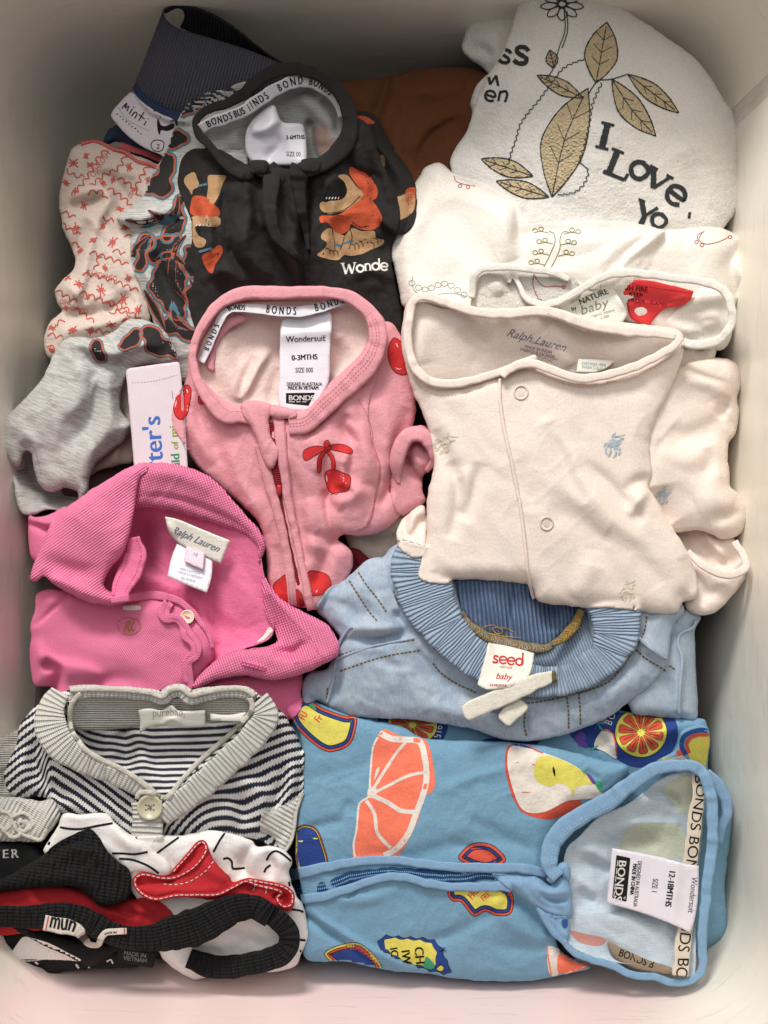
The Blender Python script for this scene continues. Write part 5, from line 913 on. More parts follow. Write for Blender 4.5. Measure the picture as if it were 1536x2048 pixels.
# turned corner with pear print
cn = patch(t, 'folded_corner', RB([(1180, 300), (1200, 210), (1240, 170), (1330, 150), (1375, 170), (1385, 240), (1370, 340), (1350, 430), (1290, 410), (1180, 380), (1060, 370), (1100, 345)]), Mbl, z=[(1360, 1500, -8), (1410, 1460, -14), (1320, 1530, -2)], puff=(12, 12), skirt=60)
mm = Multi(cn)
mm['orange'].line(RB([(1225, 345), (1185, 290), (1200, 210), (1250, 170), (1330, 155), (1380, 168)]), 10); mm['navy'].line(RB([(1240, 330), (1215, 280), (1225, 225), (1270, 195), (1330, 180), (1378, 190)]), 9, dz=.2); mm['orange'].line(RB([(1262, 320), (1245, 270), (1260, 235), (1300, 212), (1378, 212)]), 7, dz=.4)
mm['yellow'].poly(RB([(1255, 330), (1260, 260), (1300, 228), (1380, 222), (1368, 340), (1348, 426), (1290, 400)]), .3); mm['white'].poly(RB([(1070, 365), (1170, 345), (1220, 335), (1250, 370), (1180, 376)]), .3); mm['yellow'].poly(RB([(1068, 350), (1140, 345), (1120, 370), (1066, 372)]), .5); mm.build(t, PM)
# inside of the neck
inn = patch(t, 'lining', RB([(520, 900), (600, 820), (720, 700), (900, 620), (1100, 470), (1260, 430), (1340, 480), (1350, 700), (1320, 1000), (1300, 1300), (1290, 1660), (1180, 1640), (1000, 1600), (800, 1580), (660, 1540), (520, 1450), (500, 1200), (500, 1050)]), mat('blue_lining', srgb(190, 203, 212), 'marl', srgb(172, 188, 200), mott=.05), z=[(1140, 1720, 6), (1260, 1620, -8), (1380, 1560, -4), (1380, 1900, 0), (1160, 1860, 0), (1280, 1750, -44), (1330, 1650, -40)], puff=(-12, 26), drape=False,
      folds=[(RB([(560, 880), (640, 900), (720, 930), (800, 990)]), 9, 14), (RB([(600, 960), (700, 990), (780, 1060)]), -10, 12), (RB([(740, 780), (900, 740), (1050, 740), (1200, 760)]), 10, 12, 20), (RB([(700, 850), (900, 880), (1100, 860)]), -8, 16), (RB([(980, 560), (1100, 560), (1180, 600)]), -16, 9, 14, 'n'), (RB([(560, 1300), (700, 1290), (900, 1300), (1050, 1340), (1180, 1380)]), 18, 12, 40), (RB([(600, 1130), (620, 1180), (700, 1220)]), -9, 12), (RB([(580, 1080), (680, 1140), (760, 1140)]), 8, 14), (RB([(760, 1280), (900, 1260), (1100, 1360)]), -12, 9)], wr=[(2.5, 22, 50, 1.6)], skirt=4)
i = Ink(inn, .5); i.poly(RB([(850, 830), (930, 750), (1060, 740), (1200, 760), (1260, 900), (1200, 950), (1000, 950), (860, 900)])).poly(RB([(1100, 540), (1200, 470), (1280, 470), (1300, 600), (1220, 690), (1140, 600)])); i.build(t, 'faded_print', mat('faded_yellow', srgb(196, 200, 176), 'marl', srgb(184, 190, 172)))
i = Ink(inn, .5); i.poly(RB([(545, 1390), (640, 1410), (760, 1440), (720, 1480), (600, 1460)])); i.build(t, 'faded_print', mat('faded_coral', srgb(214, 148, 136), 'jersey'))
bt = patch(t, 'neck_tape', RB([(770, 1455), (850, 1490), (1000, 1560), (1150, 1610), (1160, 1650), (1000, 1640), (860, 1590), (790, 1530)]), mat('brown_tape', srgb(150, 130, 108), 'satin', rough=.8, sheen=0), z=[(1220, 1900, -6), (1340, 1940, -2)], puff=(3, 6), drape=False)
i = Ink(bt, .6); i.text('BONDS B', *RB([(830, 1540)])[0], 22, 20, .8, bold=.3); i.build(t, 'tape_lettering', BLACKINK)
tz = ribbon(t, 'neck_tape', RB([(1310, 430), (1318, 560), (1300, 700), (1280, 860), (1262, 1010), (1250, 1200), (1232, 1400), (1215, 1560), (1205, 1660)]), [22, 28, 30, 31, 31, 32, 33], mat('beige_tape', srgb(214, 200, 180), 'satin', srgb(206, 192, 172), rough=.8, sheen=0), z=[4, 2, 4, 6, 6, 8, 10], tilt=2, rise=1, thick=3)
i = Ink(None, .6, False); i.on(tz, 'BONDS BONDS BONDS BO', 6, .5, 30, 1.12, 1.0); i.build(t, 'tape_lettering', BLACKINK)
lb = patch(t, 'size_label', RB([(795, 892, 1), (930, 915), (1100, 950), (1230, 985), (1320, 1000, 1), (1312, 1200), (1292, 1330), (1268, 1402, 1), (1130, 1340), (950, 1275), (764, 1225, 1)]), mat('white_satin', (1, 1, 1)), z=[(1225, 1697, 6), (1213, 1806, 4), (1385, 1735, 18), (1372, 1864, 22), (1396, 1735, 12), (1384, 1864, 12)], puff=(1.5, 5), drape=False, folds=[(RB([(1190, 980), (1170, 1180), (1150, 1350)]), 5, 14, 9, 'n')], skirt=3)
i = Ink(lb, .6); i.poly(RB([(822, 934), (906, 952), (882, 1216), (796, 1192)]), 0, True)
i.text('DESIGNED IN AUSTRALIA', *RB([(952, 968)])[0], 11.5, 96, .70, bold=.1).text('MADE IN CHINA', *RB([(922, 985)])[0], 12, 96, .70, bold=.45).text('SIZE 1', *RB([(1042, 1075)])[0], 15.5, 96, .7, bold=.1).text('12-18MTHS', *RB([(1142, 1022)])[0], 18, 97, .84, bold=.6); i.build(t, 'printed_lettering', BLACKINK)
i = Ink(lb, 1.1); i.text('BONDS', *RB([(838, 962)])[0], 22, 97, 1.12, bold=.5)
for k in range(5): i.line(RB([(830-k*5, 966+k*46), (826-k*5, 1002+k*46)]), 1.5)
i.line(RB([(874, 1186), (866, 1190), (868, 1200), (876, 1200)]), 1, True); i.build(t, 'brand_lettering', WH)
i = Ink(lb, .6); i.text('Wondersuit', *RB([(1276, 1062)])[0], 18, 96, .82, .1); i.build(t, 'printed_lettering', mat('label_ink', srgb(90, 88, 90), 'print'))
# zip and plackets
zt = ribbon(t, 'zip', LB([(90, 1235), (300, 1200), (480, 1140), (700, 1120), (900, 1145), (1080, 1150), (1240, 1130), (1320, 1140)]), [24, 28, 20, 18, 30, 28, 18], mat('zip_blue', srgb(44, 92, 146), 'rib', srgb(40, 84, 136), per=3.6), lift=0, rise=2)
i = Ink(None, .8, False); i.rdash(zt, -.3, 3, 2.4, 1.6).rdash(zt, .3, 3, 2.4, 1.6); i.build(t, 'zip_teeth', mat('zip_teeth_blue', srgb(132, 176, 214), 'print', rough=.5))
p1 = ribbon(t, 'zip_placket', LB([(60, 1142), (200, 1110), (380, 1068), (560, 1046), (760, 1050), (950, 1076), (1150, 1092), (1350, 1092), (1500, 1100), (1640, 1130)]), [24, 20, 18, 18, 18, 18, 20, 20], Mbt, lift=6, rise=7, thick=7)
p2 = ribbon(t, 'zip_placket', LB([(130, 1288), (300, 1260), (440, 1212), (600, 1160), (740, 1146), (880, 1180), (1050, 1208), (1250, 1208), (1420, 1204)]), [20, 18, 17, 17, 17, 18, 22], Mbt, lift=6, rise=7, thick=7)
i = Ink(None, .7, False); i.rdash(p1, -.75, 1, 4, 3).rdash(p2, .7, 1, 4, 3); i.build(t, 'topstitching', mat('blue_thread', srgb(160, 196, 226), 'print'))
# bunched zip guard at the neck
patch(t, 'zip_guard', RB([(70, 1050), (140, 1045), (260, 1060), (330, 1060), (420, 1110), (470, 1060), (520, 1050), (545, 1120), (553, 1200), (550, 1310), (470, 1310), (380, 1270), (280, 1210), (180, 1140)]), Mbt, z=[(990, 1750, 20), (1130, 1760, 30), (1130, 1830, 24)], puff=(18, 16), folds=[(RB([(360, 1170), (440, 1210), (540, 1200)]), -10, 6), (RB([(330, 1110), (420, 1160), (540, 1150)]), 8, 8), (RB([(250, 1110), (380, 1230), (520, 1270)]), -9, 6), (RB([(180, 1080), (320, 1180), (480, 1290)]), 6, 8)], skirt=20)
patch(t, 'zip_guard', RB([(470, 990), (520, 980), (545, 1020), (540, 1080), (500, 1070), (480, 1040), (440, 1110), (400, 1080), (440, 1040)]), Mbt, z=34, puff=(10, 9), skirt=14)
patch(t, 'placket_gather', RB([(330, 1240), (420, 1290), (520, 1310), (540, 1380), (520, 1480), (490, 1470), (420, 1400), (370, 1330)]), Mbt, z=16, puff=(14, 14), folds=[(RB([(390, 1290), (440, 1360), (500, 1450)]), -8, 5), (RB([(440, 1300), (480, 1360), (520, 1400)]), -6, 5)], skirt=20)
i = Ink(top, 1, False); i.poly(RB([(490, 1330), (520, 1320), (530, 1360), (505, 1375)])); i.build(t, 'zip_pull', mat('zip_dark', srgb(30, 90, 160), 'print', rough=.4))
nb2 = ribbon(t, 'neckband', RB([(500, 1450), (560, 1520), (660, 1560), (800, 1600), (900, 1650), (1050, 1670), (1150, 1700), (1270, 1690), (1340, 1620), (1340, 1400), (1370, 1100), (1400, 850), (1395, 600), (1350, 460), (1280, 400), (1180, 395), (1050, 420), (900, 510), (780, 610), (640, 680), (500, 780), (430, 880), (420, 1000), (470, 1070)]), [12, 15, 16, 16, 16, 17, 20, 22, 22, 22, 22, 24, 27, 34, 38, 40, 38, 26], Mbt, z=[14, 8, 2, -4, -4, 6, 10, 12, 14, 18, 22, 24, 26, 28, 30, 34], rise=6, thick=10, wob=2.5)
i = Ink(None, .8, False); i.rdash(nb2, -.6, 1.2, 4, 3, 880).rdash(nb2, -.3, 1.2, 4, 3, 880); i.build(t, 'topstitching', mat('blue_thread', (0, 0, 0)))
ribbon(t, 'hood_seam', RB([(1360, 440), (1430, 500), (1480, 600), (1490, 680), (1460, 760), (1440, 860)]), [18, 24, 22, 14], Mbt, z=[-10, -20, -30, -36], rise=10, thick=20)
# ------------------------------------------------------------------ light denim pull-on jeans
t = thing('denim_pants', 'light blue denim pants with a ribbed waistband and cream drawstring', 'pants', 1020, 1300, 0)
DN = lambda P: cr(600, 1080, 1.873, P)
Mdn = mat('light_denim', srgb(176, 190, 204), 'denim', srgb(134, 156, 180), bump=1.0, sheen=.1); Mdr = mat('denim_rib', srgb(158, 176, 194), 'denim', srgb(132, 153, 178), bump=.8, sheen=.1, ribp=5.8)
Mdd = mat('denim_inside', srgb(116, 138, 170), 'denim', srgb(76, 98, 134), bump=1.0, sheen=.1, ribp=8.5)
bl_ = patch(t, 'leg', DN([(1340, 330), (1440, 250), (1500, 285), (1480, 340), (1484, 500), (1486, 664), (1420, 668), (1330, 660), (1240, 640), (1230, 500)]), Mdn, z=[(1395, 1230, -50), (1390, 1430, -50), (1270, 1380, -10)], puff=(24, 16), folds=[(DN([(1400, 330), (1300, 480), (1220, 600)]), -12, 16), (DN([(1400, 360), (1430, 450), (1420, 640)]), 8, 7)], skirt=120)
dn = patch(t, 'body', DN([(62, 266), (78, 222), (110, 180), (150, 160), (190, 128), (220, 100), (260, 72), (310, 62), (340, 30), (420, 0), (1000, 0), (1290, 130), (1400, 200), (1440, 260), (1400, 320), (1384, 400), (1380, 450), (1330, 530), (1240, 600), (1160, 660), (1060, 706), (960, 736), (850, 755), (770, 748), (700, 728), (640, 706), (540, 690), (420, 672), (300, 668), (220, 662), (130, 636), (70, 606), (20, 610), (8, 560), (30, 500), (100, 480), (130, 420), (150, 370), (110, 310)]), Mdn,
      z=[(640, 1220, -20), (620, 1390, -24), (760, 1120, -10), (1300, 1180, 0), (1040, 1480, 14), (1340, 1300, 4), (850, 1430, 12), (740, 1280, 18), (700, 1200, 6)], puff=(26, 26),
      folds=[(DN([(180, 340), (220, 320), (300, 330), (370, 320), (430, 300)]), 14, 14, 12), (DN([(190, 360), (260, 380), (330, 370), (420, 340)]), -16, 12, 10), (DN([(360, 260), (370, 300), (420, 330)]), -14, 9), (DN([(150, 480), (140, 560), (110, 610)]), -14, 8, 12), (DN([(440, 400), (520, 520), (660, 580), (790, 620)]), -12, 22), (DN([(500, 590), (560, 640), (620, 690)]), 7, 20), (DN([(220, 140), (270, 230), (330, 300)]), 8, 14), (DN([(120, 220), (190, 260), (220, 320)]), -8, 18), (DN([(1270, 360), (1330, 420), (1380, 440)]), 14, 8, 16), (DN([(1060, 600), (1180, 560), (1300, 470)]), 8, 22), (DN([(840, 640), (850, 740)]), -8, 8), (DN([(640, 640), (760, 690), (830, 700)]), 8, 18), (DN([(320, 500), (420, 560), (480, 640)]), 6, 24)],
      wr=[(4, 30, 10, 1.5), (1.6, 12, 60, 1.3)], skirt=110, crease=1.4, hole=DN([(590, 40), (590, 160), (604, 262), (650, 352), (700, 402), (780, 470), (860, 500), (960, 495), (1050, 470), (1100, 430), (1080, 300), (1060, 200), (1060, 40)]))
inn = patch(t, 'waistband_inside', DN([(570, 20), (1080, 20), (1090, 200), (1110, 300), (1130, 420), (1060, 500), (900, 540), (760, 500), (650, 420), (590, 300), (570, 160)]), Mdr, z=[(910, 1200, -44), (1100, 1160, -44), (960, 1340, -20), (1180, 1300, -6), (1040, 1290, -40)], puff=(-10, 16), drape=False, skirt=4, uvr=-20)
patch(t, 'waistband_back', DN([(585, 90), (585, 160), (604, 260), (650, 318), (720, 360), (800, 388), (900, 400), (940, 396), (960, 370), (1000, 330), (1040, 270), (1060, 200), (1060, 90)]), Mdd, z=[(915, 1150, 0), (930, 1230, -10), (1090, 1280, -16), (1150, 1200, -30), (1040, 1160, 6)], puff=(6, 8), drape=False, folds=[(DN([(800, 140), (790, 250), (790, 370)]), -7, 6), (DN([(880, 180), (930, 250), (950, 340)]), -24, 20), (DN([(700, 150), (720, 260), (760, 350)]), 6, 20)], skirt=6, uvr=-6)
Mov = mat('overlock_thread', srgb(176, 150, 88), 'fleece', srgb(120, 116, 104), bump=3.5, mott=.25, sheen=.1)
ov = ribbon(t, 'overlocked_seam', DN([(606, 268), (630, 310), (680, 350), (740, 376), (830, 398), (900, 406), (944, 396)]), [6, 16, 20, 22, 22, 20, 12], Mov, z=[8, 8, 4, 4, 6, 6], rise=8, wob=3, thick=8)
ov2 = ribbon(t, 'overlocked_seam', DN([(944, 392), (990, 360), (1030, 320), (1056, 262)]), [10, 20, 22, 14], Mov, z=[2, -4, -8, -6], rise=7, wob=3, thick=8)
gt = mat('gold_thread', srgb(200, 152, 52), 'print'); gr_ = mat('grey_thread', srgb(170, 172, 172), 'print')
def scrib(R, t_, n, col, nm):
    i = Ink(None, 1.0, False)
    for k in range(n):
        d = 4+(R.L-8)*k/n; a = rng.uniform(-.9, -.2); b = rng.uniform(.2, .9); dd = np.array([d, d+rng.uniform(2, 8), d+rng.uniform(-3, 6)])
        x, y, z = R.at(np.r_[dd, dd+1.2], np.r_[[a, 0, b]*1, [a, 0, b]]); i.V.append(np.c_[x, y, z+i.dz+1]); i.F += [(i.n, i.n+1, i.n+4, i.n+3), (i.n+1, i.n+2, i.n+5, i.n+4)]; i.n += 6
    i.build(t_, nm, col)
scrib(ov, t, 60, gr_, 'overlock_stitching'); scrib(ov, t, 40, gt, 'overlock_stitching'); scrib(ov2, t, 40, gt, 'overlock_stitching')
i = Ink(top, 2, False); i.line(DN([(680, 330), (720, 318), (760, 340), (740, 352), (720, 330), (770, 330), (800, 344)]), 1.6).line(DN([(700, 348), (760, 360), (830, 366)]), 1.4); i.build(t, 'loose_thread', gt)
rb = ribbon(t, 'waistband', DN([(470, 20), (452, 100), (470, 200), (520, 300), (590, 390), (680, 460), (760, 500), (880, 530), (990, 524), (1080, 486), (1150, 430), (1185, 350), (1180, 260), (1160, 180)]), [110, 118, 108, 96, 84, 76, 70, 64, 60, 60, 72, 86, 100, 110], Mdr, z=[14, 20, 26, 30, 34, 34, 34, 34, 34, 32, 28, 22, 18], tilt=[6, 6, 6, 6, 6], rise=12, thick=16, nt=14, step=3, pw=4)
i = Ink(top, .9, False)
OS = mat('olive_thread', srgb(112, 96, 60), 'print')
for P in ([(140, 434), (200, 416), (300, 392), (430, 374)], [(150, 492), (210, 470), (320, 436), (460, 412)], [(184, 152), (220, 210), (260, 270), (290, 304)], [(218, 120), (250, 170), (290, 220), (330, 280)], [(350, 190), (360, 220), (374, 250)], [(498, 462), (530, 500), (590, 540), (660, 572)], [(836, 614), (920, 602), (1010, 582), (1090, 560), (1160, 528), (1210, 470), (1260, 400), (1290, 340), (1300, 280)], [(1000, 588), (1006, 650), (1006, 716)], [(1044, 572), (1050, 640), (1050, 700)], [(844, 630), (840, 690), (850, 740)], [(1250, 400), (1290, 440), (1370, 490)], [(1440, 250), (1450, 262)], [(1384, 470), (1410, 490)], [(100, 596), (104, 540)], [(1430, 470), (1426, 560), (1422, 630)]): i.dash(DN(P), 3.4, 6, 2.4)
i.build(t, 'topstitching', OS)
ribbon(t, 'pocket_seam', DN([(100, 610), (120, 540), (138, 440), (150, 380), (180, 336), (196, 326)]), 6, Mdn, lift=1, rise=4)
ribbon(t, 'pocket_seam', DN([(1270, 366), (1300, 396), (1350, 432), (1376, 446)]), 7, Mdn, lift=2, rise=5)
ribbon(t, 'side_seam', DN([(1486, 300), (1470, 330), (1424, 352), (1416, 390), (1432, 450), (1424, 560), (1420, 650)]), 7, Mdn, lift=1, rise=5)
ribbon(t, 'pocket_seam', DN([(136, 446), (220, 414), (320, 388), (430, 368)]), 5, Mdn, lift=0, rise=3)
sd = patch(t, 'brand_label', DN([(706, 384, 1), (790, 400), (878, 424, 1), (868, 480), (850, 522), (790, 550), (700, 560), (664, 542, 1), (690, 450)]), mat('ivory_label', srgb(232, 226, 214), 'satin', srgb(226, 220, 208), rough=.6, sheen=0), z=[(975, 1290, 20), (1065, 1306, 22), (1050, 1365, 56), (957, 1370, 56), (1010, 1330, 46)], puff=(1.5, 4), skirt=3, folds=[(DN([(680, 530), (760, 540), (850, 510)]), 4, 8)])
i = Ink(sd, .6); s0 = DN([(728, 462)])[0]
serif(i, LS, s0[0]+3, s0[1]-15, 2.2, 4); serif(i, LE, s0[0]+18, s0[1]-14, 2.4, 4); serif(i, LE, s0[0]+34, s0[1]-12, 2.4, 4); serif(i, LO, s0[0]+50, s0[1]-10, 2.3, 4); serif(i, [([(2.8, -4.6), (2.6, 6.2)], 1.6)], s0[0]+50, s0[1]-11, 2.4, 4)
i.text('HERITAGE', *DN([(748, 478)])[0], 5.5, 5, 1).text('baby', *DN([(732, 520)])[0], 18, 4, .95, .3, bold=.3).text('3-6 MONTHS', *DN([(710, 546)])[0], 7, 4, .85, bold=.2); i.build(t, 'printed_lettering', mat('label_red_ink', srgb(206, 60, 52), 'print'))
Mcd = mat('cream_cord', srgb(240, 234, 218), 'jersey', srgb(230, 222, 204), bump=1.2, sheen=.5)
ribbon(t, 'drawstring', DN([(760, 680), (790, 650), (822, 622), (836, 606)]), [32, 34, 32, 30], Mcd, z=[48, 50, 48, 44], rise=3, thick=5, endround=5, pw=8)
ribbon(t, 'drawstring', DN([(612, 652), (660, 630), (740, 596), (820, 560), (890, 530), (950, 510), (960, 506)]), [34, 38, 40, 38, 36, 32, 20], Mcd, z=[62, 62, 62, 60, 58, 54, 50], rise=3, thick=5, endround=6, pw=8)
patch(t, 'drawstring_slot', DN([(944, 490), (958, 492), (960, 530), (946, 534)]), mat('olive_thread', (0, 0, 0)), z=46, puff=(3, 3), skirt=3, step=3)

# ------------------------------------------------------------------ pale pink snap top
t = thing('snap_romper', 'pale blush romper with snap buttons and small embroidered riders, wide neck open', 'romper', 1090, 920, 30)
R2 = lambda P: cr(780, 580, 2.032, P)
Mbs = mat('blush_cotton', srgb(233, 217, 205), 'jersey', srgb(226, 208, 196), mott=.025, sheen=.3, bump=.5)
patch(t, 'sleeve_cuff', R2([(1190, 1200), (1180, 1100), (1150, 1000), (1200, 960), (1290, 960), (1390, 1005), (1436, 1075), (1456, 1130), (1440, 1180), (1385, 1250), (1325, 1308), (1262, 1322), (1200, 1290)]), Mbs, z=[(1380, 1240, -10), (1490, 1130, -30), (1400, 1060, -60), (1430, 1200, -14)], puff=(30, 26), folds=[(R2([(1190, 1010), (1270, 1060), (1340, 1120), (1400, 1110)]), -34, 30, 16, 'n'), (R2([(1270, 990), (1320, 1040), (1360, 1100)]), 14, 9), (R2([(1260, 1160), (1300, 1200), (1260, 1280)]), -10, 14)], skirt=120)
ribbon(t, 'cuff_hem', R2([(1210, 1060), (1260, 1110), (1330, 1150), (1400, 1156), (1444, 1130), (1440, 1090), (1400, 1020)]), [12, 16, 17, 17, 16, 14], Mbs, z=[-6, 4, 8, 6, -4, -14], rise=7, thick=10)
sv = patch(t, 'sleeve', R2([(1160, 320), (1200, 300), (1260, 285), (1330, 274), (1396, 292), (1424, 338), (1424, 400), (1410, 440), (1418, 500), (1408, 570), (1376, 628), (1372, 680), (1380, 740), (1384, 800), (1420, 834), (1450, 880), (1454, 930), (1430, 985), (1390, 1008), (1340, 1010), (1290, 985), (1230, 976), (1150, 985), (1080, 930), (1000, 800), (1020, 500)]), Mbs,
      z=[(1370, 740, 0), (1460, 740, -40), (1480, 850, -40), (1340, 850, 10), (1440, 950, 0), (1490, 1040, -30), (1350, 1050, -6), (1400, 1070, 4)], puff=(36, 30),
      folds=[(R2([(1190, 340), (1260, 360), (1330, 390), (1370, 420), (1360, 470)]), 14, 22), (R2([(1372, 430), (1350, 500), (1330, 520)]), -18, 9, 12), (R2([(1140, 560), (1200, 600), (1290, 570), (1370, 500)]), -14, 22, 30), (R2([(1100, 640), (1180, 680), (1280, 650), (1350, 640)]), 8, 30), (R2([(1290, 640), (1300, 700), (1280, 760)]), -10, 14), (R2([(1240, 870), (1330, 850), (1400, 870)]), 10, 30), (R2([(1300, 930), (1360, 920), (1430, 900)]), -9, 12), (R2([(1080, 800), (1100, 880), (1140, 950)]), -14, 26), (R2([(1230, 320), (1300, 340), (1380, 350)]), -9, 12)], wr=[(2, 40, 30, 1.4)], skirt=150, crease=.6)
lp = patch(t, 'sleeve_cuff', R2([(28, 990), (40, 950), (62, 920), (110, 880), (140, 880), (150, 1000), (140, 1070), (100, 1088), (60, 1070), (36, 1040)]), Mbs, z=[(800, 1060, 6), (850, 1080, 8), (840, 1020, -8)], puff=(14, 9), folds=[(R2([(60, 930), (60, 990), (90, 1000), (130, 940)]), -20, 10, 12, 'n')], skirt=60)
hol = R2([(118, 90), (110, 160), (94, 230), (104, 300), (150, 356), (240, 372), (330, 356), (420, 330), (500, 300), (590, 262), (600, 300), (700, 336), (850, 336), (1000, 296), (1110, 240), (1150, 190), (1000, 186), (800, 170), (700, 130), (600, 100), (480, 110), (350, 110), (200, 80)])
bd = patch(t, 'body', R2([(52, 130), (66, 60), (100, 20), (140, 12), (200, 26), (280, 60), (400, 76), (600, 70), (720, 90), (880, 120), (1040, 142), (1140, 152), (1188, 180), (1194, 250), (1170, 330), (1120, 440), (1080, 520), (1056, 600), (1060, 690), (1066, 750), (1052, 800), (1082, 850), (1126, 930), (1176, 1010), (1226, 1100), (1250, 1180), (1246, 1250), (1194, 1268), (1162, 1310), (1090, 1316), (1000, 1304), (900, 1290), (800, 1292), (730, 1284), (640, 1276), (600, 1262), (565, 1200), (400, 1180), (260, 1178), (220, 1194), (150, 1186), (114, 1160), (130, 1100), (148, 1000), (150, 850), (178, 720), (172, 620), (140, 520), (96, 420), (64, 310), (46, 210)]), Mbs,
      z=[(810, 680, 40), (1360, 680, 40), (840, 1160, 30), (1380, 1200, 26), (1100, 1210, 40), (1050, 900, 62), (900, 950, 44), (1290, 900, 44), (1120, 1060, 58), (860, 850, 40)], puff=(28, 28),
      folds=[(R2([(620, 520), (700, 620), (760, 760), (850, 880), (960, 1000), (1060, 1080), (1120, 1180)]), 11, 22, 34), (R2([(640, 540), (690, 660), (740, 780), (800, 860)]), -12, 20, 14), (R2([(760, 690), (860, 760), (960, 860), (1040, 940)]), -9, 14, 20), (R2([(1050, 810), (1010, 860), (970, 920)]), 12, 9, 14), (R2([(1060, 760), (1000, 780), (950, 820)]), -8, 12), (R2([(240, 700), (280, 800), (270, 920), (240, 1010)]), -12, 18, 14), (R2([(370, 700), (340, 820), (300, 940)]), -9, 14), (R2([(300, 720), (310, 820), (290, 900)]), 8, 14), (R2([(180, 570), (240, 700), (280, 760)]), -8, 16), (R2([(880, 980), (1000, 1060), (1100, 1200)]), -8, 22), (R2([(640, 900), (760, 920), (840, 1020), (820, 1120)]), -8, 26), (R2([(820, 1060), (800, 1160), (760, 1260)]), 7, 22), (R2([(1190, 1268), (1230, 1180), (1200, 1080)]), -9, 16), (R2([(1140, 420), (1100, 520), (1080, 620)]), 5, 24), (R2([(500, 700), (560, 840), (560, 900)]), -5, 24), (R2([(200, 1150), (400, 1140), (540, 1150)]), 4, 20)],
      wr=[(3, 46, 50, 1.7)], skirt=90, hole=hol, crease=.55)
li = patch(t, 'lining', R2([(100, 60), (200, 70), (350, 90), (480, 100), (620, 90), (720, 120), (800, 160), (1000, 170), (1140, 175), (1160, 220), (1060, 290), (900, 360), (700, 370), (600, 330), (450, 350), (300, 400), (180, 390), (90, 330), (76, 230)]), Mbs,
      z=[(835, 625, 40), (1340, 680, 34), (830, 740, 26), (1000, 640, 34), (1100, 700, 0), (950, 720, -2), (1200, 720, 2)], puff=(-5, 12), drape=False, folds=[(R2([(300, 140), (350, 200), (420, 230)]), -8, 20), (R2([(620, 180), (680, 240), (740, 310)]), 10, 14, 26), (R2([(150, 120), (130, 220), (140, 300)]), 6, 22)], skirt=4)
i = Ink(li, .6); i.text('Ralph Lauren', *R2([(470, 186)])[0], 24, 15, .95, .45); i.build(t, 'brand_lettering', mat('slate_ink', srgb(118, 118, 134), 'print'))
i = Ink(li, .6); i.text('12M', *R2([(566, 216)])[0], 8, 12).text('MADE IN INDIA', *R2([(546, 234)])[0], 9, 13, .9, bold=.2).text('FABRIQUE EN INDE', *R2([(528, 246)])[0], 9, 13, .9, bold=.2).text('100% COTTON', *R2([(580, 266)])[0], 8, 13, .9).text('COTON', *R2([(600, 282)])[0], 8, 13); i.build(t, 'printed_lettering', mat('mauve_ink', srgb(168, 130, 140), 'print'))
cl = patch(t, 'care_label', R2([(766, 280, 1), (830, 282), (912, 288, 1), (880, 320), (820, 340), (756, 336, 1)]), mat('ivory_label', (0, 0, 0)), z=12, puff=(1, 3), drape=False, skirt=3)
i = Ink(cl, .5); i.text('COTTON 100%', *R2([(778, 304)])[0], 8, 4, .9, bold=.2).text('WASH COLD', *R2([(778, 318)])[0], 8, 4, .9, bold=.2); i.build(t, 'printed_lettering', mat('pale_blue_ink', srgb(150, 176, 190), 'print'))
rf = patch(t, 'front_panel', R2([(444, 356), (470, 330), (520, 306), (600, 306), (680, 336), (760, 362), (860, 352), (980, 318), (1000, 400), (900, 620), (800, 900), (700, 1120), (640, 1200), (600, 1266), (584, 1262), (572, 1200), (560, 1120), (548, 1020), (528, 880), (500, 740), (470, 600), (450, 500), (440, 420)]), Mbs,
      z=-50, puff=(0, 6), skirt=5, eps=7, blurr=3, inset=1, drape=True) if False else None
# overlapping placket edge, a raised folded strip along the front
pe = ribbon(t, 'placket_edge', R2([(448, 360), (446, 430), (456, 520), (476, 620), (502, 740), (524, 850), (540, 960), (552, 1060), (562, 1160), (584, 1256)]), 7, Mbs, lift=4, rise=4, thick=10, pw=2)
ribbon(t, 'neck_binding', R2([(1160, 186), (1080, 176), (960, 166), (860, 152), (780, 132), (700, 104), (610, 86), (500, 94), (400, 96), (300, 76), (200, 40), (130, 28), (92, 50), (80, 110), (70, 180), (80, 260), (112, 330), (170, 372), (250, 382), (340, 366), (430, 340), (510, 306), (586, 274)]), [16, 20, 22, 22, 22, 20, 20, 19, 18, 17, 18, 18, 18, 18, 17, 16, 12], Mbs, z=[60, 60, 60, 60, 60, 58, 58, 56, 54, 52, 52, 52, 52, 54], rise=8, thick=12, pw=2.2)
ribbon(t, 'neck_binding', R2([(456, 352), (486, 322), (540, 302), (600, 304), (680, 334), (760, 358), (860, 350), (980, 316), (1080, 272), (1150, 230), (1182, 196)]), [14, 19, 19, 18, 18, 18, 18, 18, 17, 15], Mbs, z=[66, 70, 72, 72, 72, 70, 68, 64, 60], rise=8, thick=12, pw=2.2)
i = Ink(top, .6, False); BT = mat('blush_thread', srgb(214, 180, 164), 'print')
i.dash(R2([(1186, 250), (1080, 308), (960, 352), (860, 386), (760, 394), (680, 372)]), 1.1, 4, 3).dash(R2([(70, 300), (110, 380), (180, 424), (260, 428), (350, 404), (440, 372)]), 1.1, 4, 3).dash(R2([(640, 96), (720, 128), (800, 164), (900, 180)]), 1.1, 4, 3); i.build(t, 'topstitching', BT)
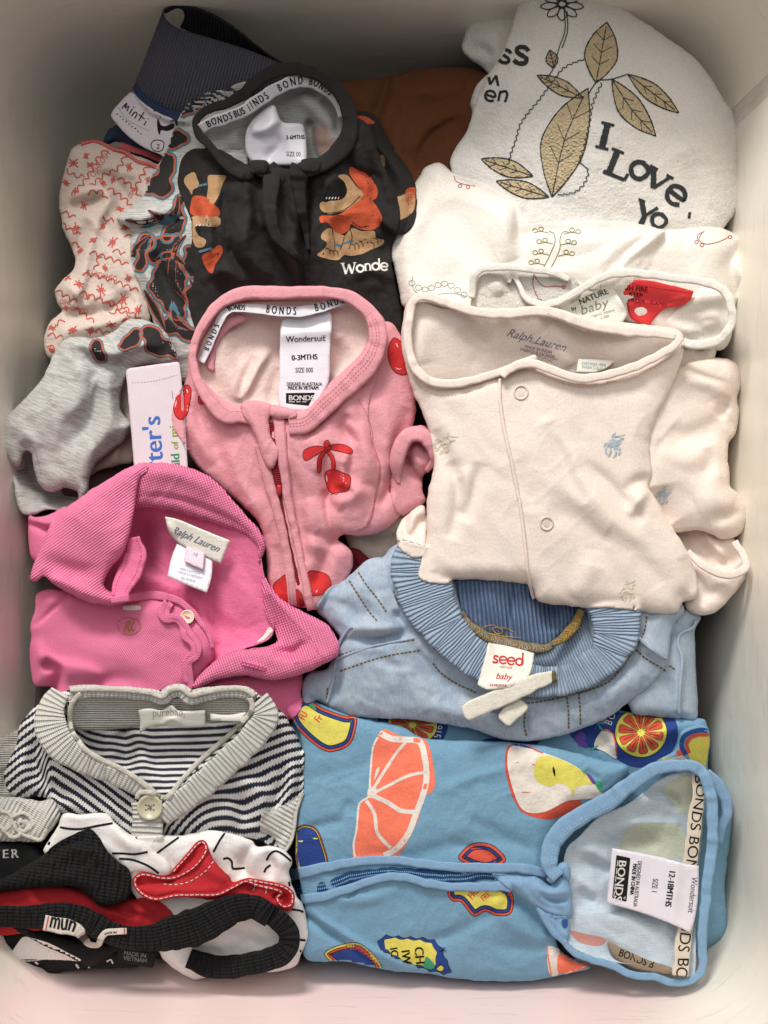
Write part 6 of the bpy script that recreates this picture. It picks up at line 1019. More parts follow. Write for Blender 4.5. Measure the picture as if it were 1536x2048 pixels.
def snap(x, y, r):
    bm = []
    f = lambda k: (x+r*math.cos(k*2*math.pi/20), y+r*math.sin(k*2*math.pi/20))
    ribbon(t, 'snap_button', [f(k) for k in range(20)], r*.34, mat('snap_metal', srgb(222, 200, 188), 'plain', rough=.35, spec=.6, sheen=0), lift=.3, rise=3, closed=True, step=2, nt=6, thick=2)
    i = Ink(top, .9, False); i.poly([(x+r*.6*math.cos(k*.7), y+r*.6*math.sin(k*.7)) for k in range(9)]); i.build(t, 'snap_centre', mat('snap_metal', (0, 0, 0)))
snap(*R2([(532, 416)])[0], 13.5); snap(*R2([(637, 949)])[0], 12.5)
def rider(x, y, s, m, a=0):
    i = Ink(top, 1.2, False); c, q = math.cos(a), math.sin(a); T = lambda P: [(x+(u*c-v*q)*s, y+(u*q+v*c)*s) for u, v in P]
    for P, w_ in (([(-3, -14), (-2, -9), (-4, -4)], 5), ([(-8, -4), (-2, -6), (4, -5), (8, -2)], 6), ([(6, -4), (9, -10), (13, -11)], 3), ([(-10, 0), (-4, -1), (2, 2), (8, 1)], 7), ([(-9, 2), (-12, 9), (-9, 16)], 2.6), ([(-5, 4), (-4, 11), (-7, 18)], 2.6), ([(2, 4), (4, 12), (1, 19)], 2.6), ([(7, 3), (10, 8), (8, 14)], 2.6), ([(-2, -12), (6, -14), (14, -18)], 1.4), ([(-12, -2), (-15, 4)], 2), ([(-3, -17), (-2, -16)], 5)): i.line(T(P), w_*s*1.05, rag=.5)
    i.build(t, 'embroidered_rider', m)
BE = mat('pale_blue_embroidery', srgb(196, 208, 216), 'fleece', srgb(178, 194, 206), bump=2.5); CE = mat('cream_embroidery', srgb(240, 228, 206), 'fleece', srgb(226, 212, 188), bump=2.5)
rider(*R2([(912, 630)])[0], 1.35, BE, .12); rider(*R2([(1112, 835)])[0], 1.0, BE, .3); rider(*R2([(968, 1222)])[0], 1.15, CE, -.05); rider(*R2([(222, 620)])[0], 1.3, CE, .5)
# ------------------------------------------------------------------ hot pink polo
t = thing('polo_dress', 'bright hot pink pique polo dress with a big ribbed collar and ruffled placket', 'dress', 330, 1180, 10)
HP = lambda P: cr(30, 900, 2.293, P)
hotc = srgb(242, 128, 170)
Mhp = mat('hot_pink_pique', hotc, 'pique', srgb(234, 112, 158), per=5.4, bump=.9, mott=.06, sheen=.3); Mhr = mat('hot_pink_rib', hotc, 'rib', srgb(235, 114, 160), per=5.0, per2=5, bump=.8, mott=.06, sheen=.3); Mhj = mat('hot_pink_jersey', srgb(240, 120, 164), 'jersey', srgb(232, 106, 154), mott=.06, sheen=.3)
patch(t, 'sleeve', HP([(62, 302), (100, 308), (170, 290), (240, 262), (260, 360), (200, 460), (120, 520), (80, 500), (62, 420)]), Mhp, z=[(60, 1040, -50), (140, 1010, -20), (90, 1120, -40)], puff=(24, 16), folds=[(HP([(66, 336), (110, 350), (160, 366)]), -14, 5, 9, 'n'), (HP([(80, 310), (140, 330), (200, 320)]), 8, 8)], skirt=120, uvr=15)
patch(t, 'lower_body', HP([(760, 1050), (900, 1040), (1100, 1030), (1300, 1010), (1312, 1120), (1306, 1200), (1200, 1260), (900, 1230), (740, 1180)]), Mhj, z=[(400, 1370, -24), (600, 1350, -44)], puff=(10, 14), skirt=90)
intr = patch(t, 'lining', HP([(560, 80), (700, 150), (1000, 260), (1110, 420), (1140, 560), (1170, 700), (1180, 850), (1060, 910), (950, 950), (880, 1040), (780, 1090), (760, 900), (700, 760), (560, 700), (420, 640), (430, 540), (520, 400)]), Mhj, z=[(300, 1000, 10), (500, 1080, 14), (560, 1260, 0), (262, 1180, -90), (290, 1080, -90), (300, 1040, -50), (400, 1160, -40), (440, 1290, -24), (380, 1360, 0)], puff=(-12, 26), drape=False,
      folds=[(HP([(740, 600), (840, 700), (880, 800), (910, 900)]), 14, 16, 22), (HP([(860, 660), (900, 760), (1000, 860)]), -12, 18), (HP([(600, 320), (580, 440), (600, 560)]), -22, 24), (HP([(680, 380), (660, 480), (700, 600)]), 12, 22), (HP([(980, 520), (1040, 640), (1100, 800)]), 7, 28), (HP([(550, 560), (660, 610), (760, 640)]), 16, 12, 24)], wr=[(2.5, 30, 60, 1.6)], skirt=4)
fb = patch(t, 'body', HP([(100, 660), (160, 640), (300, 650), (420, 640), (560, 680), (700, 680), (770, 690), (840, 760), (890, 830), (914, 900), (904, 960), (860, 1020), (815, 1080), (780, 1110), (740, 1150), (600, 1160), (300, 1150), (180, 1150), (190, 1100), (160, 1085), (90, 1080), (74, 1010), (66, 930), (74, 860), (72, 800), (90, 740)]), Mhp,
      z=[(65, 1300, -30), (100, 1200, -10), (350, 1250, 6), (430, 1300, 16), (300, 1390, -6), (200, 1200, -16), (120, 1370, -24), (380, 1210, 6)], puff=(26, 22),
      folds=[(HP([(240, 676), (170, 740), (100, 800)]), -6, 3, 8, 'n'), (HP([(110, 920), (160, 960), (240, 990), (340, 1010), (400, 1050)]), 14, 10, 26), (HP([(150, 980), (190, 1000), (200, 1040), (180, 1090)]), -34, 9, 12, 'n'), (HP([(200, 1090), (350, 1080), (460, 1050), (600, 1060)]), -9, 16), (HP([(260, 720), (380, 800), (600, 760)]), -12, 34), (HP([(300, 900), (450, 930), (640, 1000)]), 6, 34), (HP([(80, 880), (110, 920), (130, 1000)]), 8, 14), (HP([(840, 800), (870, 880), (850, 980)]), 6, 14)],
      wr=[(2.5, 34, 20, 1.6)], skirt=110, uvr=12)
i = Ink(fb, 1.2); x, y = HP([(525, 810)])[0]
i.text('R', x-16, y+10, 30, 0, .9, .4).text('L', x-2, y+8, 28, 0, .9, .4).line([(x-20, y+8), (x-24, y-8), (x-8, y-18), (x+14, y-14), (x+22, y), (x+12, y+14), (x-8, y+16), (x-18, y+10)], 1.6, rag=.4).line([(x-10, y+14), (x, y-10), (x+18, y-16)], 1.6); i.build(t, 'embroidered_monogram', mat('gold_embroidery', srgb(196, 128, 72), 'fleece', srgb(170, 100, 60), bump=2))
i = Ink(fb, 1.5); i.poly(HP([(496, 716), (574, 714), (576, 732), (500, 734)])); i.build(t, 'hanger_loop', mat('cream_cord', (0, 0, 0)))
# ruffle down the placket
Q = resamp(spline(HP([(700, 700), (690, 770), (740, 800), (800, 850), (815, 910), (790, 960), (790, 1010), (780, 1060), (760, 1100)]), False, 4), 2)
T = np.gradient(Q, axis=0); N = np.stack([-T[:, 1], T[:, 0]], 1)/np.hypot(*T.T)[:, None]; s_ = np.arange(len(Q))*2.
rz = top(Q[:, 0], Q[:, 1]); rp = Q+N*(10*np.sin(s_/11.5)*(.7+.3*np.sin(s_/31)))[:, None]
ribbon(t, 'ruffle', [tuple(p) for p in rp[::4]], [15, 15], Mhp, lift=9, rise=8, wob=4, thick=16, sm=3)
ribbon(t, 'ruffle', [tuple(p) for p in (Q+N*(5*np.sin(s_/11.5))[:, None]-N*9)[::4]], [12, 12], Mhp, lift=1, rise=5, wob=3, thick=10)
bx, by = HP([(790, 765)])[0]
Mbu = mat('shell_button', srgb(236, 206, 180), 'plain', srgb(226, 190, 160), rough=.3, sheen=0, spec=.5)
def disc(par, name, cx, cy, r, z, m, h=4, hole=.0, tilt=(0, 0), rim=.16):
    prof = [(0, -.6*h), (r*(1-rim*2), -.5*h), (r*(1-rim*1.4), 0), (r*(1-rim*.6), .25*h), (r*.97, 0), (r, -.5*h), (r*.96, -h), (0, -h)]
    V, F, n = [], [], 36
    for rr, hh in prof:
        for k in range(n):
            a = 2*math.pi*k/n; u, v = rr*math.cos(a), rr*math.sin(a); V.append((cx+u, cy+v, z+hh+tilt[0]*u+tilt[1]*v))
    for i_ in range(len(prof)-1):
        for k in range(n): F.append((i_*n+k, i_*n+(k+1) % n, (i_+1)*n+(k+1) % n, (i_+1)*n+k))
    V = np.array(V); return mesh(name, world(V), [f for f in F], m, par, V[:, :2]/100)
zb = float(top(bx, by))+8
b_ = disc(t, 'button', bx, by, 14.5, zb, Mbu, 5, tilt=(.1, .3)); i = Ink(lambda x, y: np.full(np.shape(x), zb), .3, False); i.line([(bx-5, by-2), (bx, by+1), (bx+5, by+2)], 3, dz=.3); o = i.build(b_, 'button_thread', mat('hot_pink_thread', srgb(228, 110, 150), 'print'))
# right-hand front with its collar point
rl = patch(t, 'front_facing', HP([(1136, 580), (1170, 620), (1230, 690), (1330, 744), (1430, 800), (1480, 868), (1492, 900), (1478, 945), (1400, 992), (1300, 1032), (1184, 1056), (1100, 1044), (1050, 1036), (940, 1050), (870, 1080), (812, 1096), (846, 1034), (920, 968), (1000, 922), (1090, 910), (1150, 900), (1200, 880), (1190, 830), (1160, 780), (1136, 700)]), Mhr,
      z=[(530, 1160, 16), (560, 1250, 8), (680, 1300, 34), (640, 1320, 40), (540, 1355, 34), (390, 1375, 26), (500, 1300, 24), (590, 1270, 14)], puff=(14, 12),
      folds=[(HP([(1180, 640), (1250, 740), (1310, 820), (1350, 870)]), 9, 8, 18), (HP([(1160, 660), (1200, 760), (1220, 850), (1240, 920), (1290, 960)]), -18, 12, 18), (HP([(1330, 880), (1290, 920), (1240, 930), (1180, 925)]), -14, 9), (HP([(1000, 940), (1180, 960), (1330, 960), (1400, 900)]), 6, 22), (HP([(1040, 980), (1090, 990), (1150, 1010)]), 5, 7)], skirt=60, uvr=-20, drape=True)
i = Ink(rl, .8); i.dash(HP([(1150, 640), (1250, 760), (1350, 860), (1390, 920), (1360, 960), (1280, 980)]), 1.2, 4, 3).line(HP([(1040, 974), (1090, 984), (1150, 1004), (1148, 1016), (1086, 1000), (1038, 986)]), 2, True).dash(HP([(1350, 880), (1400, 940), (1430, 960)]), 1.2, 4, 3); i.build(t, 'topstitching', mat('hot_pink_stitch', srgb(196, 56, 118), 'print'))
i = Ink(top, 2, False); i.poly(HP([(1166, 812), (1190, 838), (1186, 862), (1160, 880), (1090, 914), (1110, 880), (1140, 850)])); i.build(t, 'facing_label', mat('ivory_label', (0, 0, 0)))
# collar
cb = patch(t, 'collar', HP([(560, 66), (640, 60), (720, 62), (800, 82), (880, 116), (940, 160), (1000, 230), (1060, 300), (1124, 372), (1146, 430), (1138, 480), (1116, 520), (1110, 440), (1060, 392), (960, 350), (820, 308), (700, 276), (600, 264), (540, 262), (540, 160)]), Mhr,
      z=[(280, 930, 46), (390, 940, 46), (520, 1060, 30), (510, 1110, 26), (270, 1015, 22), (440, 1050, 22), (470, 990, 44)], puff=(22, 20), folds=[(HP([(560, 206), (700, 212), (840, 250), (1000, 320), (1100, 390)]), -7, 5, 12), (HP([(600, 100), (760, 110), (900, 180)]), 6, 18)], skirt=30, uvr=-18)
i = Ink(cb, .8); i.dash(HP([(570, 208), (700, 214), (840, 252), (980, 310), (1090, 380)]), 1.3, 4, 3).dash(HP([(560, 250), (680, 260), (820, 296), (960, 340), (1080, 396)]), 1.2, 4, 3); i.build(t, 'topstitching', mat('hot_pink_stitch', (0, 0, 0)))
cf = patch(t, 'collar', HP([(600, 58), (560, 66), (500, 92), (440, 128), (380, 162), (320, 202), (262, 244), (212, 284), (170, 330), (150, 372), (132, 420), (104, 480), (80, 540), (68, 592), (90, 606), (130, 580), (170, 608), (230, 646), (300, 684), (360, 704), (440, 712), (500, 700), (520, 680), (470, 660), (420, 640), (410, 600), (440, 540), (490, 480), (520, 400), (540, 320), (556, 220), (572, 130), (612, 90)]), Mhr,
      z=[(290, 930, 50), (270, 1000, 40), (60, 1155, 30), (120, 1080, 40), (240, 1200, 40), (160, 1190, 44), (200, 1030, 56), (210, 1180, 36), (110, 1030, 20)], puff=(20, 16),
      folds=[(HP([(570, 90), (562, 200), (540, 320), (500, 440), (450, 530)]), 12, 10, 20), (HP([(110, 500), (200, 530), (300, 560), (400, 560)]), -13, 16, 20), (HP([(180, 330), (300, 320), (420, 400), (440, 480)]), 8, 40), (HP([(90, 590), (200, 600), (320, 650), (440, 690)]), 7, 8, 12)], wr=[(1.5, 22, 30, 1.4)], skirt=40, uvr=55)
st = ribbon(t, 'collar_stand', HP([(540, 400), (552, 470), (536, 540), (500, 610), (470, 680)]), [26, 44, 48, 40, 30], Mhj, z=[34, 30, 28, 30, 34], tilt=-6, rise=7, thick=8)
i = Ink(None, .8, False); i.rdash(st, .6, 1.2, 4, 3).rdash(st, -.5, 1.2, 4, 3); i.build(t, 'topstitching', mat('hot_pink_stitch', (0, 0, 0)))
cr2 = ribbon(t, 'collar_edge', HP([(440, 690), (520, 676), (600, 668), (680, 672), (740, 688), (800, 730), (850, 790), (890, 850), (906, 910)]), [14, 18, 18, 16, 14, 12, 10, 8], Mhp, lift=6, rise=7, wob=2, thick=8)
# labels
lb = patch(t, 'brand_label', HP([(688, 306, 1), (740, 316), (850, 360), (987, 416, 1), (962, 470), (944, 521, 1), (880, 492), (770, 440), (726, 404), (700, 360)]), mat('ivory_label', (0, 0, 0)), z=[(330, 1035, 22), (460, 1082, 18), (440, 1125, 8), (345, 1075, 4)], puff=(1.5, 4), drape=False, folds=[(HP([(700, 330), (740, 400)]), 5, 8)], skirt=3)
i = Ink(lb, .6); i.text('Ralph Lauren', *HP([(712, 376)])[0], 21, 23, .92, .45, bold=.2); i.build(t, 'brand_lettering', mat('slate_ink', (0, 0, 0)))
sl_ = patch(t, 'care_label', HP([(742, 430, 1), (820, 462), (906, 502, 1), (902, 580), (880, 656, 1), (790, 620), (698, 580, 1), (716, 500)]), mat('white_satin', (1, 1, 1)), z=[(353, 1088, 0), (424, 1118, 2), (414, 1186, 18), (335, 1153, 18)], puff=(1.2, 4), drape=False, skirt=3)
i = Ink(sl_, .6); i.text('100% COTTON', *HP([(752, 548)])[0], 7, 14, .9).text('MADE IN VIETNAM', *HP([(748, 564)])[0], 6.5, 15, .9).text('SEE REVERSE', *HP([(760, 590)])[0], 6, 15, .9); i.build(t, 'printed_lettering', mat('pale_blue_ink', (0, 0, 0)))
s3 = patch(t, 'size_label', HP([(786, 438, 1), (870, 474, 1), (864, 552, 1), (776, 512, 1)]), mat('pale_pink_label', srgb(238, 200, 212), 'satin', srgb(232, 192, 206), rough=.4, sheen=0), z=[(375, 1092, 10), (410, 1107, 12), (405, 1140, 20), (370, 1124, 18)], puff=(1, 3), drape=False, skirt=2, step=3)
i = Ink(s3, .5); i.text('18', *HP([(814, 484)])[0], 11, 14, .9, bold=.3); i.build(t, 'printed_lettering', mat('pale_blue_ink', (0, 0, 0)))
# ------------------------------------------------------------------ striped knitted cardigan
t = thing('striped_cardigan', 'navy and white striped knitted cardigan with wide grey ribbed neckband and shell button', 'cardigan', 300, 1540, 30)
CD = lambda P: cr(0, 1360, 2.477, P)
navy, offw = srgb(38, 40, 58), srgb(242, 240, 236)
Mst = mat('striped_knit', navy, 'stripe', offw, bump=.6, sheen=.3); Mgk = mat('grey_rib_knit', srgb(220, 217, 208), 'rib', srgb(188, 185, 177), per=9.0, per2=4.2, bump=1.3, sheen=.3, mott=.1); Mgf = mat('grey_flat_knit', srgb(204, 200, 190), 'rib', srgb(172, 169, 160), per=4.5, per2=9, bump=1.4, ang=90)
Mck = mat('cream_knit_edge', srgb(226, 221, 208), 'fleece', srgb(206, 200, 186), bump=2.5, sheen=.5)
def stp(flow, per=16.0, tw=6.0):
    """stripe coordinate: flow gives the height of a stripe line at x,y"""
    def f(x, y, z): v = flow(x, y); return (x*.9+y*.35)/tw, v/per
    return f
patch(t, 'sleeve_cuff', CD([(-60, 300), (20, 280), (100, 240), (150, 260), (160, 420), (120, 520), (60, 580), (0, 600), (-60, 620)]), Mgf, z=[(0, 1470, -50), (60, 1500, -30), (0, 1590, -40)], puff=(24, 18), folds=[(CD([(0, 340), (80, 310), (130, 300)]), -10, 8), (CD([(0, 440), (30, 480), (20, 560)]), -14, 9)], skirt=120)
inn = patch(t, 'back_panel', CD([(330, 80), (700, 60), (1240, 80), (1240, 200), (1120, 330), (960, 460), (840, 590), (760, 590), (640, 500), (430, 370), (350, 240)]), Mst, z=[(150, 1440, 0), (500, 1440, 0), (330, 1590, 10), (300, 1500, -40), (200, 1490, -44), (400, 1500, -32)], puff=(-10, 18), drape=False,
      folds=[(CD([(600, 250), (640, 340), (620, 440)]), -16, 16, 20), (CD([(700, 240), (690, 330), (730, 440), (790, 540)]), 12, 16, 30), (CD([(460, 260), (520, 330), (560, 400)]), 9, 18)], wr=[(3, 26, 80, 1.6)], skirt=4,
      uv2=lambda x, y, z: (x/5.0, (y+10*np.sin((x-250)/38.)*np.clip((300-x)/90, 0, 1)+.45*np.clip(250-x, 0, 200)*.5+z*.25)/14.0))
fac = patch(t, 'neck_facing', CD([(350, 70), (600, 70), (900, 84), (1100, 80), (1250, 90), (1240, 150), (1190, 205), (1000, 215), (860, 226), (700, 232), (560, 246), (420, 250), (350, 220)]), Mgf, z=[(150, 1400, 36), (500, 1400, 36), (160, 1455, 4), (480, 1445, 6), (330, 1450, 4)], puff=(5, 6), drape=False, folds=[(CD([(900, 90), (890, 150), (910, 210)]), -7, 9)], skirt=6)
lb = patch(t, 'brand_label', CD([(684, 150, 1), (740, 140), (800, 150), (850, 124), (880, 150), (950, 154), (1016, 148, 1), (1018, 190), (1020, 232, 1), (900, 236), (800, 226), (740, 234), (692, 264, 1), (694, 200)]), mat('ivory_satin', srgb(226, 222, 212), 'satin', srgb(216, 212, 200), rough=.35, sheen=0), z=[(280, 1420, 34), (410, 1420, 34), (280, 1462, 14), (410, 1454, 16)], puff=(2, 5), drape=False, folds=[(CD([(800, 230), (830, 196), (880, 196), (884, 230)]), 6, 5)], skirt=4)
i = Ink(lb, .6); i.text('purebaby', *CD([(754, 182)])[0], 24, -2, .78); i.build(t, 'brand_lettering', mat('pale_grey_ink', srgb(178, 174, 168), 'print'))
patch(t, 'care_label', CD([(1040, 166, 1), (1130, 172), (1222, 158, 1), (1200, 208, 1), (1044, 202, 1)]), mat('ivory_satin', (0, 0, 0)), z=26, puff=(2, 4), drape=False, skirt=3)
nk = CD([(340, 150), (350, 260), (420, 360), (560, 440), (680, 510), (780, 590), (860, 570), (980, 440), (1120, 330), (1240, 190), (1250, 100), (1000, 70), (700, 60), (380, 60)])
flow = lambda x, y: (y-1500)+np.where(x < 255, -.42*(x-255)*np.clip((x-60)/90, -.4, 1)*1.0, .0)+np.where(x > 330, .12*(x-330)*1.0-42*np.exp(-((x-560)/50)**2), 0)
def flow(x, y):
    L = (y-1560)*.8-.62*(x-180)                       # left front: stripes fall to the right
    L2 = (y-1560)*.9+.45*(x-60)                        # left sleeve: stripes rise to the right
    R_ = (y-1560)*.85+.40*(x-430)-16*np.sin((x-470)/36.)*np.clip((y-1520)/90, 0, 1)   # right front
    a = 1/(1+np.exp(-(x-92)/5.)); b = 1/(1+np.exp(-(x-320)/6.))
    return (L2*(1-a)+L*a)*(1-b)+R_*b
bd = patch(t, 'body', CD([(90, 240), (120, 190), (180, 130), (260, 76), (340, 50), (400, 38), (600, 46), (900, 50), (1100, 40), (1200, 36), (1290, 76), (1390, 150), (1440, 220), (1480, 290), (1508, 370), (1502, 450), (1508, 500), (1500, 580), (1470, 640), (1460, 720), (1440, 790), (1410, 850), (1370, 850), (1300, 800), (1200, 780), (1080, 770), (900, 780), (700, 790), (620, 790), (560, 740), (400, 700), (290, 660), (240, 590), (150, 580), (90, 590), (40, 545), (18, 470), (40, 410), (80, 320)]), Mst,
      z=[(20, 1540, -30), (60, 1450, 0), (170, 1380, 20), (500, 1380, 20), (600, 1500, -20), (600, 1600, -30), (560, 1690, -20), (300, 1640, 20), (150, 1600, -10), (440, 1580, 30), (240, 1620, 0)], puff=(26, 20),
      folds=[(CD([(180, 300), (170, 400), (220, 500), (240, 590)]), -22, 9, 16), (CD([(100, 340), (110, 440), (90, 540)]), 8, 16), (CD([(320, 460), (420, 520), (520, 600), (600, 700)]), 9, 22), (CD([(260, 500), (300, 560), (300, 620)]), -12, 14), (CD([(1160, 470), (1260, 520), (1300, 600), (1290, 700)]), 14, 14, 22), (CD([(1060, 560), (1180, 600), (1200, 700), (1160, 780)]), -12, 16), (CD([(1380, 400), (1400, 500), (1370, 600), (1330, 700)]), -14, 12), (CD([(1460, 400), (1440, 520), (1400, 620)]), 10, 12), (CD([(1260, 740), (1330, 780), (1380, 840)]), -12, 10)],
      wr=[(3, 28, 40, 1.6)], skirt=110, hole=nk, uv2=lambda x, y, z: ((x*.95+y*.3)/5.2, (flow(x, y)+z*.25)/15.5))
hm_ = patch(t, 'hem_rib', CD([(1300, 660), (1360, 640), (1440, 600), (1500, 570), (1470, 660), (1460, 760), (1440, 810), (1420, 850), (1390, 852), (1370, 800), (1340, 770), (1290, 750)]), Mgk, z=[(530, 1640, -20), (590, 1620, -14), (570, 1700, -8)], puff=(14, 9), folds=[(CD([(1400, 640), (1390, 720), (1400, 800)]), -7, 8)], skirt=50, uvr=-60)
ribbon(t, 'hem_edge', CD([(1500, 560), (1470, 650), (1456, 740), (1440, 800), (1410, 850), (1380, 852)]), 7, Mck, lift=1, rise=5, wob=2)
cu = patch(t, 'sleeve_cuff', CD([(-60, 600), (40, 580), (120, 586), (200, 600), (260, 590), (296, 640), (290, 700), (240, 760), (200, 800), (100, 800), (0, 800), (-60, 800)]), Mgk, z=[(0, 1610, -14), (110, 1620, -6), (60, 1680, 0)], puff=(18, 14), folds=[(CD([(40, 600), (110, 640), (140, 720)]), -10, 10), (CD([(220, 620), (230, 700), (200, 780)]), 7, 12)], skirt=100, uvr=30)
for P in ([(-20, 650), (40, 660), (60, 700), (30, 740), (-20, 720)], [(60, 680), (110, 660), (150, 680), (160, 720), (120, 750), (80, 740), (70, 700)], [(90, 760), (150, 780), (200, 790), (230, 740)], [(10, 740), (60, 780), (100, 770)], [(100, 700), (120, 710), (110, 730)]): ribbon(t, 'crochet_loop', CD(P), 9, Mck, lift=2, rise=6, wob=4, thick=8)
# neckband
nbL = ribbon(t, 'neckband', CD([(300, 60), (262, 120), (250, 200), (276, 290), (350, 370), (460, 432), (570, 478), (670, 528), (730, 580), (735, 640)]), [40, 56, 66, 62, 48, 38, 32, 34, 30, 26], Mgk, z=[26, 32, 40, 44, 46, 46, 46, 46, 44], tilt=-7, rise=8, thick=16, ribs=(9, .9), step=2.2, pw=4, nt=12)
nbB = ribbon(t, 'neckband', CD([(350, 66), (450, 56), (600, 62), (740, 74), (810, 92), (846, 60), (900, 56), (940, 86), (1000, 76), (1100, 60), (1200, 62), (1270, 96)]), [30, 28, 24, 24, 26, 30, 28, 24, 26], Mgk, z=[40, 46, 48, 46, 42, 46, 46, 42, 46, 46, 44], tilt=-3, rise=6, thick=14, ribs=(9, .9), step=2.2, pw=4)
nbR = ribbon(t, 'neckband', CD([(1280, 100), (1318, 170), (1280, 250), (1190, 350), (1080, 450), (980, 540), (880, 620), (800, 690)]), [44, 54, 56, 54, 52, 50, 46, 40], Mgk, z=[42, 44, 46, 48, 50, 50, 48, 44], tilt=5, rise=8, thick=16, ribs=(9, .9), step=2.2, pw=4, nt=12)
ribbon(t, 'button_band', CD([(728, 600), (730, 680), (726, 790)]), [60, 62, 60], Mgk, z=[48, 46, 40], rise=6, thick=14, pw=5)
for P in ([(400, 66), (360, 110), (346, 180), (356, 250), (420, 340), (520, 404), (600, 440), (700, 504), (780, 572)], [(1240, 90), (1248, 150), (1180, 230), (1080, 322), (980, 410), (890, 510), (830, 580), (780, 578)], [(350, 50), (450, 44), (600, 48), (740, 62), (806, 84), (840, 50), (900, 44), (944, 74), (1000, 64), (1100, 46), (1200, 44), (1262, 80)], [(680, 590), (690, 560), (740, 556), (790, 580)]):
    ribbon(t, 'cream_edging', CD(P), 11, Mck, lift=1.5, rise=5, wob=2.5, thick=8, sm=3, step=3)
Mbt2 = mat('horn_button', srgb(196, 190, 160), 'plain', srgb(176, 170, 138), rough=.28, sheen=0, spec=.6)
for x, y, hz in ((742, 632, 0), (724, 756, -9)):
    bx, by = CD([(x, y)])[0]; zb = float(top(bx, by))+7+hz
    b_ = disc(t, 'button', bx, by, 26, zb, Mbt2, 6, tilt=(0, 0))
    if y < 700:
        i = Ink(lambda x, y: np.full(np.shape(x), zb-3.5), .5, False)
        i.line([(bx-5, by-5), (bx+5, by+4)], 2.6).line([(bx+5, by-4), (bx-5, by+4)], 2.6, dz=.3).line([(bx-1, by-6), (bx+1, by+6)], 2.4, dz=.5); i.build(b_, 'button_thread', GREYINK)
        i = Ink(lambda x, y: np.full(np.shape(x), zb-3.6), .4, False)
        for u, v in ((-8, -5), (8, -5), (-8, 5), (8, 5)): i.poly([(bx+u+2.2*math.cos(a), by+v+2.2*math.sin(a)) for a in (0, 1, 2, 3, 4, 5)], 0, True)
        i.build(b_, 'button_hole', BLACKINK)
# ------------------------------------------------------------------ clothes in the near left corner
CL = lambda P: cr(0, 1620, 2.438, P)
Mws = mat('white_shirting', srgb(232, 228, 224), 'jersey', srgb(226, 222, 218), mott=.03, bump=.4, sheen=.1); Mbl2 = mat('black_cotton', srgb(30, 30, 31), 'jersey', srgb(24, 24, 25), mott=.15, sheen=.3); Mck2 = mat('black_crinkle', srgb(33, 33, 34), 'cord', srgb(22, 22, 23), per=12, per2=7, bump=2.4, sheen=.35)
# black printed bodysuit at the very corner
t = thing('black_bodysuit', 'black bodysuit with white knitted lettering, crushed into the near left corner', 'bodysuit', 60, 1800, -60)
bs = patch(t, 'body', CL([(-60, 150), (20, 160), (120, 165), (190, 200), (230, 260), (300, 420), (300, 600), (200, 720), (100, 780), (0, 800), (-60, 800)]), Mbl2, z=[(0, 1700, -20), (90, 1720, -20), (0, 1940, -60), (100, 1860, -50)], puff=(18, 16), skirt=120)
i = Ink(bs, 1); i.text('STER', *CL([(-76, 238)])[0], 25, -2, 1.05, space=1.3, bold=.6).text('M', *CL([(-10, 152)])[0], 10, 0); i.build(t, 'knitted_lettering', mat('white_knit', srgb(214, 210, 204), 'fleece', srgb(190, 186, 182), bump=2))
b2 = patch(t, 'printed_hem', CL([(-60, 560), (60, 590), (160, 600), (260, 640), (420, 690), (500, 660), (600, 700), (680, 760), (560, 770), (460, 770), (420, 776), (300, 790), (220, 812), (205, 770), (120, 800), (60, 806), (0, 800), (-60, 790)]), Mbl2, z=[(0, 1860, -50), (200, 1900, -46), (0, 1950, -70), (200, 1945, -76)], puff=(16, 12), skirt=110)
i = Ink(b2, 1.0)
i.line(CL([(40, 790), (60, 760), (80, 790), (100, 750), (110, 796)]), 4, raw=True).line(CL([(100, 640), (50, 700), (30, 730)]), 2, rag=.8).line(CL([(370, 752), (384, 772)]), 4, raw=True).line(CL([(430, 768), (470, 770)]), 3).line(CL([(170, 740), (186, 752)]), 4, raw=True).line(CL([(50, 730), (140, 736), (220, 728), (320, 730), (400, 738)]), 2, rag=.6).line(CL([(520, 740), (540, 730), (550, 750)]), 3)
i.build(t, 'white_print', WH)
# white shirt with black pinstripes
t = thing('striped_shirt', 'white shirt with thin black lines, folded between the cardigan and the black pants', 'shirt', 400, 1730, 0)
ws = patch(t, 'body', CL([(560, 80), (640, 124), (700, 128), (800, 124), (900, 122), (960, 108), (1040, 100), (1120, 112), (1180, 130), (1232, 150), (1250, 176), (1320, 176), (1384, 196), (1424, 246), (1410, 300), (1420, 350), (1446, 420), (1480, 470), (1500, 560), (1496, 640), (1470, 700), (1440, 760), (1340, 790), (1200, 780), (1000, 820), (940, 824), (860, 780), (790, 720), (770, 660), (700, 500), (600, 300)]), Mws,
      z=[(260, 1680, 50), (310, 1680, 50), (400, 1665, 26), (560, 1700, 20), (600, 1850, -14), (580, 1930, -30), (390, 1950, -50), (330, 1890, -30), (450, 1760, 6)], puff=(22, 18),
      folds=[(CL([(1240, 160), (1200, 220), (1190, 300), (1220, 340)]), -20, 9, 14), (CL([(1100, 130), (1130, 220), (1180, 330)]), -9, 14), (CL([(1300, 200), (1330, 280), (1310, 340)]), -10, 9, 16), (CL([(1440, 420), (1420, 520), (1440, 640)]), 8, 14), (CL([(820, 720), (900, 780), (960, 800)]), 8, 12), (CL([(1060, 120), (1020, 200), (960, 280)]), 6, 20), (CL([(1150, 560), (1250, 640), (1310, 660)]), -10, 14)], wr=[(3.5, 26, 50, 1.6)], skirt=110, crease=1.8)
i = Ink(ws, .8)
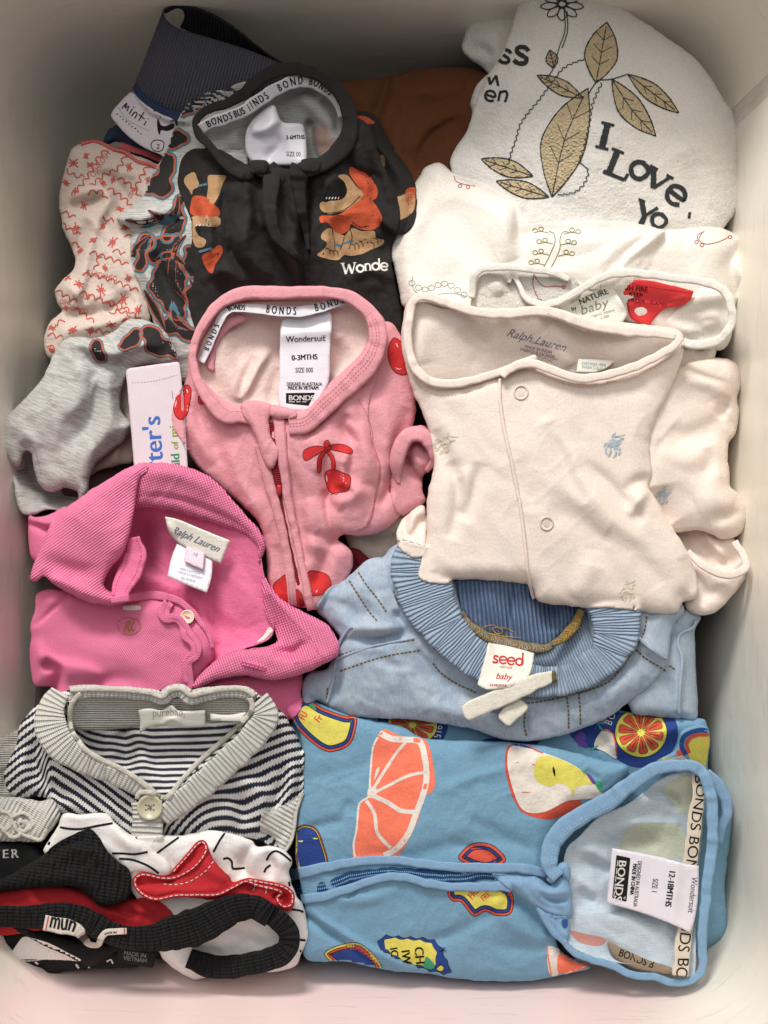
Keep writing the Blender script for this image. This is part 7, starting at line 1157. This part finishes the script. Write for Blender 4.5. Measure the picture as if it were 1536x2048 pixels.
for P in ([(760, 215), (820, 170), (884, 124)], [(1040, 206), (1070, 150), (1096, 112)], [(1088, 240), (1110, 234), (1130, 252), (1134, 284), (1160, 286), (1194, 282)], [(648, 154), (672, 128)], [(1300, 246), (1316, 216), (1344, 200), (1380, 216), (1420, 250)], [(1288, 304), (1298, 284), (1320, 268)], [(1410, 350), (1412, 372)], [(1416, 484), (1460, 490), (1480, 498)], [(1454, 632), (1490, 636)], [(1462, 690), (1478, 684)]): i.line(CL(P), 4.2, rag=.08)
i.build(t, 'black_pinstripe', BLACKINK)
sc = patch(t, 'collar', CL([(210, 200), (232, 160), (262, 110), (290, 60), (306, 22), (330, 14), (400, 20), (480, 12), (530, 20), (556, 56), (620, 112), (700, 160), (780, 220), (830, 262), (830, 310), (780, 318), (700, 300), (620, 300), (560, 240), (500, 200), (430, 160), (320, 180), (240, 230)]), Mws,
      z=[(90, 1700, 20), (130, 1630, 40), (220, 1630, 44), (330, 1740, 40), (200, 1690, 40)], puff=(10, 10), folds=[(CL([(556, 70), (600, 140), (680, 200)]), 6, 12), (CL([(320, 24), (420, 36), (520, 30)]), 3, 7)], wr=[(2, 24, 20, 1.6)], skirt=30)
i = Ink(sc, .8)
for P in ([(292, 84), (340, 92), (400, 92), (470, 78), (550, 64)], [(546, 212), (600, 212), (660, 216), (720, 204)], [(580, 238), (640, 242), (700, 262), (740, 284), (774, 310)], [(246, 140), (236, 170)]): i.line(CL(P), 4.4, rag=.08)
i.build(t, 'black_pinstripe', BLACKINK)
# red garment
t = thing('red_shorts', 'bright red shorts with contrasting white running stitch along the folded hem', 'shorts', 400, 1780, 0)
Mrd = mat('red_cotton', srgb(192, 30, 40), 'jersey', srgb(178, 24, 34), mott=.1, bump=.5, sheen=.15)
Mdr_ = mat('dark_red_lining', srgb(120, 18, 28), 'jersey', srgb(104, 14, 24), bump=.5)
patch(t, 'lower_leg', CL([(-60, 380), (100, 360), (300, 370), (400, 400), (520, 460), (620, 430), (760, 440), (840, 500), (820, 560), (600, 600), (300, 580), (-60, 600)]), Mrd, z=[(0, 1780, -24), (200, 1800, -20), (330, 1830, -16)], puff=(14, 14), folds=[(CL([(400, 420), (480, 480), (580, 510), (700, 530)]), 9, 7, 14), (CL([(560, 450), (600, 500), (680, 520)]), -8, 6), (CL([(620, 440), (680, 490), (780, 500)]), 7, 8), (CL([(440, 480), (540, 540), (620, 550)]), -7, 7), (CL([(100, 380), (160, 440), (160, 520)]), 10, 20)], wr=[(2.5, 16, 30, 1.8)], skirt=90)
rs = patch(t, 'leg', CL([(650, 340), (680, 310), (760, 320), (820, 318), (860, 280), (920, 210), (960, 164), (990, 148), (1012, 176), (1046, 246), (1084, 290), (1120, 322), (1134, 350), (1180, 340), (1210, 330), (1290, 344), (1350, 356), (1390, 374), (1424, 412), (1434, 456), (1410, 494), (1330, 480), (1270, 470), (1200, 430), (1080, 440), (960, 430), (860, 420), (770, 436), (710, 418), (660, 384)]), Mrd,
      z=[(270, 1770, 30), (410, 1690, 36), (460, 1760, 44), (590, 1800, 34), (500, 1780, 30), (330, 1790, 36)], puff=(14, 10),
      folds=[(CL([(850, 310), (900, 260), (950, 200), (984, 170)]), -26, 9, 9, 'n'), (CL([(690, 350), (760, 350), (830, 346)]), -20, 8, 9, 'n'), (CL([(700, 420), (800, 400), (960, 400), (1100, 380)]), 6, 14), (CL([(980, 240), (1040, 300), (1100, 350)]), 7, 16), (CL([(1150, 360), (1200, 380), (1240, 420)]), -9, 9), (CL([(1350, 420), (1390, 420), (1400, 460)]), -16, 7, 8, 'n')], wr=[(1.5, 16, 40, 1.5)], skirt=40)
hem = [(846, 300), (900, 240), (960, 170), (990, 156), (1006, 190), (980, 240), (930, 290), (850, 330), (780, 330), (700, 314), (660, 334), (662, 372), (700, 412), (760, 434), (860, 416), (960, 414), (1060, 412), (1130, 380), (1196, 348), (1260, 368), (1330, 384), (1372, 400), (1350, 430), (1380, 470), (1420, 460), (1424, 410), (1380, 374), (1300, 356), (1210, 340)]
hr = ribbon(t, 'hem', CL(hem), 9, Mrd, lift=2, rise=5, wob=1.5, thick=12, sm=3)
i = Ink(None, 1, False); i.rdash(hr, 0, 1.8, 7, 3.4); i.build(t, 'white_running_stitch', WH)
i = Ink(top, 1.2, False); i.dash(CL([(1040, 250), (1000, 300), (920, 350), (840, 364), (790, 358)]), 1.5, 7, 4).dash(CL([(1246, 340), (1240, 380), (1224, 410)]), 1.5, 6, 3).dash(CL([(1300, 372), (1296, 410)]), 1.5, 6, 3); i.build(t, 'white_running_stitch', WH)
# black crinkled pants
t = thing('black_pants', 'black crinkled cotton pants with a looping elastic waistband and small woven label', 'pants', 300, 1850, 10)
patch(t, 'leg', CL([(-60, 350), (40, 320), (110, 280), (200, 224), (280, 160), (340, 126), (430, 92), (474, 122), (520, 196), (570, 250), (620, 280), (640, 350), (628, 424), (560, 462), (520, 468), (480, 462), (430, 410), (380, 376), (240, 376), (100, 386), (-60, 410)]), Mck2,
      z=[(0, 1780, 14), (100, 1710, 30), (180, 1670, 46), (250, 1760, 40), (210, 1800, 34), (120, 1760, 30)], puff=(18, 14), folds=[(CL([(230, 210), (340, 150), (430, 116)]), -9, 8, 12), (CL([(300, 200), (420, 200), (520, 260), (600, 320)]), 7, 18), (CL([(60, 350), (200, 330), (360, 330), (480, 400)]), 6, 16)], wr=[(3.5, 16, 80, 1.6), (1.6, 7, 100, 2)], skirt=50, uvr=8, crease=2.2)
patch(t, 'inner_leg', CL([(40, 560), (200, 600), (420, 650), (560, 640), (760, 660), (770, 700), (700, 700), (560, 690), (520, 720), (440, 760), (300, 700), (190, 650)]), Mbl2, z=[(100, 1860, -20), (300, 1900, -24)], puff=(12, 12), folds=[(CL([(520, 650), (470, 710), (440, 750)]), 8, 8)], skirt=50)
i = Ink(top, 2, False); i.poly(CL([(112, 620), (160, 626), (240, 650), (330, 696), (396, 734), (300, 730), (150, 728), (44, 726), (70, 676)])); i.build(t, 'white_lining', Mws)
ml = patch(t, 'care_label', CL([(580, 664, 1), (660, 676), (768, 690, 1), (756, 730), (746, 770, 1), (660, 756), (566, 740, 1)]), Mbl2, z=[(235, 1895, 6), (310, 1905, 8), (300, 1935, 0)], puff=(1.5, 4), skirt=4)
i = Ink(ml, .6); i.text('MADE IN', *CL([(602, 706)])[0], 12, 8, .95, bold=.2).text('VIETNAM', *CL([(600, 730)])[0], 12, 8, .95, bold=.2).line(CL([(680, 650), (678, 672)]), 1.2); i.build(t, 'printed_lettering', mat('grey_label_ink', srgb(132, 130, 130), 'print'))
wb2 = ribbon(t, 'waistband', CL([(920, 720), (1020, 760), (1140, 762), (1260, 740), (1350, 716), (1404, 670), (1408, 600), (1370, 550), (1300, 500), (1220, 472)]), [36, 48, 50, 46, 46, 46, 44, 42, 44, 46], Mck2, z=[-16, -14, -10, -4, 4, 12, 20, 26, 30, 32], tilt=3, rise=10, thick=20, ribs=(7, 1.6), step=2, wob=3, pw=4, nt=12)
wb = ribbon(t, 'waistband', CL([(-60, 520), (40, 520), (160, 525), (280, 510), (400, 530), (500, 580), (600, 620), (720, 625), (850, 600), (960, 570), (1060, 520), (1150, 480), (1240, 474), (1320, 520)]), [44, 46, 48, 50, 50, 48, 46, 50, 62, 76, 76, 60, 50, 44], Mck2, z=[20, 24, 28, 30, 32, 32, 34, 38, 42, 46, 46, 44, 40, 34], tilt=-4, rise=12, thick=22, ribs=(7, 1.6), step=2, wob=3, pw=4, nt=14)
lw = ribbon(t, 'woven_label', CL([(216, 548), (270, 560), (330, 572), (380, 590), (412, 630), (440, 656), (480, 656), (496, 620), (520, 596), (570, 594), (618, 592)]), [31, 32, 32, 30, 22, 14, 12, 13, 14, 14, 13], mat('woven_cotton', srgb(222, 212, 198), 'jersey', srgb(210, 200, 186)), lift=5, rise=1, thick=3, wob=0, sm=3)
i = Ink(None, .7, False); i.on(lw, 'mun', 11, .45, 32, .92, 1.0, bold=.9).on(lw, 'MADE IN', lw.L-46, .5, 8, .8, bold=.4); i.build(t, 'woven_lettering', BLACKINK)
i = Ink(None, .8, False)
for d in (5.0, lw.L-6): 
    x, y, z = lw.at(np.array([d, d+2.5, d, d+2.5]), np.array([-.9, -.9, .9, .9])); i.V.append(np.c_[x, y, z+.8]); i.F.append((i.n, i.n+1, i.n+3, i.n+2)); i.n += 4
i.build(t, 'red_woven_edge', mat('woven_red', srgb(206, 70, 72), 'print'))
free_font()
